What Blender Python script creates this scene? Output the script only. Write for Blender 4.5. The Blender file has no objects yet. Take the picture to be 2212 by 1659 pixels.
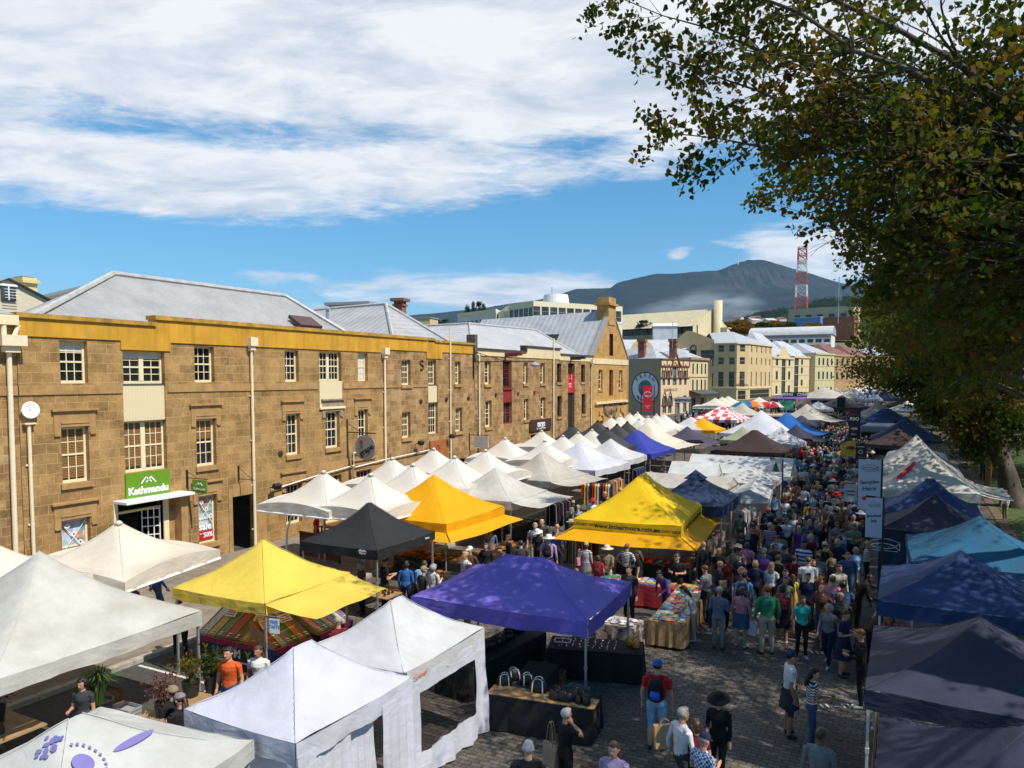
import bpy,math,random
import numpy as np
from mathutils import Vector,Matrix
random.seed(7);rng=np.random.default_rng(7)
C=bpy.context.scene.collection
PI=math.pi
R=math.radians
# ------------------------------------------------------------------ camera
# picture units: the photograph seen 2212 wide
FOC,CX,HY=1637.0,1106.0,814.0
YAW,PIT,H=math.atan(966/1850),R(3.5),7.4
CY=HY+FOC*math.tan(PIT)
FW=Vector((-math.sin(YAW)*math.cos(PIT),math.cos(YAW)*math.cos(PIT),-math.sin(PIT)))
RT=Vector((math.cos(YAW),math.sin(YAW),0))
UP=Vector((-math.sin(YAW)*math.sin(PIT),math.cos(YAW)*math.sin(PIT),math.cos(PIT)))
def zg(x,y):  # ground height
 d=math.hypot(x,y)
 z=0.0175*max(0,y-55)if y<230 else 0.0175*175
 if d>235:z+=34*min(1,(d-235)/260)**1.3
 return z
def zgs(y):return 0.0175*min(175,max(0,y-55))
def ray(x,y):return FW+RT*((x-CX)/FOC)+UP*((CY-y)/FOC)
def G(x,y,h=0.0):  # point at height h above the street
 d=ray(x,y);z=h
 for _ in range(12):
  t=(z-H)/d.z;z=0.6*z+0.4*(h+zgs(d.y*t))if t>0 else h
 t=(z-H)/d.z
 return Vector((d.x*t,d.y*t,z-h))
def D(x,dep,y=None):  # plan point at distance dep along the view axis
 lat=(x-CX)/FOC*dep
 f=Vector((-math.sin(YAW),math.cos(YAW)))
 p=Vector((f.x*dep+RT.x*lat,f.y*dep+RT.y*lat))
 return p if y is None else Vector((p.x,p.y,H+(HY-y)/FOC*dep))
cam=bpy.data.cameras.new("camera");camo=bpy.data.objects.new("camera",cam);C.objects.link(camo)
camo.location=(0,0,H)
camo.rotation_euler=Matrix((RT,UP,-FW)).transposed().to_euler()
cam.sensor_width=36;cam.lens=36*FOC/2212;cam.shift_y=(CY-829.5)/2212
cam.clip_end=30000;cam.clip_start=0.1
bpy.context.scene.camera=camo
# ------------------------------------------------------------------ materials
def nt(name):
 m=bpy.data.materials.new(name);m.use_nodes=True
 t=m.node_tree;t.nodes.clear()
 o=t.nodes.new('ShaderNodeOutputMaterial');b=t.nodes.new('ShaderNodeBsdfPrincipled')
 t.links.new(b.outputs[0],o.inputs[0])
 return m,t,b,o
def N(t,kind,**kw):
 n=t.nodes.new('ShaderNode'+kind)
 for k,v in kw.items():
  if k.startswith('_'):
   s=n.inputs[int(k[1:])]if k[1:].isdigit()else n.inputs[k[1:].replace('_',' ')]
   if hasattr(v,'is_output')or isinstance(v,bpy.types.NodeSocket):t.links.new(v,s)
   else:s.default_value=v
  else:setattr(n,k,v)
 return n
def c4(c):return(c[0],c[1],c[2],1)
def ramp(t,fac,stops):
 r=N(t,'ValToRGB',_0=fac);e=r.color_ramp.elements
 while len(e)<len(stops):e.new(0.5)
 for i,(p,c)in enumerate(stops):e[i].position=p;e[i].color=c4(c)
 return r.outputs[0]
def mixc(t,fac,a,b,mode='MIX'):
 n=t.nodes.new('ShaderNodeMix');n.data_type='RGBA';n.blend_type=mode
 for s,v in((n.inputs[0],fac),(n.inputs[6],a),(n.inputs[7],b)):
  if isinstance(v,bpy.types.NodeSocket):t.links.new(v,s)
  elif isinstance(v,(int,float)):s.default_value=v
  else:s.default_value=c4(v)
 return n.outputs[2]
def objco(t,scale=(1,1,1),obj=True,rot=(0,0,0)):
 tc=N(t,'TexCoord');mp=N(t,'Mapping',_0=tc.outputs['Object' if obj else 'Generated'])
 mp.inputs['Scale'].default_value=scale;mp.inputs['Rotation'].default_value=rot
 return mp.outputs[0]
MC={}
def mat(name,col,rough=0.6,var=0.15,scale=6,metal=0,bump=0.0,spec=0.5,trans=0.0,emit=None):
 if name in MC:return MC[name]
 m,t,b,o=nt(name)
 co=objco(t)
 n=N(t,'TexNoise',_Vector=co,_Scale=scale,_Detail=5,_Roughness=0.6)
 lo=[max(0,c*(1-var))for c in col];hi=[min(1,c*(1+var))for c in col]
 col_o=ramp(t,n.outputs[0],[(0.3,lo),(0.7,hi)])
 t.links.new(col_o,b.inputs['Base Color'])
 b.inputs['Roughness'].default_value=rough;b.inputs['Metallic'].default_value=metal
 b.inputs['Specular IOR Level'].default_value=spec
 if bump:
  bp=N(t,'Bump',_Strength=bump,_Distance=0.02,_Height=n.outputs[0]);t.links.new(bp.outputs[0],b.inputs['Normal'])
 if emit:b.inputs['Emission Color'].default_value=c4(col);b.inputs['Emission Strength'].default_value=emit
 if trans:
  tr=N(t,'BsdfTranslucent',_0=col_o);mx=N(t,'MixShader',_0=trans,_1=b.outputs[0],_2=tr.outputs[0])
  t.links.new(mx.outputs[0],o.inputs[0])
 MC[name]=m;return m
def fabric(name,col,dirt=0.25,trans=0.22,rough=0.75):
 if name in MC:return MC[name]
 m,t,b,o=nt(name)
 co=objco(t)
 n1=N(t,'TexNoise',_Vector=co,_Scale=0.9,_Detail=6,_Roughness=0.65)
 st=N(t,'TexNoise',_Vector=objco(t,(7,7,0.8)),_Scale=1.4,_Detail=5)
 dk=[c*(1-dirt)*(0.97,0.95,0.9)[i]for i,c in enumerate(col)]
 a=ramp(t,n1.outputs[0],[(0.36,dk),(0.62,col)])
 c=mixc(t,ramp(t,st.outputs[0],[(0.55,(0,0,0)),(0.8,(dirt*1.6,)*3)]),a,dk)
 t.links.new(c,b.inputs['Base Color'])
 w=N(t,'TexNoise',_Vector=objco(t,(1.1,1.1,2.5)),_Scale=2.2,_Detail=4,_Distortion=0.8)
 fi=N(t,'TexNoise',_Vector=co,_Scale=14,_Detail=3)
 ad=N(t,'Math',operation='MULTIPLY_ADD',_0=fi.outputs[0],_1=0.12,_2=w.outputs[0])
 bp=N(t,'Bump',_Strength=0.35,_Distance=0.06,_Height=ad.outputs[0]);t.links.new(bp.outputs[0],b.inputs['Normal'])
 b.inputs['Roughness'].default_value=rough;b.inputs['Specular IOR Level'].default_value=0.3
 tr=N(t,'BsdfTranslucent',_0=c);mx=N(t,'MixShader',_0=trans,_1=b.outputs[0],_2=tr.outputs[0])
 t.links.new(mx.outputs[0],o.inputs[0])
 MC[name]=m;return m
def stone(name,cols,mortar,bw=0.85,bh=0.34,stain=0.5,rough=0.85,msize=0.012):
 """coursed ashlar laid along object Y / Z (and X / Z on returns)"""
 m,t,b,o=nt(name)
 tc=N(t,'TexCoord');sp=N(t,'SeparateXYZ',_0=tc.outputs['Object'])
 s=N(t,'Math',operation='ADD',_0=sp.outputs[0],_1=sp.outputs[1])
 wn=N(t,'TexNoise',_Vector=tc.outputs['Object'],_Scale=1.3,_Detail=2)
 zz=N(t,'Math',operation='MULTIPLY_ADD',_0=wn.outputs[0],_1=0.10,_2=sp.outputs[2])
 v=N(t,'CombineXYZ',_0=s.outputs[0],_1=zz.outputs[0],_2=0.0)
 br=N(t,'TexBrick',_Vector=v.outputs[0],_Color1=(0,0,0,1),_Color2=(1,1,1,1),_Mortar=(0.5,0.5,0.5,1),
 _Scale=1.0,_Mortar_Size=msize,_Mortar_Smooth=0.3,_Bias=0.0,_Brick_Width=bw,_Row_Height=bh)
 br.offset_frequency=2;br.squash=0.62;br.squash_frequency=3
 base=ramp(t,br.outputs[0],[(0.0,cols[0]),(0.3,cols[1]),(0.55,cols[2]),(0.8,cols[1]),(1.0,cols[3])])
 n=N(t,'TexNoise',_Vector=tc.outputs['Object'],_Scale=1.1,_Detail=8,_Roughness=0.7)
 n2=N(t,'TexNoise',_Vector=tc.outputs['Object'],_Scale=9,_Detail=6,_Roughness=0.7)
 g=ramp(t,n.outputs[0],[(0.33,(1-stain,)*3),(0.6,(1.06,)*3)])
 g2=ramp(t,n2.outputs[0],[(0.3,(0.74,)*3),(0.7,(1.12,)*3)])
 c=mixc(t,1.0,mixc(t,1.0,base,g,'MULTIPLY'),g2,'MULTIPLY')
 c=mixc(t,br.outputs[1],c,mortar)
 t.links.new(c,b.inputs['Base Color']);b.inputs['Roughness'].default_value=rough
 hh=N(t,'Math',operation='MULTIPLY_ADD',_0=br.outputs[1],_1=-0.8,_2=n2.outputs[0])
 bp=N(t,'Bump',_Strength=0.45,_Distance=0.03,_Height=hh.outputs[0]);t.links.new(bp.outputs[0],b.inputs['Normal'])
 MC[name]=m;return m
def render_wall(name,col,stain=0.25):
 """painted render with cracks and streaks"""
 m,t,b,o=nt(name)
 n=N(t,'TexNoise',_Vector=objco(t,(1,1,0.6)),_Scale=0.8,_Detail=8,_Roughness=0.7)
 s=N(t,'TexNoise',_Vector=objco(t,(3,3,0.25)),_Scale=1.5,_Detail=5)
 c=mixc(t,1.0,c4(col)[:3],ramp(t,n.outputs[0],[(0.35,(1-stain,)*3),(0.62,(1.04,)*3)]),'MULTIPLY')
 c=mixc(t,1.0,c,ramp(t,s.outputs[0],[(0.3,(1-stain*0.8,)*3),(0.5,(1.0,)*3)]),'MULTIPLY')
 t.links.new(c,b.inputs['Base Color']);b.inputs['Roughness'].default_value=0.8
 bp=N(t,'Bump',_Strength=0.2,_Distance=0.02,_Height=n.outputs[0]);t.links.new(bp.outputs[0],b.inputs['Normal'])
 MC[name]=m;return m
def sheet(name,col,axis='x',pitch=0.09,rust=0.15,rough=0.45,spec=0.5):
 """corrugated or ribbed metal roof"""
 m,t,b,o=nt(name)
 tc=N(t,'TexCoord');sp=N(t,'SeparateXYZ',_0=tc.outputs['Object'])
 src=sp.outputs['xyz'.index(axis)]
 w=N(t,'Math',operation='SINE',_0=N(t,'Math',operation='MULTIPLY',_0=src,_1=2*PI/pitch).outputs[0])
 n=N(t,'TexNoise',_Vector=tc.outputs['Object'],_Scale=0.7,_Detail=9,_Roughness=0.75)
 n2=N(t,'TexNoise',_Vector=tc.outputs['Object'],_Scale=7,_Detail=6,_Roughness=0.8)
 c=mixc(t,1.0,c4(col)[:3],ramp(t,n.outputs[0],[(0.3,(0.72,)*3),(0.6,(1.05,)*3)]),'MULTIPLY')
 c=mixc(t,ramp(t,n2.outputs[0],[(0.6,(0,0,0)),(0.85,(rust*2,)*3)]),c,(0.25,0.17,0.12))
 c=mixc(t,1.0,c,ramp(t,w.outputs[0],[(0.0,(0.86,)*3),(0.5,(1.0,)*3)]),'MULTIPLY')
 t.links.new(c,b.inputs['Base Color']);b.inputs['Roughness'].default_value=rough;b.inputs['Specular IOR Level'].default_value=spec
 bp=N(t,'Bump',_Strength=0.5,_Distance=0.02,_Height=w.outputs[0]);t.links.new(bp.outputs[0],b.inputs['Normal'])
 MC[name]=m;return m
def striped(name,a,b_,pitch=0.1,axis=2,duty=0.5,rough=0.8):
 if name in MC:return MC[name]
 m,t,b,o=nt(name)
 tc=N(t,'TexCoord');sp=N(t,'SeparateXYZ',_0=tc.outputs['Object'])
 f=N(t,'Math',operation='FRACT',_0=N(t,'Math',operation='DIVIDE',_0=sp.outputs[axis],_1=pitch).outputs[0])
 g=N(t,'Math',operation='GREATER_THAN',_0=f.outputs[0],_1=duty)
 t.links.new(mixc(t,g.outputs[0],a,b_),b.inputs['Base Color']);b.inputs['Roughness'].default_value=rough
 MC[name]=m;return m
def spotted(name,a,b_,scale=30,thr=0.55,rough=0.8):
 if name in MC:return MC[name]
 m,t,b,o=nt(name)
 n=N(t,'TexVoronoi',_Vector=objco(t),_Scale=scale)
 n2=N(t,'TexNoise',_Vector=objco(t),_Scale=scale*0.5,_Detail=3)
 c=ramp(t,n2.outputs[0],[(thr-0.03,a),(thr+0.03,b_)])
 c=mixc(t,ramp(t,n.outputs[0],[(0.2,(0.5,)*3),(0.3,(0,0,0))]),c,b_)
 t.links.new(c,b.inputs['Base Color']);b.inputs['Roughness'].default_value=rough
 MC[name]=m;return m
def gingham(name,a,b_,pitch=0.06):
 if name in MC:return MC[name]
 m,t,b,o=nt(name)
 ck=N(t,'TexChecker',_Vector=objco(t),_Color1=c4(a),_Color2=c4(b_),_Scale=1/pitch)
 t.links.new(ck.outputs[0],b.inputs['Base Color']);b.inputs['Roughness'].default_value=0.8
 MC[name]=m;return m
def glassm(name,col=(0.012,0.014,0.018),rough=0.08):
 if name in MC:return MC[name]
 m,t,b,o=nt(name)
 n=N(t,'TexNoise',_Vector=objco(t),_Scale=0.8,_Detail=2)
 t.links.new(ramp(t,n.outputs[0],[(0.35,[c*0.5 for c in col]),(0.65,[c*1.7 for c in col])]),b.inputs['Base Color'])
 b.inputs['Roughness'].default_value=rough
 bp=N(t,'Bump',_Strength=0.15,_Distance=0.01,_Height=n.outputs[0]);t.links.new(bp.outputs[0],b.inputs['Normal'])
 MC[name]=m;return m
# ------------------------------------------------------------------ mesh building
class MB:
 def __init__(s,off=(0,0,0)):s.v=[];s.f=[];s.m=[];s.off=Vector(off)
 def add(s,vs,fs,mi=0):
  b=len(s.v);s.v+=[tuple(Vector(p)-s.off)for p in vs]
  s.f+=[tuple(i+b for i in f)for f in fs];s.m+=[mi]*len(fs)
 def box(s,c,d,mi=0,rz=0,mtx=None):
  hx,hy,hz=d[0]/2,d[1]/2,d[2]/2
  vs=[Vector((x,y,z))for x in(-hx,hx)for y in(-hy,hy)for z in(-hz,hz)]
  if mtx is not None:vs=[mtx@v for v in vs]
  if rz:r=Matrix.Rotation(rz,3,'Z');vs=[r@v for v in vs]
  s.add([v+Vector(c)for v in vs],[(0,1,3,2),(4,6,7,5),(0,4,5,1),(2,3,7,6),(0,2,6,4),(1,5,7,3)],mi)
 def bb(s,x0,x1,y0,y1,z0,z1,mi=0):s.box(((x0+x1)/2,(y0+y1)/2,(z0+z1)/2),(abs(x1-x0),abs(y1-y0),abs(z1-z0)),mi)
 def quad(s,a,b,c,d,mi=0):s.add([a,b,c,d],[(0,1,2,3)],mi)
 def poly(s,pts,mi=0):s.add(pts,[tuple(range(len(pts)))],mi)
 def tube(s,pts,rad,n=8,mi=0,cap=True):
  pts=[Vector(p)for p in pts];k=len(pts)
  if not hasattr(rad,'__len__'):rad=[rad]*k
  rings=[];up=None
  for i,p in enumerate(pts):
   d=(pts[min(i+1,k-1)]-pts[max(i-1,0)]).normalized()
   if up is None:up=d.orthogonal().normalized()
   up=(up-d*up.dot(d));up=up.normalized()if up.length>1e-6 else d.orthogonal().normalized()
   w=d.cross(up)
   rings+=[p+(up*math.cos(2*PI*j/n)+w*math.sin(2*PI*j/n))*rad[i]for j in range(n)]
  fs=[(i*n+j,i*n+(j+1)%n,(i+1)*n+(j+1)%n,(i+1)*n+j)for i in range(k-1)for j in range(n)]
  if cap:fs+=[tuple(range(n))[::-1],tuple((k-1)*n+j for j in range(n))]
  s.add(rings,fs,mi)
 def lathe(s,prof,c=(0,0,0),n=16,mi=0,sx=1,sy=1):
  vs=[Vector((c[0]+r*sx*math.cos(2*PI*j/n),c[1]+r*sy*math.sin(2*PI*j/n),c[2]+z))for r,z in prof for j in range(n)]
  k=len(prof)
  fs=[(i*n+j,i*n+(j+1)%n,(i+1)*n+(j+1)%n,(i+1)*n+j)for i in range(k-1)for j in range(n)]
  fs+=[tuple(range(n))[::-1],tuple((k-1)*n+j for j in range(n))]
  s.add(vs,fs,mi)
 def grid(s,fn,nu,nv,mi=0):
  vs=[fn(i/nu,j/nv)for i in range(nu+1)for j in range(nv+1)]
  s.add(vs,[(i*(nv+1)+j,(i+1)*(nv+1)+j,(i+1)*(nv+1)+j+1,i*(nv+1)+j+1)for i in range(nu)for j in range(nv)],mi)
 def prism(s,pts,z0,z1,mi=0):  # plan polygon, vertical walls
  n=len(pts)
  s.add([(p[0],p[1],z0)for p in pts]+[(p[0],p[1],z1)for p in pts],
  [(i,(i+1)%n,n+(i+1)%n,n+i)for i in range(n)]+[tuple(range(n))[::-1],tuple(range(n,2*n))],mi)
 def mesh(s,name,mats,smooth=False):
  me=bpy.data.meshes.new(name);me.from_pydata(s.v,[],s.f)
  for m in(mats if isinstance(mats,(list,tuple))else[mats]):me.materials.append(m)
  me.polygons.foreach_set('material_index',s.m)
  if smooth:me.polygons.foreach_set('use_smooth',[True]*len(s.f))
  me.update();return me
 def build(s,name,mats,parent=None,smooth=False,bevel=0,**kw):
  return link(name,s.mesh(name,mats,smooth),parent,bevel=bevel,**kw)
def link(name,me,parent=None,loc=(0,0,0),rot=(0,0,0),bevel=0,**tags):
 o=bpy.data.objects.new(name,me);C.objects.link(o);o.parent=parent;o.location=loc;o.rotation_euler=rot
 if bevel:
  b=o.modifiers.new('bevel','BEVEL');b.width=bevel;b.segments=2;b.limit_method='ANGLE'
 return tag(o,**tags)
def tag(o,label=None,cat=None,group=None,kind=None):
 if label:o['label']=label
 if cat:o['category']=cat
 if group:o['group']=group
 if kind:o['kind']=kind
 return o
def thing(name,label,cat,loc=(0,0,0),rz=0,group=None):
 o=bpy.data.objects.new(name,None);C.objects.link(o);o.location=loc;o.rotation_euler=(0,0,rz)
 o.empty_display_size=0.2
 return tag(o,label,cat,group)
def copy_tree(o,parent=None):
 c=o.copy();C.objects.link(c)
 if parent:c.parent=parent
 for ch in list(o.children):copy_tree(ch,c)
 return c
_fonts={}
def text(parent,name,s,size,mtx,m,ext=0.004,bold=0.0,shear=0,align='CENTER',sx=1.0):
 cu=bpy.data.curves.new(name,'FONT');cu.body=s;cu.size=size;cu.extrude=ext;cu.offset=bold
 cu.align_x=align;cu.align_y='CENTER';cu.shear=shear;cu.resolution_u=3
 t=bpy.data.objects.new(name,cu);C.objects.link(t)
 me=bpy.data.meshes.new_from_object(t.evaluated_get(bpy.context.evaluated_depsgraph_get()))
 bpy.data.objects.remove(t);bpy.data.curves.remove(cu)
 me.materials.clear();me.materials.append(m)
 me.transform(mtx@Matrix.Diagonal((sx,1,1,1)))
 o=bpy.data.objects.new(name,me);C.objects.link(o);o.parent=parent
 return o
def frame_mtx(org,u,v):  # text plane: u = reading direction, v = up
 u=Vector(u).normalized();v=Vector(v).normalized();w=u.cross(v)
 m=Matrix((u,v,w)).transposed().to_4x4();m.translation=Vector(org);return m
# ------------------------------------------------------------------ light and sky
sc=bpy.context.scene
SUN_AZ,SUN_EL=R(-9),R(53)  # azimuth measured from +x towards +y
sdir=Vector((math.cos(SUN_EL)*math.cos(SUN_AZ),math.cos(SUN_EL)*math.sin(SUN_AZ),math.sin(SUN_EL)))
sl=bpy.data.lights.new("sun",'SUN');sl.energy=5.0;sl.angle=R(0.5);sl.color=(1.0,0.93,0.82)
so=bpy.data.objects.new("sun",sl);C.objects.link(so);so.rotation_euler=(-sdir).to_track_quat('-Z','Y').to_euler();so.location=(60,20,60)
w=bpy.data.worlds.new("World");sc.world=w;w.use_nodes=True
t=w.node_tree;t.nodes.clear()
out=t.nodes.new('ShaderNodeOutputWorld');bg=t.nodes.new('ShaderNodeBackground')
bg.inputs[1].default_value=0.10
t.links.new(bg.outputs[0],out.inputs[0])
sky=t.nodes.new('ShaderNodeTexSky');sky.sky_type='NISHITA';sky.sun_disc=False
sky.sun_elevation=SUN_EL;sky.sun_rotation=math.atan2(sdir.x,sdir.y);sky.altitude=50;sky.air_density=1.0;sky.dust_density=0.25;sky.ozone_density=3.0
tc=N(t,'TexCoord');nrm=N(t,'VectorMath',operation='NORMALIZE',_0=tc.outputs['Generated'])
dirv=nrm.outputs[0]
def dotw(v):return N(t,'VectorMath',operation='DOT_PRODUCT',_0=dirv,_1=v).outputs['Value']
def mth(op,a,b=0.0,c=0.0,clamp=False):
 n=N(t,'Math',operation=op,_0=a,_1=b,_2=c);n.use_clamp=clamp;return n.outputs[0]
elev=N(t,'SeparateXYZ',_0=dirv).outputs[2]
rt=dotw(tuple(RT));fw=dotw((-math.sin(YAW),math.cos(YAW),0))
# cloud deck coordinates on a high plane
den=mth('ADD',mth('MAXIMUM',elev,0.0),0.12)
cu_=mth('DIVIDE',rt,den);cv=mth('DIVIDE',fw,den)
pl=N(t,'CombineXYZ',_0=cu_,_1=cv,_2=0.0).outputs[0]
def noise(scale,detail,rough,rot=0,sc3=(1,1,1),dist=0,loc=(0,0,0),src=None):
 mp=N(t,'Mapping',_0=src or pl);mp.inputs['Scale'].default_value=sc3;mp.inputs['Rotation'].default_value=(0,0,rot);mp.inputs['Location'].default_value=loc
 return N(t,'TexNoise',_Vector=mp.outputs[0],_Scale=scale,_Detail=detail,_Roughness=rough,_Distortion=dist).outputs[0]
nA=noise(0.50,3,0.5,R(-25),(0.7,1.2,1),0.3,(3.1,1.7,0))
nB=noise(1.7,12,0.60,R(-30),(0.75,1.35,1),0.5,(0.4,5.2,0))
nC=noise(7.0,10,0.65,R(-20),(0.85,1.2,1),0.4)
nD=noise(22.0,8,0.65,R(-35),(0.7,1.4,1),0.3)
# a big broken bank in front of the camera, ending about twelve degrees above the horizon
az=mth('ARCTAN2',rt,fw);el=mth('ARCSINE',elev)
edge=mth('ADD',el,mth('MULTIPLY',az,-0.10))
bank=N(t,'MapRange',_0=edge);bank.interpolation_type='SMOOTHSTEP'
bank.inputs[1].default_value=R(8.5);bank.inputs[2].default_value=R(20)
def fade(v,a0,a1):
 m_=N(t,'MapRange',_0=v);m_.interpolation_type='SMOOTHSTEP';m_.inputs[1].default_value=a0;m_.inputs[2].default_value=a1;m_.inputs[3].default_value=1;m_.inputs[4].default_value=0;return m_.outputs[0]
region=mth('MULTIPLY',fade(mth('ABSOLUTE',az),R(50),R(120)),fade(el,R(50),R(85)))  # bank faded out in the unseen sky, shaped to lower the ambient light
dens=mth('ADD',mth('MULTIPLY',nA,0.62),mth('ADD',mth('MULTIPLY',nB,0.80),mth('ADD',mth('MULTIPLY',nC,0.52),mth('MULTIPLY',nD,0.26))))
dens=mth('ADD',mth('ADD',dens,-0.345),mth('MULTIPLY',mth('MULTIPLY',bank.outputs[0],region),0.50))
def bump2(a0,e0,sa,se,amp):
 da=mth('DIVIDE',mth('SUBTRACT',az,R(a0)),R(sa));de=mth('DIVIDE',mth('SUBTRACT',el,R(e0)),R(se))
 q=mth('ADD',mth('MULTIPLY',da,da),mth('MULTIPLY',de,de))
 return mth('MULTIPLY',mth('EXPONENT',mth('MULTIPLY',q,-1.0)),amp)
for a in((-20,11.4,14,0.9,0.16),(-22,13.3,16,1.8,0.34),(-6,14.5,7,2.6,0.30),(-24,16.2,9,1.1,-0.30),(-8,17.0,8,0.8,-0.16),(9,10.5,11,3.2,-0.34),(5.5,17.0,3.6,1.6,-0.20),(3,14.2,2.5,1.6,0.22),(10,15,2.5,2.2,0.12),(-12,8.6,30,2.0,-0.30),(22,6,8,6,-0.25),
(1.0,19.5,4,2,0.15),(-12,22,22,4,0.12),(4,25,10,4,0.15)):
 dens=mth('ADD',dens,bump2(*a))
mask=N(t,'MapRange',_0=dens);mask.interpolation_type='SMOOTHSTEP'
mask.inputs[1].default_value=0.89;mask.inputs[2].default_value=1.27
# low distant streaks and small cumulus just above the hills
lowp=N(t,'CombineXYZ',_0=mth('MULTIPLY',az,5.0),_1=mth('MULTIPLY',el,22.0),_2=0.0).outputs[0]
nL=noise(1.25,8,0.6,0,(1,1,1),0.5,(2.3,0.9,0),lowp)
low=nL
for a in((-2,6.2,13,1.5,0.42),(-17,7.3,3.5,0.5,0.25),(5.5,5.3,10,1.0,0.34),(21.5,8.0,5.0,3.0,0.50),(12.3,8.8,0.9,0.45,0.4),(-20,3,12,2,0.1)):
 low=mth('ADD',low,bump2(*a))
lm=N(t,'MapRange',_0=low);lm.interpolation_type='SMOOTHSTEP';lm.inputs[1].default_value=0.62;lm.inputs[2].default_value=0.90
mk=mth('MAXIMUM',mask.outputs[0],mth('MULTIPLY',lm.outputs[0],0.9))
shade=N(t,'MapRange',_0=noise(3.2,12,0.62,R(-30),(0.8,1.25,1),0.4,(1.2,0.1,0)));shade.inputs[1].default_value=0.37;shade.inputs[2].default_value=0.58
ccol=mixc(t,shade.outputs[0],(5.6,6.2,7.1),(8.8,8.85,8.95))
tint=mixc(t,N(t,'MapRange',_0=el,_1=R(3),_2=R(16)).outputs[0],(0.66,0.98,1.14),(0.54,1.12,1.27))
skyc=mixc(t,1.0,sky.outputs[0],tint,'MULTIPLY')
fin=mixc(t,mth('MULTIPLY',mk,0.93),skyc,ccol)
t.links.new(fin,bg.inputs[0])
sc.view_settings.view_transform='Standard';sc.view_settings.look='None';sc.view_settings.gamma=1;sc.view_settings.use_curve_mapping=False
sc.view_settings.exposure=0.2
sc.cycles.use_denoising=True
sc.cycles.max_bounces=6;sc.cycles.transparent_max_bounces=8;sc.cycles.volume_bounces=0
sc.cycles.use_adaptive_sampling=True;sc.cycles.adaptive_threshold=0.02
# ------------------------------------------------------------------ ground
def pavers():
 m,t,b,o=nt("interlocking_pavers")
 tc=N(t,'TexCoord');
 wv=N(t,'TexNoise',_Vector=tc.outputs['Object'],_Scale=4.0,_Detail=1)
 d=N(t,'VectorMath',operation='MULTIPLY_ADD',_0=wv.outputs[1],_1=(0.05,0.05,0),_2=tc.outputs['Object'])
 vo=N(t,'TexBrick',_Vector=d.outputs[0],_Color1=(0.1,0.1,0.1,1),_Color2=(1,1,1,1),_Mortar=(0,0,0,1),_Scale=1.0,
 _Mortar_Size=0.012,_Mortar_Smooth=0.4,_Brick_Width=0.24,_Row_Height=0.13)
 n=N(t,'TexNoise',_Vector=tc.outputs['Object'],_Scale=0.35,_Detail=8,_Roughness=0.7)
 n2=N(t,'TexNoise',_Vector=tc.outputs['Object'],_Scale=12,_Detail=5)
 base=ramp(t,vo.outputs[0],[(0.0,(0.105,0.088,0.070)),(0.5,(0.135,0.115,0.092)),(1.0,(0.175,0.15,0.12))])
 c=mixc(t,1.0,base,ramp(t,n.outputs[0],[(0.36,(0.48,)*3),(0.62,(1.15,)*3)]),'MULTIPLY')
 c=mixc(t,1.0,c,ramp(t,n2.outputs[0],[(0.3,(0.8,)*3),(0.7,(1.1,)*3)]),'MULTIPLY')
 c=mixc(t,vo.outputs[1],c,(0.028,0.024,0.02))
 t.links.new(c,b.inputs['Base Color']);b.inputs['Roughness'].default_value=0.85
 hh=N(t,'Math',operation='SUBTRACT',_0=n2.outputs[0],_1=vo.outputs[1])
 bp=N(t,'Bump',_Strength=0.6,_Distance=0.02,_Height=hh.outputs[0]);t.links.new(bp.outputs[0],b.inputs['Normal'])
 return m
ground_m=mat("far_ground",(0.10,0.11,0.05),0.95,0.35,0.05)
paver_m=pavers()
path_m=mat("pavement_slabs",(0.20,0.17,0.135),0.85,0.25,3,bump=0.3)
asph=mat("asphalt",(0.055,0.053,0.05),0.9,0.3,8,bump=0.4)
kerb_m=mat("kerb_stone",(0.34,0.31,0.27),0.85,0.25,5)
line_m=mat("road_paint",(0.55,0.54,0.5),0.7,0.25,9)
def lawnm():
 m,t,b,o=nt("lawn_grass")
 n=N(t,'TexNoise',_Vector=objco(t),_Scale=0.5,_Detail=10,_Roughness=0.75)
 n2=N(t,'TexNoise',_Vector=objco(t),_Scale=40,_Detail=3)
 c=ramp(t,n.outputs[0],[(0.3,(0.035,0.055,0.012)),(0.5,(0.07,0.11,0.02)),(0.68,(0.12,0.13,0.03)),(0.8,(0.13,0.09,0.04))])
 c=mixc(t,1.0,c,ramp(t,n2.outputs[0],[(0.3,(0.6,)*3),(0.7,(1.2,)*3)]),'MULTIPLY')
 t.links.new(c,b.inputs['Base Color']);b.inputs['Roughness'].default_value=0.95
 bp=N(t,'Bump',_Strength=0.8,_Distance=0.04,_Height=n2.outputs[0]);t.links.new(bp.outputs[0],b.inputs['Normal'])
 return m
lawn_m=lawnm()
def sheetmb(x0,x1,ys,dz,n=1):
 b=MB()
 for y0,y1 in zip(ys[:-1],ys[1:]):
  b.quad((x0,y0,zgs(y0)+dz),(x1,y0,zgs(y0)+dz),(x1,y1,zgs(y1)+dz),(x0,y1,zgs(y1)+dz))
 return b
ys=[-30,55,100,150,230]
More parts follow.
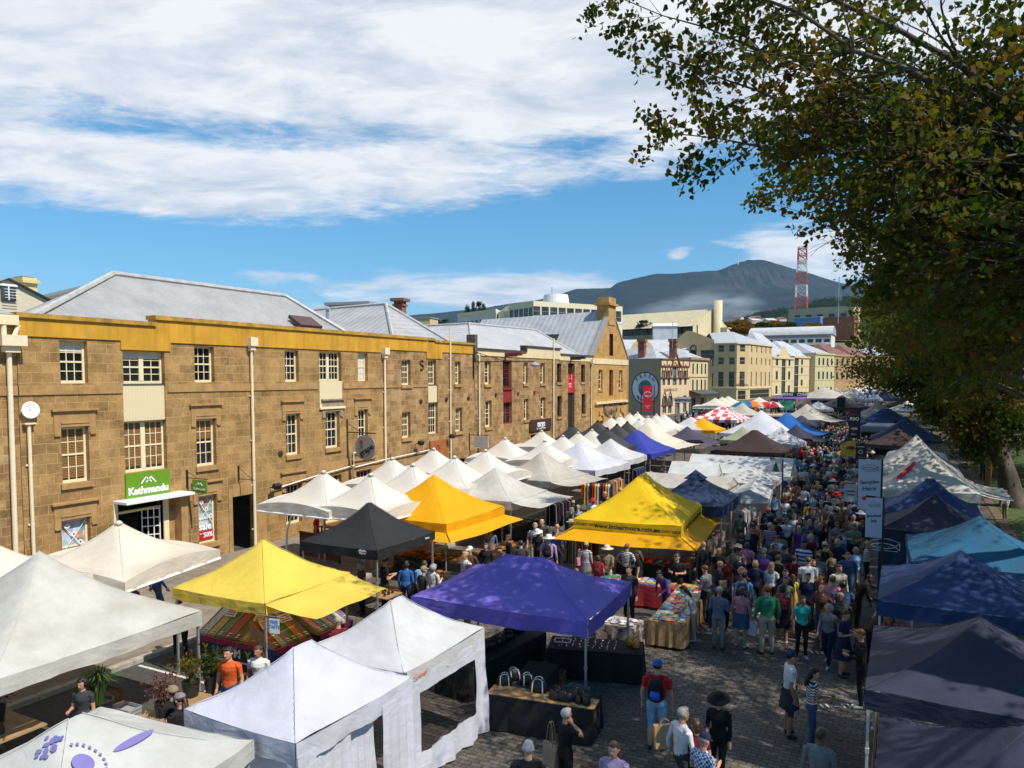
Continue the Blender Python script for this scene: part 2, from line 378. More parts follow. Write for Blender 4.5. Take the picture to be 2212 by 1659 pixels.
# far terrain rises behind the square
b=MB()
radii=[0.5,60,120,180,235]+[235+260*(i/12)for i in range(1,13)]+[700,1100,1800,3000,5000,9000,14000]
na=96
def terr(r,a):
 x,y=r*math.sin(a),r*math.cos(a)
 z=-0.9+(zg(x,y)if r>=200 else zgs(y))
 if r<230 and y<0:z=-0.9
 if r>=235 and y<230*0.3:z=-0.9+34*min(1,(r-235)/260)**1.3*max(0,min(1,y/70+0.5))
 return(x,y,z)
vs=[terr(r,2*PI*k/na)for r in radii for k in range(na)]
fs=[(i*na+k,(i+1)*na+k,(i+1)*na+(k+1)%na,i*na+(k+1)%na)for i in range(len(radii)-1)for k in range(na)]
b.add(vs,[f[::-1]for f in fs]+[tuple(range(na))])
b.build("ground",ground_m,kind='structure',smooth=True)
sheetmb(-60,4.2,ys,0.0).build("road",paver_m,kind='structure')
b=sheetmb(-24.72,-17.62,ys[:2],0.125);
b.build("footpath",path_m,kind='structure')
b=MB()
for y in np.arange(-20,55,1.2):b.bb(-17.62,-17.42,y,y+1.19,-0.05,0.13)
b.build("kerb",kerb_m,kind='structure',bevel=0.015)
b=MB();b.quad((-17.42,-20,0.004),(-14.4,-20,0.004),(-14.4,17.5,0.004),(-17.42,17.5,0.004));b.build("parking_lane",asph,kind='structure')
b=MB()
for y in(6.0,9.2,12.4,15.6):b.quad((-17.3,y,0.009),(-14.3,y,0.009),(-14.3,y+0.09,0.009),(-17.3,y+0.09,0.009))
b.quad((-14.5,-5,0.009),(-14.4,-5,0.009),(-14.4,17.4,0.009),(-14.5,17.4,0.009))
b.build("parking_marks",line_m,kind='structure')
sheetmb(4.7,90,ys,0.05).build("lawn",lawn_m,kind='structure')
dirtm=mat("bare_soil_path",(0.12,0.085,0.05),0.95,0.3,2)
sheetmb(4.2,4.7,ys,0.03).build("park_path",dirtm,kind='structure')
# painted stall numbers on the paving
wp=mat("white_road_paint",(0.62,0.61,0.56),0.7,0.3,20)
for s_,p in(("113",(1798,1368)),("113 - 112",(1790,1410)),("111 - 110",(1805,1526))):
 g=G(*p)
 o=text(None,"stall_number",s_,0.26,Matrix.Translation((g.x,g.y,0.009))@Matrix.Rotation(R(28),4,'Z'),wp,0.001,0.008)
 tag(o,'white number painted on the paving','road marking','stall numbers painted on the road')
labs=['small white stall number painted between the teal shirted woman and the navy dress','white stall number painted beside the woman in the navy dress','white stall number painted in front of the striped top woman with coffee']
for o,l in zip([o for o in C.objects if o.name.startswith('stall_number')],labs):o['label']=l
# mown rings: fallen leaves on paving and lawn
lv=MB()
for _ in range(900):
 x=random.uniform(-8,12);y=random.uniform(8,60);z=(0.055 if x>5.2 else 0.004)+zgs(y)+0.004;a=random.uniform(0,PI);s=random.uniform(0.03,0.07)
 c,d=math.cos(a)*s,math.sin(a)*s
 lv.add([(x-c,y-d,z),(x+d*0.6,y-c*0.6,z+0.015),(x+c,y+d,z+0.004),(x-d*0.6,y+c*0.6,z+0.012)],[(0,1,2,3)])
lv.build("fallen_leaves",mat("dry_leaf",(0.20,0.11,0.03),0.8,0.5,3),kind='stuff',label='brown leaves scattered over the paving and the lawn')
# ------------------------------------------------------------------ mountain, hills
def hillm(name,c0,c1,scale,rock=None):
 m,t,b,o=nt(name)
 n=N(t,'TexNoise',_Vector=objco(t),_Scale=scale,_Detail=12,_Roughness=0.75)
 c=ramp(t,n.outputs[0],[(0.35,c0),(0.65,c1)])
 if rock:
  g=N(t,'NewGeometry');sp=N(t,'SeparateXYZ',_0=g.outputs['Normal']);
  rr=ramp(t,sp.outputs[2],[(0.42,(1,1,1)),(0.58,(0,0,0))])
  c=mixc(t,rr,c,rock)
  tp=N(t,'TexCoord').outputs['Object'];la=N(t,'VectorMath',operation='DOT_PRODUCT',_0=tp,_1=tuple(RT)).outputs['Value'];zz=N(t,'SeparateXYZ',_0=tp).outputs[2]
  st=N(t,'TexNoise',_Vector=N(t,'CombineXYZ',_0=N(t,'Math',operation='MULTIPLY',_0=la,_1=0.022).outputs[0],_1=N(t,'Math',operation='MULTIPLY',_0=zz,_1=0.0035).outputs[0],_2=0.0).outputs[0],_Scale=1.0,_Detail=5)
  ma=N(t,'MapRange',_0=N(t,'Math',operation='ABSOLUTE',_0=N(t,'Math',operation='SUBTRACT',_0=la,_1=2780.0).outputs[0]).outputs[0],_1=250.0,_2=620.0,_3=1.0,_4=0.0).outputs[0]
  mb=N(t,'MapRange',_0=N(t,'Math',operation='ABSOLUTE',_0=N(t,'Math',operation='SUBTRACT',_0=zz,_1=1110.0).outputs[0]).outputs[0],_1=90.0,_2=200.0,_3=1.0,_4=0.0).outputs[0]
  ms=N(t,'MapRange',_0=st.outputs[0],_1=0.44,_2=0.56).outputs[0]
  c=mixc(t,N(t,'Math',operation='MULTIPLY',_0=ms,_1=N(t,'Math',operation='MULTIPLY',_0=ma,_1=mb).outputs[0]).outputs[0],c,(0.075,0.066,0.068))
 t.links.new(c,b.inputs['Base Color']);b.inputs['Roughness'].default_value=1.0;b.inputs['Specular IOR Level'].default_value=0.1
 bp=N(t,'Bump',_Strength=0.9,_Distance=0.6/scale,_Height=n.outputs[0]);t.links.new(bp.outputs[0],b.inputs['Normal'])
 return m
prof=[(700,700),(1000,672),(1195,645),(1214,635),(1242,627),(1275,625),(1316,625),(1332,613),(1355,608),(1399,596),(1418,594),(1450,594),(1498,590),(1546,587),
(1578,576),(1607,568.5),(1636,566.5),(1658,569),(1694,579),(1738,592),(1770,601),(1800,611),(1880,630),(2000,650),(2300,690),(2700,730)]
px=np.array([p[0]for p in prof],float);py=np.array([p[1]for p in prof],float)
def fbm(x,y,seed,oct=5,base=1.0):
 r=np.random.default_rng(seed);z=0;a=1.0;f=base
 for _ in range(oct):
  for k in range(3):
   th=r.uniform(0,PI);ph=r.uniform(0,7)
   z=z+a*np.sin(f*(x*np.cos(th)+y*np.sin(th))+ph+1.3*np.sin(f*0.7*(y*np.cos(th)-x*np.sin(th))+ph*2))/3
  a*=0.5;f*=2.03
 return z
MD=9000.0
nu,nv=420,70
b=MB();U=np.linspace(700,2700,nu)
f2=Vector((-math.sin(YAW),math.cos(YAW)))
verts=[]
for j in range(nv):
 s=j/(nv-1)  # 0 = crest, 1 = foot
 dep=MD-4600*s**1.15
 for i in range(nu):
  u=U[i];zc=H+(HY-np.interp(u,px,py))/FOC*MD
  lat=(u-CX)/FOC*MD*(1-0.12*s)
  q=(u-1195)/300
  fall=(1-s)**1.25
  cl=math.exp(-((u-1610)/75)**2)+0.25*math.exp(-((u-1500)/120)**2)  # cliffs under the summit
  if cl>0.05:fall=fall*(1-cl)+cl*(max(0,1-2.6*max(0,s-0.03))if s<0.12 else(1-0.234)*((1-s)/0.88)**1.1)
  z=zc*fall
  n=float(fbm(lat/900,dep/900,3,5))*130*min(1,s*s*9)*(1-s)**0.5
  z+=n;fine=float(fbm(lat/120,dep/200,9,3))*22*min(1,s*10)
  if s<0.13:fine=fine*0.3+cl*3.5*math.sin(lat/23+2*math.sin(lat/71))*min(1,s*30)
  z+=fine
  if j==0:z+=float(fbm(lat/60,0,5,3))*5
  x=f2.x*dep+RT.x*lat;y=f2.y*dep+RT.y*lat
  verts.append((x,y,max(z,20)))
b.add(verts,[(j*nu+i,(j+1)*nu+i,(j+1)*nu+i+1,j*nu+i+1)for j in range(nv-1)for i in range(nu-1)])
b.build("mountain",hillm("mountain_forest",(0.010,0.020,0.016),(0.034,0.046,0.030),0.006,(0.07,0.06,0.06)),kind='structure',smooth=True)
# nearer wooded hill
def hill(name,pr_,dep0,depth,m,seed,nu=160,nv=24,rough=4):
 b=MB();vs=[]
 hx=[p[0]for p in pr_];hy=[p[1]for p in pr_]
 for j in range(nv):
  s=j/(nv-1)
  for i in range(nu):
   u=hx[0]+(hx[-1]-hx[0])*i/(nu-1);dep=dep0-depth*s
   lat=(u-CX)/FOC*dep0;zc=H+(HY-np.interp(u,hx,hy))/FOC*dep0
   z=zc*(1-s)**1.1+float(fbm(lat/(depth*0.04),dep/(depth*0.04),seed,5))*rough
   vs.append((f2.x*dep+RT.x*lat,f2.y*dep+RT.y*lat,max(z,5)))
 b.add(vs,[(j*nu+i,(j+1)*nu+i,(j+1)*nu+i+1,j*nu+i+1)for j in range(nv-1)for i in range(nu-1)])
 return b.build(name,m,kind='structure',smooth=True)
hm=hillm("near_hill_forest",(0.018,0.030,0.010),(0.075,0.090,0.030),0.03)
hill("wooded_hill",[(1540,730),(1600,695),(1640,680),(1680,674),(1712,672),(1760,655),(1810,648),(1900,655),(2100,690),(2250,730)],2600,1300,hm,21,rough=9)
hill("suburb_hill",[(1200,735),(1570,706),(1640,700),(1700,704),(1800,706),(2250,740)],1200,500,hm,33,rough=3)
# smoke drifting from the hill
sm=bpy.data.materials.new("smoke_plume");sm.use_nodes=True;t=sm.node_tree;t.nodes.clear()
o_=t.nodes.new('ShaderNodeOutputMaterial');pv=t.nodes.new('ShaderNodeVolumePrincipled');t.links.new(pv.outputs[0],o_.inputs['Volume'])
pv.inputs['Color'].default_value=(0.80,0.90,0.97,1)
tcg=N(t,'TexCoord')
no=N(t,'TexNoise',_Vector=objco(t,(1.0,1,1.4)),_Scale=2.6,_Detail=6,_Roughness=0.6,_Distortion=0.6)
sp=N(t,'SeparateXYZ',_0=tcg.outputs['Object'])
ln=N(t,'VectorMath',operation='LENGTH',_0=tcg.outputs['Object'])
fo=N(t,'MapRange',_0=ln.outputs['Value'],_1=0.25,_2=0.95,_3=1.0,_4=0.0)
# denser towards the source at the lower right
sr=N(t,'MapRange',_0=N(t,'Math',operation='SUBTRACT',_0=sp.outputs[0],_1=sp.outputs[2]).outputs[0],_1=-0.5,_2=1.0,_3=0.0,_4=1.0)
tt=N(t,'MapRange',_0=no.outputs[0],_1=0.42,_2=0.72,_3=0.0,_4=1.0)
d1=N(t,'Math',operation='MULTIPLY',_0=tt.outputs[0],_1=fo.outputs[0]);d2=N(t,'Math',operation='MULTIPLY',_0=d1.outputs[0],_1=sr.outputs[0])
t.links.new(N(t,'Math',operation='MULTIPLY',_0=d2.outputs[0],_1=0.05).outputs[0],pv.inputs['Density'])
b=MB();b.lathe([(math.sin(PI*k/12)+0.001,-math.cos(PI*k/12))for k in range(13)],n=24)
so_=b.build("smoke",sm,kind='stuff',label='pale smoke drifting from the wooded hill below the mountain',smooth=True)
pc=D(1470,3300,662);so_.location=pc;so_.scale=(400,130,125);so_.rotation_euler=(0,0,YAW)
# summit mast
mp_=D(1589,8900,577)
b=MB(off=mp_);b.tube([mp_-Vector((0,0,60)),mp_+Vector((0,0,60)),mp_+Vector((0,0,140))],[6,5,2],6)
b.build("summit_mast",mat("white_mast",(0.8,0.8,0.8)),label='tiny white mast on the mountain top',cat='mast').location=mp_
# ------------------------------------------------------------------ buildings
stone_m=stone("golden_sandstone",[(0.32,0.185,0.062),(0.40,0.235,0.082),(0.45,0.275,0.102),(0.36,0.205,0.068)],(0.50,0.325,0.14),0.74,0.33,0.5,msize=0.009)
stone2_m=stone("rubble_sandstone",[(0.28,0.155,0.055),(0.38,0.22,0.085),(0.47,0.30,0.135),(0.33,0.18,0.065)],(0.46,0.30,0.135),0.52,0.28,0.55,msize=0.009)
stone3_m=stone("orange_sandstone",[(0.44,0.235,0.06),(0.50,0.285,0.08),(0.54,0.32,0.10),(0.47,0.25,0.065)],(0.46,0.31,0.15),0.8,0.36,0.3)
bandm=mat("dressed_stone",(0.37,0.22,0.085),0.85,0.22,3,bump=0.2)
yellow_m=render_wall("ochre_render",(0.60,0.31,0.022),0.28)
cream_m=mat("cream_paint",(0.78,0.66,0.42),0.55,0.06,4)
creamw_m=render_wall("cream_render",(0.72,0.58,0.34),0.12)
roof_m=sheet("corrugated_roof",(0.38,0.375,0.37),'y',0.13,0.16)
roof2_m=sheet("pale_metal_roof",(0.34,0.35,0.365),'x',0.4,0.08)
capm=mat("coping_stone",(0.36,0.21,0.06),0.85,0.35,4)
darkcap=mat("dark_coping",(0.06,0.05,0.045),0.8,0.3,4)
pane_m=glassm("window_glass")
blind_m=mat("white_blind",(0.62,0.60,0.56),0.8,0.05,3)
slat_m=striped("timber_blind",(0.30,0.15,0.04),(0.05,0.025,0.01),0.055,2,0.55)
redp=mat("dark_red_paint",(0.22,0.025,0.02),0.5,0.12,5)
blackp=mat("black_paint",(0.018,0.018,0.018),0.5,0.2,5)
woodm=mat("brown_timber",(0.16,0.075,0.03),0.6,0.3,5)
pipe_m=mat("cream_pipe",(0.76,0.66,0.46),0.5,0.06,6)
metal_m=mat("galvanised_steel",(0.42,0.42,0.42),0.4,0.12,8,metal=0.7)
greym=mat("grey_paint",(0.30,0.30,0.31),0.6,0.1,6)
white_m=mat("white_paint",(0.78,0.77,0.74),0.55,0.05,5)
green_sign=mat("green_sign_paint",(0.115,0.26,0.012),0.45,0.05,3)
brick_m=stone("red_brick",[(0.20,0.06,0.03),(0.27,0.08,0.04),(0.30,0.10,0.05),(0.22,0.065,0.03)],(0.32,0.25,0.2),0.24,0.08,0.3,msize=0.006)
class Face:
 """a wall plane: u runs along it, z up, d out of it"""
 def __init__(s,org,u,off=(0,0,0)):
  s.o=Vector(org)-Vector(off);s.u=Vector((u[0],u[1],0)).normalized();s.n=Vector((s.u.y,-s.u.x,0))
 def P(s,u,z,d=0.0):return s.o+s.u*u+s.n*d+Vector((0,0,z))
 def box(s,b,u0,u1,z0,z1,d0,d1,mi=0):
  p=[s.P(u,z,d)for u in(u0,u1)for z in(z0,z1)for d in(d0,d1)]
  b.add(p,[(0,1,3,2),(4,6,7,5),(0,4,5,1),(2,3,7,6),(0,2,6,4),(1,5,7,3)],mi)
 def wall(s,b,u0,u1,z0,z1,ops,depth=0.28,mi=0,back=True):
  us=sorted({u0,u1,*[v for o in ops for v in o[:2]if u0<v<u1]});zs=sorted({z0,z1,*[v for o in ops for v in o[2:4]if z0<v<z1]})
  for a,c in zip(us[:-1],us[1:]):
   for e,f in zip(zs[:-1],zs[1:]):
    if any(o[0]-1e-4<=a and c<=o[1]+1e-4 and o[2]-1e-4<=e and f<=o[3]+1e-4 for o in ops):continue
    b.quad(s.P(a,e),s.P(c,e),s.P(c,f),s.P(a,f),mi)
  for o in ops:
   a,c,e,f=o[:4]
   b.quad(s.P(a,e),s.P(a,f),s.P(a,f,-depth),s.P(a,e,-depth),mi);b.quad(s.P(c,e),s.P(c,e,-depth),s.P(c,f,-depth),s.P(c,f),mi)
   b.quad(s.P(a,f),s.P(c,f),s.P(c,f,-depth),s.P(a,f,-depth),mi);b.quad(s.P(a,e),s.P(a,e,-depth),s.P(c,e,-depth),s.P(c,e),mi)
def win(par,F,o,cols=3,rows=4,fm=None,d=-0.19,fw=0.075,bw=0.028,blind=None,name='window',double=False,sill=None,sashes=True,glass=None):
 """sash window in the opening o: a frame with glazing bars, a pane and perhaps a blind behind it"""
 a,c,e,f=o[:4];fm=fm or cream_m
 b=MB();d0,d1=d-0.06,d
 F.box(b,a,a+fw,e,f,d0,d1);F.box(b,c-fw,c,e,f,d0,d1);F.box(b,a+fw,c-fw,f-fw,f,d0,d1);F.box(b,a+fw,c-fw,e,e+fw*1.3,d0,d1)
 spans=[(a+fw,c-fw)]
 if double:
  m=(a+c)/2;F.box(b,m-0.09,m+0.09,e+fw*1.3,f-fw,d0,d1+0.01);spans=[(a+fw,m-0.09),(m+0.09,c-fw)]
 zz0,zz1=e+fw*1.3,f-fw;mz=(zz0+zz1)/2
 for s0,s1 in spans:
  if sashes:F.box(b,s0,s1,mz-0.03,mz+0.03,d0+0.005,d1-0.005)
  for k in range(1,cols):x=s0+(s1-s0)*k/cols;F.box(b,x-bw/2,x+bw/2,zz0,zz1,d0+0.012,d1-0.018)
  for k in range(1,rows):
   z=zz0+(zz1-zz0)*k/rows
   if not(sashes and abs(z-mz)<0.05):F.box(b,s0,s1,z-bw/2,z+bw/2,d0+0.015,d1-0.021)
 w=b.build(name,fm,par)
 g=MB();g.quad(F.P(a+fw*0.5,e+0.03,d-0.045),F.P(c-fw*0.5,e+0.03,d-0.045),F.P(c-fw*0.5,f-0.03,d-0.045),F.P(a+fw*0.5,f-0.03,d-0.045));g.build('pane',glass or pane_m,w)
 if blind:
  g=MB();fr,bm=blind;top=f-fw
  F.box(g,a+fw+0.01,c-fw-0.01,top-(f-e-fw*2)*fr,top,d-0.037,d-0.03)if False else F.box(g,a+fw+0.005,c-fw-0.005,top-(f-e-fw*2)*fr,top,d-0.042,d-0.034)
  g.build('blind',bm,w)
 if sill:g=MB();F.box(g,a-0.08,c+0.08,e-0.18,e-0.002,-0.1,0.09);g.build('sill',sill,w)
 return w
def hood(par,F,o,m):
 a,c,e,f=o[:4];g=MB()
 F.box(g,a-0.32,c+0.32,f+0.55,f+0.62,0.0,0.13);F.box(g,a-0.26,c+0.26,f+0.50,f+0.55,0,0.08)
 F.box(g,a-0.24,c+0.24,f+0.02,f+0.50,0,0.035);F.box(g,a-0.24,a-0.02,f-0.22,f+0.02,0,0.035);F.box(g,c+0.02,c+0.24,f-0.22,f+0.02,0,0.035)
 F.box(g,a-0.24,a-0.04,f-0.27,f-0.22,0,0.07);F.box(g,c+0.04,c+0.24,f-0.27,f-0.22,0,0.07);F.box(g,a-0.02,c+0.02,f+0.13,f+0.17,0.035,0.06)
 g.build('hood',m,par)
def pipe(par,F,u,z0,z1,head=None,r=0.06,m=None,d=0.1,nm='downpipe'):
 b=MB();b.tube([F.P(u,z0,d),F.P(u,z1,d)],r,8)
 for z in np.arange(z0+0.8,z1,1.9):F.box(b,u-0.1,u+0.1,z-0.03,z+0.03,0,0.05)
 if head:F.box(b,u-0.2,u+0.2,z1-0.02,z1+0.34,0.0,0.3);F.box(b,u-0.13,u+0.13,z1-0.2,z1-0.02,0.02,0.22)
 return b.build(nm,m or pipe_m,par)
XF=-24.7
FM=Face((XF,0,0),(0,1))  # the long warehouse front: u is world y
assert FM.n.x>0
# --- warehouse A, with the ochre parapet
A=thing("stone_warehouse","long golden sandstone warehouse with ochre yellow parapet, cream sash windows and white hipped roof","building",(XF,28,0))
FA=Face((XF,0,0),(0,1),off=(XF,28,0))
opsA={}
up3=[(15.25,16.2),(20.55,21.5),(25.4,26.25),(30.45,31.25)]
mid3=[(15.2,16.15),(20.55,21.5),(25.4,26.25),(30.4,31.2)]
W1=[(a,c,7.18,8.6)for a,c in up3];W1b=[(17.5,19.2,7.15,8.33),(27.6,29.2,7.2,8.6)]
W2=[(a,c,3.85,5.72)for a,c in mid3];W2b=[(17.47,19.2,3.95,5.80),(28.0,29.0,3.95,5.72)]
door=(17.1,18.95,0.55,2.92);gw=[(15.1,16.1,0.75,2.62),(20.56,21.45,0.75,2.66)]
alley=(22.25,23.45,0.03,2.42)
W0=[(25.3,26.3,0.7,2.5),(27.9,29.1,0.3,2.6),(30.2,31.4,0.5,2.6)]
B_up=[(34.2,35.05,6.95,8.35),(39.72,40.4,6.95,8.35)];B_mid=[(34.2,35.0,4.0,5.45),(39.75,40.55,4.0,5.48)]
B_c=[(36.8,37.65,6.95,8.38),(36.8,37.8,4.05,5.90)]
B_0=[(34.0,35.2,0.5,2.5),(36.6,38.0,0.2,2.5),(39.8,41.2,0.2,2.3)]
bays=[(17.47,19.2,5.80,7.15),(27.6,29.2,5.95,7.2),(36.8,37.8,5.90,6.95)]
b=MB()
allops=W1+W1b+W2+W2b+[door]+gw+[alley]+W0+bays[:2]
FA.wall(b,13.9,32.6,0,8.68,allops,mi=0)
FA.wall(b,32.6,42.05,0,8.85,B_up+B_mid+B_c+B_0+bays[2:],mi=1)
# plinth colour band, return walls
b.quad(FA.P(13.9,0),FA.P(13.9,9.4),FA.P(13.9,9.4,-14),FA.P(13.9,0,-14));b.quad(FA.P(42.05,0),FA.P(42.05,0,-14),FA.P(42.05,9.4,-14),FA.P(42.05,9.4),1)
b.quad(FA.P(13.9,0,-14),FA.P(42.05,0,-14),FA.P(42.05,9.4,-14),FA.P(13.9,9.4,-14))
b.build("wall",[stone_m,stone2_m],A)
b=MB()
FA.box(b,13.9,17.44,6.82,7.12,0,0.045);FA.box(b,19.3,27.5,6.82,7.12,0,0.045);FA.box(b,29.3,32.5,6.82,7.12,0,0.045);FA.box(b,32.75,36.7,6.82,6.88,0,0.04)
b.build("string_course",bandm,A)
b=MB()  # parapet in its painted steps
FA.box(b,13.9,17.42,8.68,9.26,-0.35,0.05);FA.box(b,17.42,19.45,8.36,9.26,-0.35,0.05);FA.box(b,19.45,32.6,8.68,9.5,-0.35,0.05)
FA.box(b,18.82,19.45,9.26,9.5,-0.35,0.05)
FA.box(b,32.6,36.6,8.85,9.5,-0.35,0.052);FA.box(b,36.6,38.25,8.46,9.42,-0.35,0.05);FA.box(b,38.25,42.0,8.86,9.42,-0.35,0.05)
b.build("parapet",yellow_m,A)
b=MB()
FA.box(b,13.86,18.82,9.262,9.41,-0.42,0.13);FA.box(b,18.78,37.4,9.502,9.66,-0.42,0.13);FA.box(b,37.42,42.0,9.422,9.55,-0.42,0.13)
b.build("coping",mat("ochre_coping",(0.40,0.225,0.032),0.8,0.4,3),A)
for i,o in enumerate(W1):win(A,FA,o,3,4,blind=(0.22 if i==0 else 0.97,blind_m)if i in(0,3)else None)
for i,o in enumerate(W1b):win(A,FA,o,2 if i==0 else 3,4,double=True,blind=(0.2,blind_m)if i==0 else None)
for i,o in enumerate(W2):win(A,FA,o,3,4,blind=(0.95 if i==0 else 0.42,slat_m)if i<2 else None,sill=bandm);hood(A,FA,o,bandm)
win(A,FA,W2b[0],3,4,double=True,blind=(0.93,slat_m));win(A,FA,W2b[1],3,4,sill=bandm);hood(A,FA,W2b[1],mat("weathered_stone",(0.28,0.22,0.15),0.85,0.25,4))
for o in W0:win(A,FA,o,4,4)
for o in B_up+B_mid:win(A,FA,o,4,4,sill=bandm)
for o in B_c:win(A,FA,o,4,4)
for o in B_0:win(A,FA,o,3,3)
hood(A,FA,W0[0],bandm);hood(A,FA,W0[2],bandm)
board=striped("cream_boards",(0.74,0.62,0.40),(0.66,0.55,0.35),0.12,1,0.12)
for o in bays:b=MB();FA.box(b,o[0],o[1],o[2]+0.002,o[3]-0.002,-0.14,-0.06 if o[0]!=27.6 else 0.02);b.build("board_panel",board,A)
b=MB();FA.box(b,27.55,29.35,5.86,5.97,-0.1,0.10);b.build("panel_ledge",cream_m,A)
# shop front: sign board, awning, doorway with steps, posters
b=MB();FA.box(b,17.42,19.25,2.98,3.93,-0.02,0.07);sg=b.build("shop_sign",green_sign,A)
tm=mat("sign_white",(0.85,0.85,0.85),0.5,0.03,4)
def ftext(par,F,s,u,z,size,m,d=0.075,name='lettering',**k):return text(par,name,s,size,frame_mtx(F.P(u,z,d),F.u,(0,0,1)),m,**k)
ftext(sg,FA,"Kathmandu",18.33,3.27,0.36,tm,bold=0.014,d=0.08,sx=1.0)
def peaks(F,u,z,w,d):
 g=MB()
 def bar(a,c_,t=0.03):
  dx=(c_[0]-a[0]);dz=c_[1]-a[1];l=math.hypot(dx,dz);nx,nz=-dz/l*t,dx/l*t
  g.add([F.P(a[0]-nx,a[1]-nz,d),F.P(a[0]+nx,a[1]+nz,d),F.P(c_[0]+nx,c_[1]+nz,d),F.P(c_[0]-nx,c_[1]-nz,d)],[(0,3,2,1)])
 for p in(((u-w/2,z),(u-w*0.15,z+w*0.38)),((u-w*0.15,z+w*0.38),(u+w*0.02,z+w*0.16)),((u+w*0.02,z+w*0.16),(u+w*0.14,z+w*0.38)),((u+w*0.14,z+w*0.38),(u+w/2,z)),((u-w*0.18,z+w*0.05),(u+0.02,z+w*0.22)),((u+0.02,z+w*0.22),(u+w*0.2,z+w*0.05))):bar(*p,t=w*0.035)
 return g
peaks(FA,18.33,3.52,0.62,0.08).build("emblem",tm,sg)
b=MB();FA.box(b,16.95,19.8,2.93,3.03,0.0,0.75);b.build("entrance_canopy",white_m,A,bevel=0.01)
b=MB();FA.box(b,door[0]-0.16,door[0],0.55,2.92,-0.2,0.05);FA.box(b,door[1],door[1]+0.22,0.55,2.92,-0.2,0.05);FA.box(b,door[0],door[1],2.5,2.58,-0.25,-0.1);b.build("door_frame",cream_m,A)
b=MB()  # open glazed leaf, folded inwards
Fd=Face(FA.P(18.3,0.56,-0.35),(0.55,0.8));
for k in range(4):Fd.box(b,k*0.2,k*0.2+0.035,0,2.0,0,0.04)
for k in range(7):Fd.box(b,0.035,0.6,k*0.32,k*0.32+0.035,0.002,0.038)
b.build("door",white_m,A)
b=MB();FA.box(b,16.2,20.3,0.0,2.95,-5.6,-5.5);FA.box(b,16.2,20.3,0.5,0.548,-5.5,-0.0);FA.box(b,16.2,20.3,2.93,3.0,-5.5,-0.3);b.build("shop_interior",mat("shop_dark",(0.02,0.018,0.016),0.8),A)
stepm=mat("sandstone_steps",(0.40,0.29,0.17),0.85,0.2,5)
b=MB()
for k in range(3):FA.box(b,16.6,19.6,0.0,0.55-0.17*k,0.0+0.36*k+(0.003 if k else 0),0.36*(k+1))
b.build("steps",stepm,A,bevel=0.015)
for q in((19.6,20.0,0.0,0.62,1.0),(16.2,16.6,0.0,0.62,1.0)):b=MB();FA.box(b,*q[:4],0,q[4]);b.build("entry_pier",bandm,A)
b=MB();FA.box(b,19.45,19.75,0.62,2.9,0.0,0.4);b.build("door_pier",bandm,A)
b=MB();FA.box(b,22.05,22.245,0,2.75,0.0,0.03);FA.box(b,22.25,23.45,2.425,2.9,0.0,0.03);FA.box(b,23.455,24.1,0,1.9,0,0.025);b.build("alley_surround",bandm,A)
b=MB();FA.box(b,22.2,23.5,0.03,2.45,-6,-5.9);b.build("alley_back",blackp,A)
def poster(m_name):
 m,t,bb,o=nt(m_name)
 v=N(t,'TexVoronoi',_Vector=objco(t,(2.4,2.4,2.2)),_Scale=2.2)
 n=N(t,'TexNoise',_Vector=objco(t),_Scale=3,_Detail=4)
 c=ramp(t,v.outputs[1],[(0.0,(0.05,0.12,0.30)),(0.3,(0.55,0.65,0.72)),(0.55,(0.06,0.20,0.22)),(0.8,(0.65,0.22,0.03)),(1.0,(0.75,0.75,0.7))])
 c=mixc(t,ramp(t,n.outputs[0],[(0.4,(0,0,0)),(0.6,(0.7,)*3)]),c,(0.50,0.60,0.68))
 t.links.new(c,bb.inputs['Base Color']);bb.inputs['Roughness'].default_value=0.35;return m
pm=poster("poster_print")
for i,o in enumerate(gw):
 wv=win(A,FA,o,1,2,blind=(0.99,pm),sill=bandm);hood(A,FA,o,bandm)
 a,c,e,f=o
 g=MB();
 for s_ in(-1,1):
  x0,x1=((a+0.1,c-0.1)if s_>0 else(c-0.1,a+0.1));z0_,z1_=e+0.75,f-0.12
  dx,dz=x1-x0,z1_-z0_;l=math.hypot(dx,dz);nx,nz=-dz/l*0.012,dx/l*0.012
  g.add([FA.P(x0-nx,z0_-nz,-0.146),FA.P(x0+nx,z0_+nz,-0.146),FA.P(x1+nx,z1_+nz,-0.146),FA.P(x1-nx,z1_-nz,-0.146)],[(0,1,2,3)])
 for k in range(3):
  cx,cz=a+0.5+0.22*(k-1),e+1.35-0.3*(k-1)
  for q in range(6):
   an=q*PI/6;g.add([FA.P(cx+math.cos(an+h)*0.1*s2,cz+math.sin(an+h)*0.1*s2,-0.145)for h,s2 in((-0.12,1),(0.12,1),(-0.12,-1),(0.12,-1))],[(0,1,2,3)])
 g.build("poster_pattern",tm,wv)
 if i==1:
  g=MB();FA.box(g,a+0.09,c-0.09,e+0.12,e+0.5,-0.155,-0.147);g.build("price_panel",mat("poster_red",(0.45,0.02,0.03),0.4),wv)
  ftext(wv,FA,"sale",a+0.42,e+0.66,0.40,tm,d=-0.14,bold=0.012);ftext(wv,FA,"50%",a+0.55,e+0.31,0.26,tm,d=-0.14,bold=0.008);ftext(wv,FA,"up to",a+0.24,e+0.40,0.09,tm,d=-0.14)
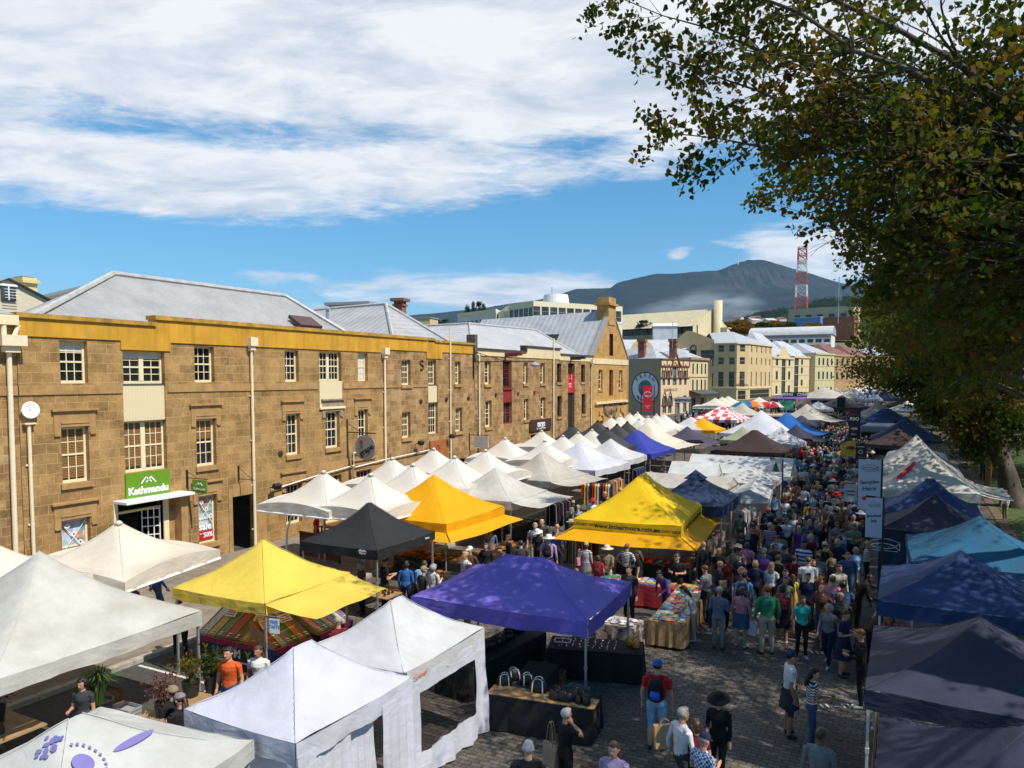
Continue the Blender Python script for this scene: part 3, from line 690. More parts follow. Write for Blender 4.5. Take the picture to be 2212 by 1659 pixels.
# roofs
def hiproof(par,fpts,faces,m,name="roof",thick=0.0):
 b=MB(off=(XF,28,0));b.add(fpts,faces);b.build(name,m,par)
hiproof(A,[(-25.15,14.0,9.2),(-25.15,31.2,9.2),(-28.5,29.4,11.5),(-28.5,19.9,11.5),(-31.9,16.5,9.2),(-31.9,33,9.2)],[(0,1,2,3),(4,0,3),(5,4,3,2),(1,5,2)],roof_m)
hiproof(A,[(-31.9,18.6,9.2),(-31.9,31,9.2),(-35.2,30,11.9),(-35.2,24,11.9),(-38.6,19.5,9.2),(-38.6,31,9.2)],[(0,1,2,3),(4,0,3),(5,4,3,2),(1,5,2)],roof_m)
hiproof(A,[(-25.1,34.0,9.3),(-25.1,40.3,9.35),(-30,39.9,12.05),(-37,39.9,11.9),(-38.6,31.5,9.3),(-30.2,33.2,9.6),(-38.6,42,9.3),(-25.2,42,9.3)],
[(0,1,2),(0,2,3,4),(1,7,6,3,2)],sheet("pale_sheet_roof",(0.38,0.38,0.385),'x',0.5,0.14))
hiproof(A,[(-25.12,31.2,9.22),(-25.1,34.0,9.22),(-38.6,34.0,9.22),(-38.6,31.2,9.22)],[(0,1,2,3)],roof2_m,"valley_gutter")
b=MB(off=(XF,28,0))
for p,q in(((-25.15,14.6,9.3),(-28.5,19.9,11.56)),((-28.5,19.9,11.56),(-28.5,29.4,11.56)),((-28.5,29.4,11.56),(-25.2,31.2,9.3)),((-25.15,34.1,9.4),(-30,39.9,12.1)),((-30,39.9,12.1),(-36,39.9,11.95)),((-30,39.9,12.1),(-25.15,40.3,9.45))):b.tube([p,q],0.11,6)
b.build("ridge_cap",mat("ridge_metal",(0.42,0.41,0.39),0.5,0.2,3),A)
b=MB(off=(XF,28,0));b.box((-26.0,28.15,10.05),(0.9,1.5,0.16),0,mtx=Matrix.Rotation(R(33),3,'Y'));b.build("skylight",mat("rusty_skylight",(0.07,0.025,0.02),0.4,0.3,4),A)
pipe(A,FA,23.36,0.1,8.72,head=1);pipe(A,FA,32.55,0.1,8.6,head=1,m=pipe_m);pipe(A,FA,39.06,0.1,10.3,r=0.05,nm='vent_pipe')
pipe(A,FA,14.12,0.0,5.9,r=0.055)
b=MB();FA.box(b,13.95,14.3,5.9,5.95,0,0.2);b.build("pipe_cap",pipe_m,A)
b=MB();g=FA.P(14.35,6.55,0.42)
b.lathe([(0.001,0),(0.14,0.02),(0.26,0.07),(0.27,0.085),(0.255,0.085),(0.14,0.04),(0.001,0.03)],n=24);me=b.mesh("satellite_dish",white_m,True)
ds=link("satellite_dish",me,None,loc=FM.P(14.15,6.35,0.12),rot=(0,R(86),R(-8)),label="round white satellite dish on the stone wall beside the cream downpipe",cat="satellite dish")
b=MB();b.lathe([(0.02,0),(0.02,0.015)],(0,0,0.03),8);b.build("mount",greym,ds)
# iron tie plates
for u,z in((36.0,6.0),(38.7,6.05),(41.3,6.05),(25.0,4.0)):b=MB();b.tube([FA.P(u,z,0.0),FA.P(u,z,0.06)],0.13,12);b.tube([FA.P(u,z,0.05),FA.P(u,z,0.12)],0.05,8);b.build("tie_plate",mat("rusty_iron",(0.06,0.035,0.025),0.7,0.4,8),A)
b=MB();pts=[FA.P(36.1+0.16*math.cos(a),8.22+0.13*math.sin(a),0.04)for a in np.linspace(0.3,PI*1.5,8)]+[FA.P(36.1+0.16*math.cos(a),7.95+0.14*math.sin(a),0.04)for a in np.linspace(PI*0.5,-PI*0.75,8)]
b.tube(pts,0.04,6);b.build("tie_hook",MC["rusty_iron"],A)
b=MB();FA.box(b,41.95,42.3,8.5,10.1,-0.5,0.12);b.build("end_pier",mat("dark_stone",(0.10,0.09,0.075),0.9,0.3,4),A)
# conduit run along the front
b=MB();b.tube([FA.P(24.3,2.45,0.12),FA.P(27.2,2.75,0.12),FA.P(29.9,2.95,0.12),FA.P(29.9,3.6,0.12),FA.P(30.6,3.6,0.12)],0.03,6);b.tube([FA.P(30.0,2.85,0.12),FA.P(32.4,3.0,0.12),FA.P(36.7,3.15,0.12)],0.03,6)
b.build("conduit",white_m,A)
# --- left neighbour, only its edge in view
B0=thing("left_warehouse","dark weathered stone building edge with cream gutter at the far left","building",(XF,10,0))
F0=Face((XF,0,0),(0,1),off=(XF,10,0))
b=MB();F0.wall(b,2,13.88,0,9.0,[(8.0,9.0,7.0,8.5),(8.0,9.0,3.8,5.6)]);b.quad(F0.P(13.88,0),F0.P(13.88,0,-12),F0.P(13.88,9,-12),F0.P(13.88,9))
b.build("wall",stone2_m,B0)
b=MB();F0.box(b,2,13.86,9.0,9.3,-0.3,0.25);b.build("gutter",cream_m,B0)
b=MB();F0.box(b,2,13.86,6.82,7.12,0,0.045);b.build("string_course",bandm,B0)
for z in(7.0,3.8):win(B0,F0,(8.0,9.0,z,z+1.6),3,4)
b=MB(off=(XF,10,0));b.quad((-24.5,2,9.32),(-24.5,13.8,9.32),(-27.3,13.8,9.95),(-27.3,2,9.95));b.quad((-27.3,2,9.95),(-27.3,13.8,9.95),(-31,13.8,9.1),(-31,2,9.1));b.build("roof",roof2_m,B0)
b=MB();b.tube([F0.P(13.55,0.1,0.12),F0.P(13.6,8.35,0.12)],0.075,10);F0.box(b,13.25,14.0,8.35,8.68,0.02,0.42);F0.box(b,13.4,13.85,8.15,8.35,0.05,0.3)
b.tube([F0.P(13.45,8.65,0.15),F0.P(13.45,9.1,0.15)],0.08,8);b.tube([F0.P(13.75,8.65,0.15),F0.P(13.9,9.0,0.15)],0.07,8);b.build("downpipe",pipe_m,B0)
# --- warehouse B with the cream parapet
Bw=thing("stone_warehouse","rubble stone warehouse with stepped cream parapet, a dark red bay and a brown cargo sign","building",(XF,52,0))
FB=Face((XF,0,0),(0,1),off=(XF,52,0))
ww=lambda a,c,e,f:(a,c,e,f)
Bt=[(43.4,44.25,6.9,8.45),(49.1,49.8,6.9,8.45),(51.95,52.75,6.9,8.45)];Bm=[(43.5,44.35,4.05,5.83),(49.2,49.9,4.25,5.8),(52.05,52.85,4.25,5.83)]
Kt=[(55.0,55.85,6.95,8.45),(60.0,60.9,6.95,8.45)];Km=[(55.1,55.95,4.2,5.88),(60.15,61.05,4.2,5.93)]
red=[(45.95,47.25,6.66,8.55),(46.0,47.3,4.12,5.62)];slot=(57.2,58.6,0.3,8.5)
g0=[(43.6,44.8,0.3,2.4),(46.1,47.3,0.2,2.9),(50.3,53.2,0.2,3.1),(55.2,56.2,0.3,2.4),(60.2,61.2,0.3,2.4)]
b=MB();FB.wall(b,42.05,62.6,0,8.78,Bt+Bm+Kt+Km+red+[(45.97,47.28,5.62,6.66)]+[slot]+g0,depth=0.32)
b.quad(FB.P(62.6,0,-14),FB.P(42.05,0,-14),FB.P(42.05,9,-14),FB.P(62.6,9,-14));b.quad(FB.P(42.3,8.7,-0.4),FB.P(42.3,9.3,-0.4),FB.P(42.3,9.3,-14),FB.P(42.3,8.7,-14))
b.build("wall",stone2_m,Bw)
b=MB();FB.box(b,42.3,49.5,8.782,9.16,-0.35,0.05);FB.box(b,49.5,55.5,8.782,9.56,-0.35,0.05);FB.box(b,55.5,62.55,8.72,9.16,-0.35,0.05);b.build("parapet",creamw_m,Bw)
b=MB();FB.box(b,42.3,49.45,9.162,9.27,-0.42,0.14);FB.box(b,49.35,55.6,9.562,9.68,-0.42,0.14);FB.box(b,55.6,62.6,9.162,9.26,-0.42,0.14);FB.box(b,49.35,49.5,9.27,9.562,-0.4,0.12);b.build("coping",darkcap,Bw)
for o in Bt+Bm:win(Bw,FB,o,2,3,sill=bandm,fw=0.1)
for o in Kt+Km:win(Bw,FB,o,2,3,fm=blackp,sill=bandm)
for o in red:win(Bw,FB,o,2,3,fm=redp,double=False)
b=MB();FB.box(b,45.95,47.3,5.62,6.66,-0.2,-0.05);FB.box(b,45.9,47.35,6.5,6.655,-0.04,0.05);b.build("red_panel",redp,Bw)
b=MB();FB.box(b,57.2,58.6,0.3,8.5,-0.32,-0.25);b.build("slot_panel",blackp,Bw)
b=MB();FB.box(b,57.22,58.58,6.1,7.65,-0.12,-0.08);bn=b.build("banner",mat("bright_red_vinyl",(0.62,0.015,0.035),0.5,0.05),Bw)
ftext(bn,FB,"STILL\nOPEN",57.9,7.35,0.22,tm,d=-0.07);ftext(bn,FB,"ENTER\nHERE",57.8,6.7,0.2,tm,d=-0.07)
for o in g0:win(Bw,FB,o,3,3,fm=woodm if o[0]in(46.1,50.3)else cream_m)
for u0,m_ in((46.1,redp),(57.5,blackp)):
 b=MB();FB.box(b,u0,u0+0.3,8.85,9.05,0.0,1.3);FB.box(b,u0+0.02,u0+0.28,8.78,8.85,0.0,0.9);b.build("hoist_beam",m_,Bw)
b=MB();FB.box(b,50.0,53.7,3.35,4.2,0.0,0.12);sgn=b.build("shop_sign",mat("dark_brown_sign",(0.055,0.025,0.015),0.5,0.15),Bw)
ftext(sgn,FB,"cargo",51.85,3.86,0.62,tm,d=0.13,bold=0.02);ftext(sgn,FB,"bar  pizza  lounge",51.85,3.53,0.22,tm,d=0.13)
for u,z in((44.9,6.2),(48.2,6.2),(50.9,6.25),(54.3,6.25)):b=MB();b.tube([FB.P(u,z,0),FB.P(u,z,0.07)],0.14,10);b.build("tie_plate",redp if u>44.9 else MC["rusty_iron"],Bw)
hip2=[(-25.1,42.4,9.1),(-25.1,61.4,9.1),(-29.3,60.5,11.5),(-29.3,49.2,11.35),(-38.6,49.2,11.2),(-38.6,42.4,9.1),(-38.6,61.4,9.3)]
b=MB(off=(XF,52,0));b.add(hip2,[(0,1,2,3),(5,0,3,4),(1,6,4,3,2)]);b.build("roof",sheet("white_sheet_roof",(0.44,0.44,0.445),'y',0.5,0.08),Bw)
b=MB(off=(XF,52,0))
for p,q in(((-25.15,42.6,9.15),(-29.3,49.2,11.4)),((-29.3,49.2,11.4),(-29.3,60.5,11.55)),((-29.3,60.5,11.55),(-25.15,61.4,9.15)),((-29.3,49.2,11.4),(-38.6,49.2,11.25))):b.tube([p,q],0.09,6)
b.build("ridge_cap",MC["ridge_metal"],Bw)
pipe(Bw,FB,42.55,0.1,8.8,r=0.06);pipe(Bw,FB,54.15,0.1,10.4,r=0.07,nm='vent_pipe');pipe(Bw,FB,62.2,0.1,8.6,head=1)
# --- gabled warehouse
Gb=thing("gabled_warehouse","tall orange sandstone gabled warehouse with chimney on its peak and cream band","building",(XF,67,0))
FG=Face((XF+0.03,0,0),(0,1),off=(XF,67,0))
Go=[(64.05,65.05,6.25,8.05),(66.8,67.85,5.62,8.05),(69.5,70.5,6.25,8.05)]
Gl=[(64.2,65.2,1.0,3.4),(66.6,68.4,1.0,3.6),(69.8,70.8,1.0,3.4)]
b=MB();FG.wall(b,62.62,72.0,0,8.7,Go+Gl)
ap=(67.3,13.55)
arch=(66.75,67.75)
for(u0,u1)in((62.62,arch[0]),(arch[1],72.0)):
 f_=lambda u:9.1+(ap[1]-9.1)*(1-abs(u-ap[0])/4.69)
 b.poly([FG.P(u0,8.7),FG.P(u1,8.7),FG.P(u1,f_(u1)),FG.P(u0,f_(u0))])
b.poly([FG.P(66.75,8.7),FG.P(67.75,8.7),FG.P(67.75,9.35),FG.P(66.75,9.35)])
b.poly([FG.P(66.75,11.4),FG.P(67.75,11.4),FG.P(67.75,13.1),FG.P(67.3,13.55),FG.P(66.75,13.05)])
b.quad(FG.P(72,0),FG.P(72,0,-14),FG.P(72,9,-14),FG.P(72,9));b.quad(FG.P(62.62,8,0),FG.P(62.62,9.1,0),FG.P(62.62,9.1,-14),FG.P(62.62,8,-14))
b.build("wall",stone3_m,Gb)
b=MB();FG.box(b,62.62,72.02,8.55,9.05,0.0,0.06);b.build("cream_band",creamw_m,Gb)
b=MB();FG.box(b,63.0,71.5,4.95,5.15,0,0.25);b.build("ledge",creamw_m,Gb)
win(Gb,FG,Go[0],2,4,sill=bandm);win(Gb,FG,Go[2],2,4,sill=bandm);win(Gb,FG,Go[1],2,4,fm=redp)
win(Gb,FG,(66.75,67.75,9.35,11.4),2,4,fm=redp);
for i,o in enumerate(Gl):win(Gb,FG,o,2,3,fm=redp if i==1 else cream_m)
b=MB();
for u,r_,z in((64.7,0.55,3.4),(67.5,0.95,3.5),(70.3,0.55,3.4)):
 b.tube([FG.P(u+r_*math.cos(a),z+r_*math.sin(a),0.03)for a in np.linspace(0,PI,11)],0.09,6)
b.build("arch_moulding",bandm,Gb)
for u in(64.2,65.6,67.0,68.4,70.0):b=MB();b.tube([FG.P(u,4.9,0.1),FG.P(u,4.95,0.6)],0.03,5);FG.box(b,u-0.15,u+0.15,4.75,4.9,0.45,0.75);b.build("spotlight",blackp,Gb)
b=MB();n=14
for k in range(n):
 a0,a1=k/n,(k+1)/n;u0,u1=65.3+a0*3.6,65.3+a1*3.6;s0,s1=4.2-0.5*math.sin(PI*a0),4.2-0.5*math.sin(PI*a1)
 b.add([FG.P(u0,s0,0.05),FG.P(u1,s1,0.05),FG.P(u1,s1+0.75,0.05),FG.P(u0,s0+0.75,0.05),FG.P(u0,s0,0.12),FG.P(u1,s1,0.12),FG.P(u1,s1+0.75,0.12),FG.P(u0,s0+0.75,0.12)],[(4,5,6,7),(0,3,2,1),(3,7,6,2),(0,1,5,4)])
hs=b.build("curved_sign",mat("brown_scroll_sign",(0.26,0.17,0.09),0.7,0.3),Gb)
ftext(hs,FG,"GALLERY",67.1,4.05,0.5,MC["dark_brown_sign"],d=0.13)
b=MB(off=(XF,67,0));x1=-38.6
b.add([(XF-0.2,62.4,9.0),(XF-0.2,67.3,13.55),(XF-0.2,72.2,9.0),(x1,62.4,9.0),(x1,67.3,13.2),(x1,72.2,9.0)],[(0,1,4,3),(1,2,5,4),(3,4,5)]);b.build("roof",sheet("grey_sheet_roof",(0.40,0.41,0.43),'x',0.55,0.05),Gb)
b=MB()
for u0,z0,u1,z1 in((62.5,9.05,66.4,12.75),(68.3,12.7,72.1,9.05)):
 p=[FG.P(u0,z0,-0.4),FG.P(u0,z0,0.08),FG.P(u1,z1,0.08),FG.P(u1,z1,-0.4)];q=[v+Vector((0,0,0.22))for v in p]
 b.add(p+q,[(0,1,2,3),(4,7,6,5),(0,4,5,1),(1,5,6,2),(2,6,7,3),(3,7,4,0)])
b.build("gable_coping",mat("grey_coping",(0.27,0.26,0.24),0.8,0.2),Gb)
b=MB();FG.box(b,66.35,68.25,12.2,14.0,-1.1,0.06);FG.box(b,66.1,68.5,14.0,14.2,-1.3,0.25);FG.box(b,66.35,68.25,14.2,14.75,-1.1,0.06);b.build("chimney",stone3_m,Gb)
b=MB(off=(XF,67,0));b.box((-29.5,64.2,10.95),(1.4,1.1,0.1),0,mtx=Matrix.Rotation(R(42),3,'X'));b.build("skylight",blackp,Gb)
b=MB();FG.box(b,71.98,72.2,0,9.0,-0.4,0.03);b.build("quoin",bandm,Gb)
# --- generic distant building: a footprint of wall faces with window grids
def gridops(L,nu_,us,zs,w_,margin=0.0):
 return[(L*u-w_/2,L*u+w_/2,z0,z1)for(z0,z1)in zs for u in us]
def simplewin(par,F,o,m,fm=None,d=-0.15,name='window',bar=True):
 a,c,e,f=o;b=MB();b.quad(F.P(a,e,d),F.P(c,e,d),F.P(c,f,d),F.P(a,f,d))
 F.box(b,a,a+0.07,e,f,d,d+0.06,1);F.box(b,c-0.07,c,e,f,d,d+0.06,1);F.box(b,a+0.07,c-0.07,f-0.08,f,d,d+0.06,1);F.box(b,a+0.07,c-0.07,e,e+0.1,d,d+0.08,1)
 if bar:F.box(b,a+0.07,c-0.07,(e+f)/2-0.04,(e+f)/2+0.04,d+0.001,d+0.05,1)
 return b.build(name,[m,fm or blackp],par)
def bigbuilding(name,label,pts,z0,z1,wallm,fronts,roof=None,base=None):
 """pts: plan corners; fronts: {edge index: [openings]}; windows become parts"""
 o=thing(name,label,"building",(pts[0].x,pts[0].y,z0));off=(pts[0].x,pts[0].y,z0)
 n=len(pts);b=MB();Fs=[]
 for i in range(n):
  p,q=pts[i],pts[(i+1)%n];F=Face((p.x,p.y,0),(q-p),off=off);Fs.append(F);L=(q-p).length
  F.wall(b,0,L,z0,z1,fronts.get(i,[]),depth=0.3)
 b.build("wall",wallm,o)
 return o,Fs,off
# ------------------------------------------------------------------ buildings down the street
kil_m=mat("pink_cream_render",(0.66,0.50,0.31),0.7,0.06,1.5)
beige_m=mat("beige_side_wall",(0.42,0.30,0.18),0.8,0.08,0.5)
tan_m=render_wall("tan_render",(0.62,0.46,0.235),0.1)
pale_m=render_wall("pale_render",(0.66,0.53,0.30),0.12)
sage_m=render_wall("sage_render",(0.56,0.49,0.27),0.12)
oran_m=stone("far_sandstone",[(0.40,0.24,0.10),(0.46,0.28,0.12),(0.50,0.32,0.15),(0.42,0.25,0.10)],(0.5,0.35,0.2),0.9,0.4,0.25)
office_m=mat("office_cream",(0.72,0.62,0.42),0.7,0.05,0.3)
officew_m=mat("office_white",(0.66,0.64,0.58),0.7,0.05,0.3)
trim_m=mat("brown_trim",(0.17,0.055,0.03),0.6,0.1)
dglass=glassm("far_window_glass",(0.035,0.04,0.045),0.12)
sky_glass=glassm("green_glass",(0.08,0.12,0.12),0.1)
roofg=sheet("far_grey_roof",(0.42,0.44,0.46),'x',0.6,0.25)
def cloc(p):return Vector((p.x,p.y))
K=D(1427,123);K2=D(1488,129.5);
un=(K2-K).normalized();ln_=Vector((-un.y,un.x))
K0=K+ln_*7.4;K3=K2+ln_*7.4
LK=(K2-K).length;zk=zgs(K.y)
def zat(y,dep):return H+(HY-y)/FOC*dep
kops=[(LK*u-0.4,LK*u+0.4,4.9+zk,7.3+zk)for u in(0.10,0.27,0.68,0.86)]+[(LK*0.475-0.6,LK*0.475+0.6,4.9+zk,7.9+zk)]+[(LK*u-0.55,LK*u+0.55,0.3+zk,3.1+zk)for u in(0.13,0.32,0.85)]+[(LK*0.5,LK*0.5+1.5,0.05+zk,2.7+zk)]
o,Fs,off=bigbuilding("victorian_building","ornate cream two storey building with brown trim and pointed arches beside the round FRESH sign",[K0,K,K2,K3],zk-0.5,10.4,kil_m,{1:kops})
F=Fs[1]
for op in kops:simplewin(o,F,op,sky_glass,trim_m)
b=MB()
for z in(7.35+zk-1.35,9.05,10.2):F.box(b,0,LK,z,z+0.18,0,0.16)
for u in(0,0.2,0.38,0.58,0.77,1):F.box(b,LK*u-0.07,LK*u+0.07,9.2,10.2,0,0.1)
for u in(0.10,0.27,0.68,0.86,0.475):
 w_=0.62 if u!=0.475 else 0.95;zt=7.3+zk if u!=0.475 else 7.7+zk
 b.tube([F.P(LK*u-w_,zt-1.2,0.05),F.P(LK*u-w_*0.95,zt-0.2,0.05),F.P(LK*u-w_*0.6,zt+0.5,0.05),F.P(LK*u,zt+1.0,0.05),F.P(LK*u+w_*0.6,zt+0.5,0.05),F.P(LK*u+w_*0.95,zt-0.2,0.05),F.P(LK*u+w_,zt-1.2,0.05)],0.09,5)
for u in(0.13,0.32):b.tube([F.P(LK*u-0.7,1.5+zk,0.05),F.P(LK*u-0.65,2.6+zk,0.05),F.P(LK*u,3.9+zk,0.05),F.P(LK*u+0.65,2.6+zk,0.05),F.P(LK*u+0.7,1.5+zk,0.05)],0.09,5)
F.box(b,LK*0.13-1,LK*0.4,1.55+zk,1.68+zk,0,0.1);F.box(b,LK*0.6,LK*0.98,2.0+zk,2.15+zk,0,0.1)
b.build("trim",trim_m,o)
b=MB();
for s0 in(-1,1):b.tube([F.P(LK*0.5+s0*1.35,9.2,0.15),F.P(LK*0.5,11.3,0.15)],0.13,6)
b.poly([F.P(LK*0.5-1.2,9.3,0.05),F.P(LK*0.5+1.2,9.3,0.05),F.P(LK*0.5,11.2,0.05)],1);b.build("gablet",[trim_m,kil_m],o)
def quadroof(par,off,p0,p1,p2,p3,ze,zr,m,inset=0.3,name="roof"):
 """hipped roof over four plan corners"""
 c=(p0+p1+p2+p3)/4;a=(p0+p3)/2;d=(p1+p2)/2
 if(p1-p0).length<(p3-p0).length:a,d=(p0+p1)/2,(p2+p3)/2;order=[p1,p2,p3,p0]
 else:order=[p0,p1,p2,p3]
 r0=a+(c-a)*inset*2;r1=d+(c-d)*inset*2
 q=[Vector((p.x,p.y,ze))for p in order];R0=Vector((r0.x,r0.y,zr));R1=Vector((r1.x,r1.y,zr))
 b=MB(off=off)
 if(p1-p0).length<(p3-p0).length:b.add(q+[R0,R1],[(0,1,5,4),(1,2,5),(2,3,4,5),(3,0,4)])
 else:b.add(q+[R0,R1],[(0,1,5,4),(1,2,5),(2,3,4,5),(3,0,4)])
 b.build(name,m,par)
quadroof(o,off,K0+ln_*6,K-un*0+ln_*0.5,K2+ln_*0.5,K3+ln_*6,9.6,12.3,roofg)
for px_,dp_ in((1386,128),(1453,128)):
 c=D(px_,dp_);b=MB(off=off);b.box((c.x,c.y,11.2),(1.1,1.1,4.6),0);b.box((c.x,c.y,13.5),(1.4,1.4,0.5),0);b.box((c.x,c.y,12.6),(1.3,1.3,0.2),0)
 b.build("chimney",brick_m,o)
b=MB(off=off);c=D(1451,127);b.tube([(c.x,c.y,12),(c.x,c.y,16.5)],0.05,5);b.build("aerial",greym,o)
ftext(o,F,"KILBURN & CO",3.0,4.1+zk,0.62,trim_m,d=0.04)
# the side wall with the round sign
bt=MB(off=off);Fsd=Fs[0];Ls=(K-K0).length
Fsd.box(bt,0,Ls-0.0,zk-0.4,zk+2.2,0.01,0.35);bt.build("stone_base",stone("dark_rubble",[(0.05,0.045,0.04),(0.10,0.09,0.075),(0.13,0.11,0.09),(0.07,0.06,0.05)],(0.12,0.10,0.08),0.5,0.35,0.5),o)
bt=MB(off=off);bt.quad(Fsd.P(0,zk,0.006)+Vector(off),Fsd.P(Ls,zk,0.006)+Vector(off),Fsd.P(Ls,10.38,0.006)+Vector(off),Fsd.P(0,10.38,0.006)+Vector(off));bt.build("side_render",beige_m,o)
# narrow brick return between the gabled warehouse and this building
rs=thing("round_wall_sign","round white FRESH fruit market sign with black rim and green globe on beige wall","sign",Fsd.P(Ls*0.42,0,0.05)+Vector(off))
cu0=Ls*0.60;zc=zat(839,122);rr=1.98*1.35
ofs=Vector(rs.location)
Fr=Face(Fsd.o+Vector(off)-ofs,Fsd.u)
def disc(b,F,u,z,r0,r1,d,n=40,mi=0):
 for k in range(n):
  a0,a1=2*PI*k/n,2*PI*(k+1)/n
  b.add([F.P(u+r0*math.cos(a0),z+r0*math.sin(a0),d),F.P(u+r1*math.cos(a0),z+r1*math.sin(a0),d),F.P(u+r1*math.cos(a1),z+r1*math.sin(a1),d),F.P(u+r0*math.cos(a1),z+r0*math.sin(a1),d)],[(0,1,2,3)],mi)
b=MB();disc(b,Fr,cu0,zc,0,rr*0.94,0.03);b.build("sign_face",white_m,rs)
b=MB();disc(b,Fr,cu0,zc,rr*0.94,rr,0.04);b.build("rim",blackp,rs)
gm=mat("globe_green",(0.10,0.20,0.16),0.6,0.7,1.5)
b=MB();disc(b,Fr,cu0,zc,0,rr*0.50,0.045);b.build("globe",gm,rs)
def arctext(par,F,s,u,z,r,size,a0,a1,m,d,flip=False):
 n=len(s)
 for i,ch in enumerate(s):
  if ch==' ':continue
  a=a0+(a1-a0)*i/(n-1);p=F.P(u+r*math.cos(a),z+r*math.sin(a),d)
  ta=a-PI/2 if not flip else a+PI/2
  uu=F.u*math.cos(ta)+Vector((0,0,1))*math.sin(ta);vv=-F.u*math.sin(ta)+Vector((0,0,1))*math.cos(ta)
  text(par,"letter",ch,size,frame_mtx(p,uu,vv),m,0.01,0.01)
arctext(rs,Fr,"FRESH",cu0,zc,rr*0.78,0.86,R(138),R(42),blackp,0.05)
arctext(rs,Fr,"FRUIT MARKET",cu0,zc,rr*0.78,0.62,R(222),R(318),blackp,0.05,True)
# second two storey building
S0,S1=D(1488,130),D(1528,137);u2=(S1-S0).normalized();n2_=Vector((-u2.y,u2.x));LS=(S1-S0).length;zs_=zgs(S0.y)
sops=[(LS*u-0.33,LS*u+0.33,z0,z1)for u in(0.2,0.42,0.66,0.86)for z0,z1 in((7.9,9.7),(4.6,6.9))]+[(LS*u-0.9,LS*u+0.9,zs_+0.1,zs_+2.4)for u in(0.25,0.7)]
o,Fs,off=bigbuilding("shop_building","narrow pale sandstone two storey shop with dark verandah next to the ornate cream building",[S0+n2_*9,S0,S1,S1+n2_*9],zs_-0.5,10.7,pale_m,{1:sops})
for op in sops:simplewin(o,Fs[1],op,dglass)
b=MB();Fs[1].box(b,-0.2,LS+0.2,10.35,10.75,0.0,0.3);Fs[1].box(b,0,LS,7.3,7.42,0,0.08);b.build("cornice",bandm,o)
b=MB();F=Fs[1];z=zs_+2.7
p=[F.P(-0.3,z+1.1,0),F.P(LS+0.3,z+1.1,0),F.P(LS+0.3,z+0.5,2.2),F.P(-0.3,z+0.5,2.2)];b.poly(p,0);F.box(b,-0.3,LS+0.3,z,z+0.5,2.15,2.2,0)
for u in(0,LS*0.5,LS):b.tube([F.P(u,zs_,2.1),F.P(u,z+0.3,2.1)],0.07,6,0)
b.build("verandah",mat("dark_iron_roof",(0.05,0.05,0.05),0.5,0.2),o)
quadroof(o,off,S0+n2_*9,S0,S1,S1+n2_*9,10.5,12.0,roofg)
# corner building, four storeys, tan
P0,P1,P2,P3,P4=D(1487,178),D(1541,175),D(1590,172),D(1614,173.5),D(1666,190)
bk=D(1640,215);bk0=D(1500,205)
Zt=15.1;fl=[(13.05,14.7),(10.2,11.85),(5.1,8.6)]
def row(L,us,w_,fl_=fl):return[(L*u-w_/2,L*u+w_/2,a,c)for a,c in fl_ for u in us]
L0,L1,L2,L3=(P1-P0).length,(P2-P1).length,(P3-P2).length,(P4-P3).length
gr=zgs(175)
fr={0:[(L0*0.62-1.0,L0*0.62+4.9-1.6,11.3,13.6),(L0*0.92,L0*0.985,9.8,11.6),(L0*0.92,L0*0.985,5.1,8.3)],1:row(L1,(0.31,0.78),1.35),2:row(L2,(0.5,),1.55),3:row(L3,(0.14,0.34,0.54,0.72,0.90),0.85)+[(L3*0.1,L3*0.9,gr+0.2,gr+2.3)]}
fr[2]+=[(0.5,L2-0.5,gr+0.1,gr+2.2)]
o,Fs,off=bigbuilding("corner_building","tan four storey corner building with chamfered corner and square dark windows",[P0,P1,P2,P3,P4,bk,bk0],gr-1,Zt,tan_m,fr)
for e in(0,1,2,3):
 for op in fr[e]:simplewin(o,Fs[e],op,dglass if op[2]>4 else blackp,mat("tan_frame",(0.5,0.38,0.22)))
b=MB()
for e,L in((1,L1),(2,L2),(3,L3)):Fs[e].box(b,0.02,L-0.02,gr+2.6,gr+2.85,0,0.15);Fs[e].box(b,0,L,Zt-0.25,Zt+0.02,0,0.25)
b.build("string_course",mat("pale_string",(0.7,0.56,0.34)),o)
def P3d(p,z):return Vector((p.x,p.y,z))
b=MB(off=off);inn=D(1592,186)
b.add([P3d(P1,Zt),P3d(P2,Zt),P3d(P3,Zt),P3d(P4,Zt),P3d(D(1580,188),Zt+3.4),P3d(bk,Zt),P3d(D(1530,190),Zt+3.2),P3d(bk0,Zt)],[(0,1,4,6),(1,2,4),(2,3,4),(3,5,4),(5,7,6,4)])
b.build("roof",sheet("pale_corner_roof",(0.42,0.44,0.46),'x',0.6,0.06),o)
# gabled end bay
b=MB(off=off);f=Fs[0]
g=[Vector(f.P(L0*x,z,0.02))+Vector(off)for x,z in((-0.75,13.6),(1.0,15.2),(1.0,15.9),(0.08,18.1),(-0.12,18.1),(-0.75,15.0))]
b.poly(g);b.build("gable",tan_m,o)
b=MB();
for k in range(2):F=f;F.box(b,L0*0.05,L0*0.30,11.0,13.6+0*k,0.03,0.05)
b.tube([f.P(L0*0.05+1.05*(1+math.cos(a))if False else L0*0.175+L0*0.125*math.cos(a),13.6+1.2*math.sin(a),0.04)for a in np.linspace(0,PI,9)],0.15,5)
b.build("arched_window",dglass,o)
ftext(o,Fs[2],"Ball & Chain",L2/2,gr+3.5,0.8,trim_m,d=0.05)
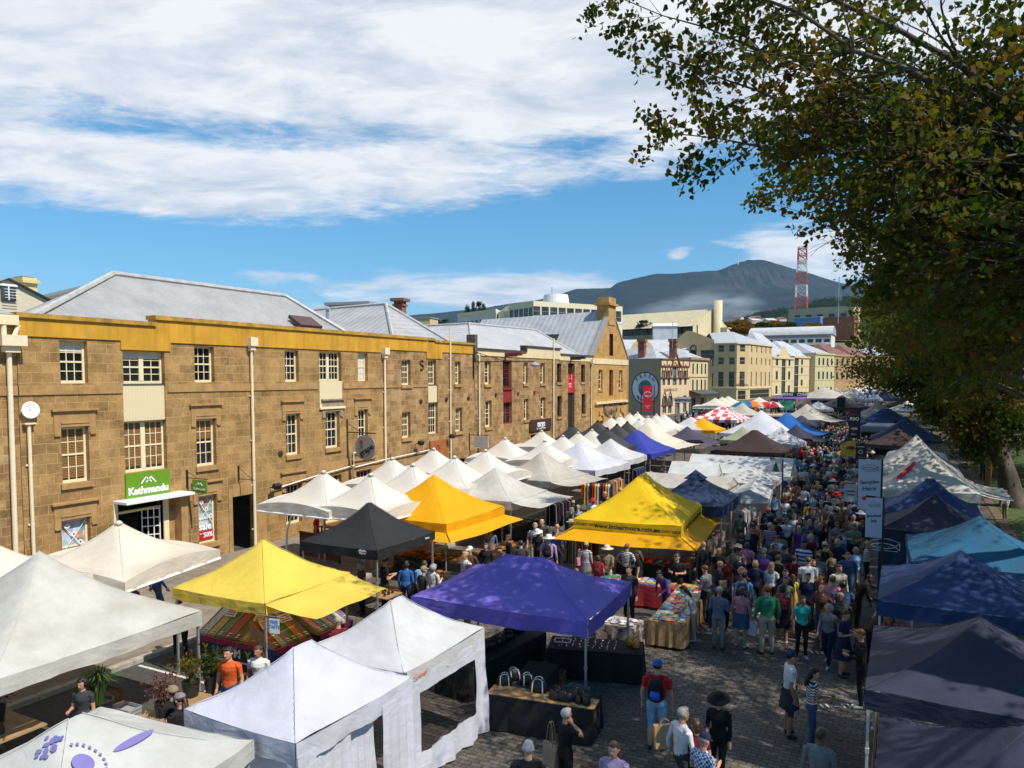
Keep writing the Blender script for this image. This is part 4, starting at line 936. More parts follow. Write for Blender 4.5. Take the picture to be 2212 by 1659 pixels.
# long low office wing behind, dark ribbon windows
Q0,Q1=D(1335,176),D(1487,178);LQ=(Q1-Q0).length
qops=[(LQ*k/7+0.6,LQ*(k+1)/7-0.6,10.6,12.3)for k in range(7)]
o,Fs,off=bigbuilding("long_office","long tan office wing with white roof and dark ribbon windows behind the brick chimneys",[Q0,Q1,D(1487,195),D(1335,193)],3,13.1,tan_m,{0:qops})
for op in qops:simplewin(o,Fs[0],op,dglass)
b=MB(off=off);b.add([P3d(D(1335,175),13.1),P3d(D(1487,177),13.1),P3d(D(1487,186),16.4),P3d(D(1335,184),16.4),P3d(D(1487,195),13.1),P3d(D(1335,193),13.1)],[(0,1,2,3),(3,2,4,5)])
b.build("roof",sheet("white_long_roof",(0.50,0.51,0.53),'x',0.6,0.06),o)
b=MB();f=Fs[0];c=LQ*0.33
b.poly([f.P(c-2.8,13,0.1)]+[f.P(c+2.8*math.cos(a),13.4+2.6*math.sin(a),0.1)for a in np.linspace(PI,0,9)][0:]+[f.P(c+2.8,13,0.1)]);b.build("curved_gable",tan_m,o)
# row of fronts beyond
def front(name,label,x0,d0,x1,d1,ytop,wallm,us,floors,ww_,roofz=2.0,rm=None,extra=None):
 p,q=D(x0,d0),D(x1,d1);u=(q-p).normalized();n=Vector((-u.y,u.x));L=(q-p).length;z0=zgs(min(p.y,230))-0.6
 zt=zat(ytop,d0);ops=[(L*a-ww_/2,L*a+ww_/2,e,f)for e,f in floors for a in us]+(extra(L)if extra else[])
 o,Fs,off=bigbuilding(name,label,[p+n*14,p,q,q+n*14],z0,zt,wallm,{1:ops})
 for op in ops:simplewin(o,Fs[1],op,dglass)
 b=MB();Fs[1].box(b,0.01,L-0.01,zt-0.5,zt,0.0,0.25)
 for e,f in floors:Fs[1].box(b,0.01,L-0.01,e-0.35,e-0.2,0,0.08)
 b.build("cornice",wallm,o)
 quadroof(o,off,p+n*14,p+n*0.5,q+n*0.5,q+n*14,zt-0.2,zt+roofz,rm or roofg)
 return o,Fs,off,L
fz=lambda d,*ys_:[(zat(b_,d),zat(a_,d))for a_,b_ in ys_]
white_roof=sheet("white_far_roof",(0.48,0.49,0.51),'x',0.6,0.2)
o,Fs,off,L=front("curved_gable_building","cream four storey building with a small curved parapet gable and tall dark glass strip",1667,192,1713,206,770,pale_m,(0.2,0.78),
fz(198,(776,790),(802,820),(833,850)),1.7,6.5,white_roof,lambda L:[(L*0.42,L*0.60,zat(852,198),zat(776,198))])
b=MB();f=Fs[1];zt=zat(770,192);b.poly([f.P(L*0.25,zt-0.3,0.06),f.P(L*0.75,zt-0.3,0.06),f.P(L*0.66,zt+1.4,0.06),f.P(L*0.6,zt+2.3,0.06),f.P(L*0.5,zt+2.8,0.06),f.P(L*0.4,zt+2.3,0.06),f.P(L*0.34,zt+1.4,0.06)]);b.build("curved_gable",pale_m,o)
front("cream_terrace","cream five window terrace with a dark glass slot at each side and white roof",1713,206,1758,218,769,pale_m,(0.38,0.78),fz(212,(777,788),(794,807),(820,833),(846,857)),1.4,4.5,white_roof,
lambda L:[(L*0.03,L*0.22,zat(856,210),zat(774,210))])
front("sage_building","pale sage green three storey building with four narrow windows in each row",1759,214,1800,224,762,sage_m,(0.2,0.42,0.64,0.86),fz(219,(774,789),(803,819),(836,851)),1.2,3.0)
front("sandstone_terrace","orange sandstone terrace with dark lower shopfronts, left of the one with a red shop",1800,226,1845,236,766,oran_m,(0.14,0.38,0.62,0.86),fz(230,(776,790),(804,820)),1.4,3.5,mat("rusty_roof",(0.16,0.07,0.05),0.7,0.5,1))
o,Fs,off,L=front("sandstone_terrace","orange sandstone terrace with a dark red shopfront on the far right under the trees",1845,238,1890,250,767,oran_m,(0.2,0.5,0.8),fz(244,(776,790),(804,820)),1.7,3.5,MC["rusty_roof"])
b=MB();Fs[1].box(b,1,L-1,zat(842,244),zat(833,244),0.0,0.5);b.build("fascia",MC["dark_red_paint"],o)
front("sandstone_terrace","orange sandstone terrace mostly hidden by the plane trees at the far end",1890,252,1990,275,768,oran_m,(0.1,0.3,0.5,0.7,0.9),fz(260,(776,790),(804,820)),1.7,3.5)
# office on the skyline
O0,O1,O2=D(990,184),D(1152,160),D(1343,173)
O0a=D(1072,171);O0b=D(1100,168)
zo=23.3
LO=(O2-O1).length
fo={}
oops=[(LO*(k+0.5)/11-0.95+(-0.3),LO*(k+0.5)/11+0.95-0.3,20.2,22.2)for k in range(10)]+[(LO*0.92,LO*0.985,19.4,22.2)]+[(LO*(k+0.5)/11-0.95+(-0.3),LO*(k+0.5)/11+0.95-0.3,16.2,18.4)for k in range(10)]
LB=(O1-O0b).length
bops=[(LB*(k+0.5)/5-0.8,LB*(k+0.5)/5+0.8,20.0,22.0)for k in range(5)]+[(LB*(k+0.5)/5-0.8,LB*(k+0.5)/5+0.8,16.0,18.4)for k in range(5)]
o,Fs,off=bigbuilding("office_block","cream modern office block with a long row of dark square windows on the skyline",[O0b,O1,O2,O2+Vector((-16,4)),O0b+Vector((-10,14))],2,zo,office_m,{0:bops,1:oops})
for op in bops:simplewin(o,Fs[0],op,dglass,greym)
for op in oops:simplewin(o,Fs[1],op,dglass,greym)
b=MB();Fs[1].box(b,0,LO,10,19.3,0.0,0.06)if False else None
Fs[0].box(b,0.05,LB,19.25,19.8,0.0,0.07);Fs[1].box(b,0.02,LO-0.02,19.25,19.8,0.0,0.07);b.build("spandrel_band",officew_m,o)
b=MB(off=off);b.add([P3d(O0b,zo),P3d(O1,zo),P3d(O2,zo),P3d(O2+Vector((-16,4)),zo),P3d(O0b+Vector((-10,14)),zo)],[(0,1,2,3,4)]);b.build("roof",greym,o)
c=D(1200,178);b=MB(off=off);b.lathe([(3.2,0),(3.1,1.6),(2.8,3.3),(2.7,3.3)],(c.x,c.y,zo-0.2),28);b.build("drum",white_m,o,smooth=False)
b=MB(off=off);b.tube([(c.x-1,c.y,zo+3),(c.x-1,c.y,zo+5)],0.1,5);b.build("aerial",greym,o)
LW=(O0a-O0).length
wops=[(LW*(k+0.5)/9-0.5,LW*(k+0.5)/9+0.5,18.2,20.6)for k in range(9)]
o,Fs,off=bigbuilding("office_wing","grey lower wing of the skyline office with nine small dark windows",[O0,O0a,O0a+Vector((-4,12)),O0+Vector((-4,12))],2,22.6,officew_m,{0:wops})
for op in wops:simplewin(o,Fs[0],op,dglass,greym)
b=MB();Fs[0].box(b,0,LW,21.7,22.62,0.0,0.12);b.build("parapet",office_m,o)
b=MB(off=off);c1,c2=O0a,O0b;b.prism([c1+Vector((0.3,0.5)),c2+Vector((-0.3,1.5)),c2+Vector((-6,12)),c1+Vector((-6,12))],5,22.0);b.build("link_block",office_m,o)
b=MB(off=off)
for k in range(9):p=c1.lerp(c2,(k+0.5)/9);b.bb(p.x-0.8,p.x+0.8,p.y-0.8,p.y+0.6,14.8+k*0.55,15.0+k*0.55)
b.build("fire_stair",blackp,o)
# big hotel with the cream pitched roof
G1,G2=D(1503,200),D(1581,215);gd=(G2-G1).normalized();bkv=Vector((-gd.y,gd.x));Gm=G1.lerp(G2,0.42);ze,zr=22.2,25.6
Ln=46
hotm=render_wall("hotel_cream",(0.60,0.51,0.31),0.08);hroof=sheet("cream_tile_roof",(0.58,0.49,0.30),'x',0.5,0.02)
hob=thing("hotel_building","large cream hotel with steep cream roof, gable end and tall round flue","building",(G1.x,G1.y,0));off=(G1.x,G1.y,0)
b=MB(off=off);A0,A1_=G1+bkv*Ln,G2+bkv*Ln
b.add([P3d(G1,2),P3d(G2,2),P3d(G2,19.2),P3d(Gm,zr),P3d(G1,ze)],[(0,1,2,3,4)])
b.add([P3d(A0,2),P3d(G1,2),P3d(G1,ze-3.4),P3d(A0,ze-3.4)],[(0,1,2,3)]);b.add([P3d(G2,2),P3d(A1_,2),P3d(A1_,19.2),P3d(G2,19.2)],[(0,1,2,3)]);b.build("wall",hotm,hob)
b=MB(off=off);s=gd*-2.2
b.add([P3d(A0+s,ze-1.6),P3d(G1+s,ze-1.6),P3d(Gm,zr+0.1),P3d(Gm+bkv*Ln,zr+0.1),P3d(G2+gd*0.5,19.0),P3d(A1_,19.0)],[(0,1,2,3),(3,2,4,5)]);b.build("roof",hroof,hob)
b=MB(off=off);b.add([P3d(G1+s*0.9,13),P3d(G1,13),P3d(G1,ze-0.4),P3d(G1+s*0.95,ze-1.7)],[(0,1,2,3)]);b.build("wing_wall",hotm,hob)
Fh=Face(P3d(A0,0),(G1-A0),off=off)
for k in range(9):
 b=MB();u0=1+k*Ln/9;Fh.box(b,u0,u0+Ln/9-0.7,ze-3.35,ze-1.2,0.01,0.06,0);Fh.box(b,u0,u0+Ln/9-0.7,ze-4.3,ze-3.4,1.2,1.26,1);b.build("window",[dglass,mat("hotel_balcony",(0.35,0.29,0.18))],hob)
for k in range(6):
 u=4+k*7.5;t_=0.5
 p=(A0+(G1-A0)*(u/Ln));q=p.lerp(p+(Gm-G1),0.5);z=ze-1.6+(zr-ze+1.6)*0.52
 b=MB(off=off);du=(G1-A0).normalized();dv=((Gm-G1).normalized())
 c_=[P3d(q+du*a+dv*e*1.0,z+0.25+e*0.62)for a,e in((-1,-0.9),(1,-0.9),(1,0.9),(-1,0.9))];b.add(c_,[(0,1,2,3)]);b.build("skylight",blackp,hob)
b=MB(off=off);c=Gm+Vector((1.3,0));b.tube([(c.x,c.y,5),(c.x,c.y,zr+2.3)],1.2,16);b.build("flue",hotm,hob,smooth=True)
b=MB(off=off);c=D(1552,206.5);b.box((c.x+0.8,c.y,18.8),(1.6,3,3.2),0);b.box((c.x+1.3,c.y,20.5),(3.0,3.8,0.25),0);b.box((c.x+1.63,c.y,18.6),(0.1,1.2,2.2),1);b.build("oriel",[hotm,dglass],hob)
# things on roofs behind
def boxbuilding(name,label,x,dep,w_,d_,y0,y1,m,rz=0,parts=None,cat="building"):
 c=D(x,dep);z1=zat(y0,dep);z0=zat(y1,dep);o=thing(name,label,cat,(c.x,c.y,z0),rz)
 b=MB();b.box((0,0,(z1-z0)/2),(w_,d_,z1-z0));b.build("wall",m,o);h=z1-z0
 b=MB();b.box((0,0,h+0.1),(w_+0.4,d_+0.4,0.2));b.build("roof_slab",parts or greym,o)
 return o,h
o,h=boxbuilding("roof_shed","pale corrugated lift housing with low pitched roof standing before the cream hotel",1434,190,5.8,4.6,708,738,sheet("shed_sheet",(0.60,0.62,0.64),'x',0.3,0.02),R(20))
b=MB();b.add([(-3,-2.5,h),(3,-2.5,h),(3,2.5,h),(-3,2.5,h),(-3,0,h+1.0),(3,0,h+1.0)],[(0,1,5,4),(3,4,5,2),(0,4,3),(1,2,5)]);b.build("roof",officew_m,o)
o,h=boxbuilding("brick_lift_tower","small red brick roof tower with dark cap left of the cream hotel roof",1399,236,5.0,4,690,705,mat("orange_brick",(0.34,0.12,0.05),0.8,0.2,2),R(10));b=MB();b.box((-0.7,0,h+0.8),(2.6,2,1.4));b.build("cap",blackp,o)
boxbuilding("plant_room","long pale plant room just above the cream hotel roof",1450,240,14,5,684,700,office_m,R(10))
boxbuilding("roof_plant_room","small grey plant room seen over the first valley between white roofs",771,55,3.2,2.2,663,700,greym,R(10))
boxbuilding("distant_flats","small tan flats beside the dark trees left of the office wing",915,190,6,5,690,722,tan_m,R(10))
o,h=boxbuilding("brick_chimney_stack","tall slim red brick chimney stack behind the second hipped roof",866,52,0.62,0.62,653,740,brick_m,R(10),brick_m,"chimney");b=MB();b.box((0,0,h-0.25),(0.78,0.78,0.12));b.build("band",brick_m,o)
c=D(710,47,690);o=thing("roof_vent","thin metal flue with cowl between the two hipped roofs","vent",c);b=MB();b.tube([(0,0,-2),(0,0,0.55)],0.1,8);b.build("flue",metal_m,o);b=MB();b.lathe([(0.02,0.3),(0.22,0.12),(0.22,0.08),(0.1,0.08)],(0,0,0.5),10);b.build("cowl",metal_m,o)
# vaulted building
V0,V1=D(1618,262),D(1792,250);uv=(V1-V0).normalized();nv_=Vector((-uv.y,uv.x));LV=(V1-V0).length
vops=[(LV*(k+0.5)/10-1.0,LV*(k+0.5)/10+1.0,zat(742,255),zat(733,255))for k in range(10)]+[(LV*(k+0.5)/10-1.0,LV*(k+0.5)/10+1.0,zat(755,255),zat(748,255))for k in range(10)]
o,Fs,off=bigbuilding("vaulted_building","white apartment building with a long barrel vaulted metal roof below the lattice tower",[V0,V1,V1+nv_*14,V0+nv_*14],4,zat(724,255),officew_m,{0:vops})
for op in vops:simplewin(o,Fs[0],op,dglass,white_m,bar=False)
b=MB();Fs[0].box(b,0,LV,zat(745,255),zat(730,255),0.0,0.05)if False else Fs[0].box(b,0,LV,zat(746.5,255),zat(744,255),0,1.3);b.build("balcony_slab",white_m,o)
b=MB();Fs[0].box(b,0,LV,zat(731,255),zat(724,255),0.02,0.08);b.build("dark_fascia",greym,o)
b=MB(off=off);zb=zat(724,255);n=10
vs=[]
for k in range(n+1):
 a=PI*k/n;q=nv_*(7-7.6*math.cos(a));
 for e in(V0-uv*0.5,V1+uv*0.5):vs.append(P3d(e+q,zb+3.1*math.sin(a)))
b.add(vs,[(2*k,2*k+1,2*k+3,2*k+2)for k in range(n)]);b.build("vault_roof",sheet("white_vault",(0.54,0.55,0.56),'x',0.5,0.05),o,smooth=True)
b=MB(off=off);b.add([P3d(V1+uv*0.3+nv_*(7-7.2*math.cos(PI*k/n)),zb+2.9*math.sin(PI*k/n))for k in range(n+1)],[tuple(range(n+1))]);b.build("vault_end",greym,o)
# upper town blocks
o,h=boxbuilding("upper_block","tan concrete block on the hill behind the lattice tower",1775,420,34,14,668,735,mat("tan_concrete",(0.50,0.40,0.26),0.8,0.1,0.2),R(-10))
for k in range(5):b=MB();b.box((-12+k*6,-7.05,h*0.72),(3,0.2,2.6));b.build("window",dglass,o)
boxbuilding("blue_block","small blue box building at the foot of the lattice tower",1745,400,13,8,688,722,mat("blue_cladding",(0.10,0.24,0.50),0.5,0.05),R(-10),white_m)
boxbuilding("red_block","brick red block half hidden by the trees on the hill",1810,395,16,8,687,735,mat("red_cladding",(0.35,0.10,0.05),0.7,0.1),R(-10))
# lattice tower
TD=430;tc_=D(1726,TD);tz0=zat(707,TD)-4;tz1=zat(540,TD)
lt=thing("lattice_tower","tall red and white lattice radio tower with ring platforms at its top","tower",(tc_.x,tc_.y,tz0))
rdm=mat("tower_red",(0.50,0.10,0.06),0.6,0.1);wtm=mat("tower_white",(0.72,0.70,0.68),0.6,0.05)
hh=tz1-tz0;ns=14
def wd(z):return 3.6-1.5*(z/hh)
for sgm in range(7):
 b=MB()
 for k in range(sgm*2,sgm*2+2):
  z0,z1=hh*k/ns,hh*(k+1)/ns;w0,w1=wd(z0),wd(z1)
  cs=[(-1,-1),(1,-1),(1,1),(-1,1)]
  for i in range(4):
   a,c_=cs[i],cs[(i+1)%4]
   b.tube([(a[0]*w0,a[1]*w0,z0),(a[0]*w1,a[1]*w1,z1)],0.28,4)
   b.tube([(a[0]*w0,a[1]*w0,z0),(c_[0]*w1,c_[1]*w1,z1)],0.14,4);b.tube([(c_[0]*w0,c_[1]*w0,z0),(a[0]*w1,a[1]*w1,z1)],0.14,4)
   b.tube([(a[0]*w1,a[1]*w1,z1),(c_[0]*w1,c_[1]*w1,z1)],0.14,4)
 b.build("lattice_section",rdm if sgm in(6,4,2,0)else wtm,lt)
for z in(hh-0.5,hh-4.5,hh-8.5):
 b=MB();pr=[(2.5*math.cos(a),2.5*math.sin(a))for a in np.linspace(0,2*PI,13)]
 b.tube([(x,y,z)for x,y in pr],0.2,4);b.tube([(x,y,z+1.2)for x,y in pr],0.12,4)
 for x,y in pr[:-1]:b.tube([(x,y,z),(x,y,z+1.2)],0.08,4)
 b.build("ring_platform",rdm,lt)
# second aerial cluster by the trees
c=D(1806,330,650);o=thing("antenna_mast","dark cluster of antennas on a thin mast beside the tree edge","mast",(c.x,c.y,zat(700,330)))
b=MB();b.tube([(0,0,0),(0,0,20)],0.2,5)
for k in range(7):a=k*0.9;b.tube([(math.cos(a)*1.2,math.sin(a)*1.2,9.5+(k%3)),(math.cos(a)*1.2,math.sin(a)*1.2,12.5+(k%3))],0.14,4);b.tube([(0,0,10.6+(k%3)),(math.cos(a)*1.2,math.sin(a)*1.2,10.6+(k%3))],0.07,4)
b.build("antennas",greym,o)
# houses up at the far left
c0=W_=None
def WX(x,y,X):
 d=ray(x,y);t_=X/d.x;return Vector((X,d.y*t_,H+d.z*t_))
lh=thing("cream_house","cream gabled apartment house with square chimney behind the far left roof","building",(-52,30,0));off=(-52,30,0)
pL,pA,pR=WX(-60,700,-52),WX(15,604,-52),WX(150,674,-52)
b=MB(off=off);b.poly([Vector((-52,pA.y-(pR.y-pA.y),2)),Vector((-52,pR.y,2)),pR,pA,Vector((-52,pA.y-(pR.y-pA.y),pR.z))]);b.poly([Vector((-52,pR.y,2)),Vector((-64,pR.y,2)),Vector((-64,pR.y,pR.z)),pR]);b.build("wall",mat("house_cream",(0.62,0.54,0.38),0.7,0.05),lh)
b=MB(off=off);b.add([pA+Vector((0.3,0,0.1)),pR+Vector((0.3,0.3,0)),pR+Vector((-12,0.3,0)),pA+Vector((-12,0,0.1)),Vector((-51.7,2*pA.y-pR.y,pR.z)),Vector((-64,2*pA.y-pR.y,pR.z))],[(0,1,2,3),(4,0,3,5)]);b.build("roof",greym,lh)
q0,q1=WX(2,648,-51.95),WX(33,620,-51.95)
b=MB(off=off);b.bb(-51.99,-51.9,q0.y,q1.y,q0.z,q1.z);b.bb(-51.9,-51.85,q0.y-0.1,q1.y+0.1,q1.z,q1.z+0.15,1);b.bb(-51.9,-51.86,(q0.y+q1.y)/2-0.04,(q0.y+q1.y)/2+0.04,q0.z,q1.z,1);b.build("window",[dglass,white_m],lh)
b=MB(off=off)
for k in range(4):z=q0.z+0.15+k*0.18;b.tube([(-51.5,q0.y,z),(-51.5,q1.y,z)],0.02,5)
b.build("balcony_rail",white_m,lh)
k0,k1=WX(50,640,-54),WX(80,601,-54);b=MB(off=off);b.bb(-55.4,-54,k0.y,k1.y,k0.z-1,k1.z);b.bb(-55.6,-53.8,k0.y-0.1,k1.y+0.1,k1.z-0.4,k1.z-0.2);b.bb(-55.2,-54.2,k0.y+0.1,k1.y-0.1,k1.z,k1.z+0.06,1);b.build("chimney",[mat("house_yellow",(0.66,0.50,0.22),0.7,0.05),blackp],lh)
l2=thing("grey_roof_house","house with dark grey pitched roof and cream barge board behind the big white roof","building",(-60,40,0));off=(-60,40,0)
a0,a1,a2=WX(80,640,-60),WX(172,618,-60),WX(100,662,-55)
b=MB(off=off);b.add([a0,a1,WX(185,622,-55),WX(95,665,-55),WX(60,650,-55)],[(0,4,3,2,1)]);b.build("roof",mat("slate_roof",(0.15,0.15,0.14),0.7,0.1),l2)
b=MB(off=off);e0,e1=WX(95,664,-54.9),WX(182,619,-54.9);b.add([e0,e1,e1+Vector((0,0,-0.5)),e0+Vector((0,0,-0.5)),Vector((-54.9,e0.y,2)),Vector((-54.9,e1.y,2))],[(0,3,2,1),(3,4,5,2)]);b.build("wall",MC["house_yellow"],l2)
# scattered houses on the hillside
hr=random.Random(4)
hcols=[mat("far_house_a",(0.6,0.58,0.54)),mat("far_house_b",(0.45,0.36,0.28)),mat("far_house_c",(0.55,0.45,0.3))];hrf=[mat("far_roof_a",(0.25,0.1,0.07)),mat("far_roof_b",(0.45,0.45,0.46)),mat("far_roof_c",(0.15,0.15,0.15))]
src=None
for k in range(34):
 x=hr.uniform(1585,1725);dep=hr.uniform(700,1000);y=716-(dep-700)/300*22+hr.uniform(-3,3);c=D(x,dep,y);ci=k%3
 if k<3:
  src_o=thing("hillside_house","","house",c,hr.uniform(0,3));b=MB();b.box((0,0,0),(12,9,12));b.build("wall",hcols[ci],src_o)
  b=MB();b.add([(-6.5,-5,6),(6.5,-5,6),(6.5,5,6),(-6.5,5,6),(-6.5,0,9),(6.5,0,9)],[(0,1,5,4),(3,4,5,2),(0,4,3),(1,2,5)]);b.build("roof",hrf[ci],src_o)
  src=(src or[])+[src_o];h=src_o
 else:h=copy_tree(src[ci]);h.location=c;h.rotation_euler.z=hr.uniform(0,3)
 s=hr.uniform(0.6,1.1);h.scale=(s,s,s*0.8)
 h['label']=["tiny white walled house with red roof among the trees on the hillside","tiny brown walled house with pale roof on the hillside","tiny tan house with dark roof on the hillside"][ci];h['group']="houses on the hillside below the mountain"
# ------------------------------------------------------------------ marquees and umbrellas
white_f=fabric("white_canvas",(0.66,0.66,0.68),0.18)
dirty_f=fabric("dirty_white_canvas",(0.62,0.62,0.60),0.18)
lilac_f=fabric("cool_white_canvas",(0.66,0.67,0.76),0.14)
cream_f=fabric("cream_canvas",(0.76,0.69,0.58),0.12)
beige_f=fabric("beige_canvas",(0.56,0.52,0.46),0.2)
old_f=fabric("old_cream_canvas",(0.62,0.605,0.55),0.2)
yel_f=fabric("lemon_canvas",(0.90,0.68,0.11),0.12,0.3)
ora_f=fabric("golden_canvas",(0.92,0.45,0.004),0.08,0.3)
yel2_f=fabric("bright_yellow_canvas",(0.92,0.60,0.01),0.08,0.3)
blk_f=fabric("black_canvas",(0.022,0.022,0.024),0.2,0.05)
char_f=fabric("charcoal_canvas",(0.05,0.05,0.052),0.2,0.08)
brn_f=fabric("brown_canvas",(0.050,0.028,0.028),0.2,0.08)
pur_f=fabric("purple_canvas",(0.20,0.15,0.60),0.12,0.2)
nav_f=fabric("navy_canvas",(0.024,0.046,0.105),0.15,0.08)
roy_f=fabric("royal_blue_canvas",(0.035,0.05,0.35),0.12,0.15)
blu_f=fabric("mid_blue_canvas",(0.01,0.115,0.42),0.12,0.15)
slb_f=fabric("slate_blue_canvas",(0.024,0.056,0.165),0.18,0.1)
sla_f=fabric("slate_canvas",(0.036,0.040,0.072),0.2,0.1)
tea_f=fabric("teal_blue_canvas",(0.022,0.125,0.24),0.2,0.12)
dpu_f=fabric("dusk_purple_canvas",(0.07,0.055,0.095),0.15,0.1)
vio_f=fabric("violet_canvas",(0.15,0.10,0.30),0.15,0.1)
gre_f=fabric("sage_canvas",(0.30,0.33,0.22),0.15,0.1)
chk_f=gingham("red_white_check",(0.78,0.74,0.73),(0.60,0.06,0.07),0.62)
strip_f=mat("clear_window_strip",(0.20,0.19,0.18),0.3,0.2,3)
poleg=mat("tent_pole_steel",(0.36,0.36,0.36),0.45,0.15,6,metal=0.5)
polew=mat("tent_pole_white",(0.62,0.61,0.58),0.5,0.1,6)
TENTS=[]
def seam_of(f):
 k='seam_'+f.name
 if k not in MC:
  e=[n for n in f.node_tree.nodes if n.type=='VALTORGB'];mat(k,[v*0.8 for v in(e[0].color_ramp.elements[-1].color[:3]if e else(0.6,0.1,0.1))],0.8,0.1)
 return MC[k]
def canopy_mb(a,b,eave,peak,seed,kind,n=26):
 r=random.Random(seed);m=min(a,b)/2;P4=[(a/2,b/2),(-a/2,b/2),(-a/2,-b/2),(a/2,-b/2)]
 ph=[r.uniform(0,6)for _ in range(6)]
 def fn(i,j):
# denser rows near the eaves
  x=(i-0.5)*a;y=(j-0.5)*b
  f=max(0,min(a/2-abs(x),b/2-abs(y)))/m
  rise=peak-eave
  if kind=='U':g=0.30*f+0.70*f**2.1
  else:g=0.62*f+0.38*f**2.2
  z=eave+rise*g
  ex=max(abs(x)/(a/2),abs(y)/(b/2));t=(min(abs(x)/(a/2),abs(y)/(b/2)))
  if kind=='U':z+=0.20*(1-t*t)*max(0,1-f*2.2)**2
  else:
# cloth hangs a little between the hips and draws into folds at the corners
   z-=0.05*(1-abs(2*t-1))*(1-f)*f*2
   for cx,cy in P4:
    d=math.hypot(x-cx,y-cy)
    if d<1.3:an=math.atan2(y-cy,x-cx);z+=0.034*math.sin(an*17+ph[0])*min(1,d*3)*(1-d/1.3)
   z+=0.016*math.sin(x*5.1+ph[1]+2*math.sin(y*2.3))*math.sin(y*4.3+ph[2])*min(1,f*4)
  z-=0.03*max(0,1-f*6)*(1-t*t)if kind!='U' else 0
  return(x,y,z)
 M=MB();M.grid(lambda i,j:fn(i,j),n,n)
 if n>20:
  for cx,cy in P4:
   sx_,sy_=(1 if cx>0 else-1),(1 if cy>0 else-1);pts=[]
   for k in range(13):q=m*k/12;x,y=cx-sx_*q,cy-sy_*q;pts.append(Vector(fn(x/a+0.5,y/b+0.5))+Vector((0,0,0.004)))
   M.tube(pts,0.006,4,1)
 return M
def valance_mb(a,b,eave,drop,seed,kind):
 M=MB();r=random.Random(seed+1);ph=r.uniform(0,6)
 cs=[(-a/2,-b/2),(a/2,-b/2),(a/2,b/2),(-a/2,b/2)]
 for k in range(4):
  p,q=cs[k],cs[(k+1)%4];n=22;nx,ny=(q[1]-p[1]),-(q[0]-p[0]);L=math.hypot(nx,ny);nx/=L;ny/=L;mi=k
  rows=[]
  for j in range(4):
   s=j/3;row_=[]
   for i in range(n+1):
    u=i/n;w_=0.022*s*math.sin(u*L*7+ph+k+1.5*s)+0.012*s*math.sin(u*L*19+k)
    ends=min(1,min(u,1-u)*12)
    sag=-0.03*(1-(2*u-1)**2)if kind!='U' else(0.20*(1-(2*u-1)**2)*(1-s))
    row_.append((p[0]+(q[0]-p[0])*u+nx*(0.015+w_*ends),p[1]+(q[1]-p[1])*u+ny*(0.015+w_*ends),eave-drop*s+sag-(0.02*math.sin(u*L*3+k)*s if kind!='U' else 0)))
   rows.append(row_)
  M.add([v for r_ in rows for v in r_],[(j*(n+1)+i,(j+1)*(n+1)+i,(j+1)*(n+1)+i+1,j*(n+1)+i+1)for j in range(3)for i in range(n)])
 return M
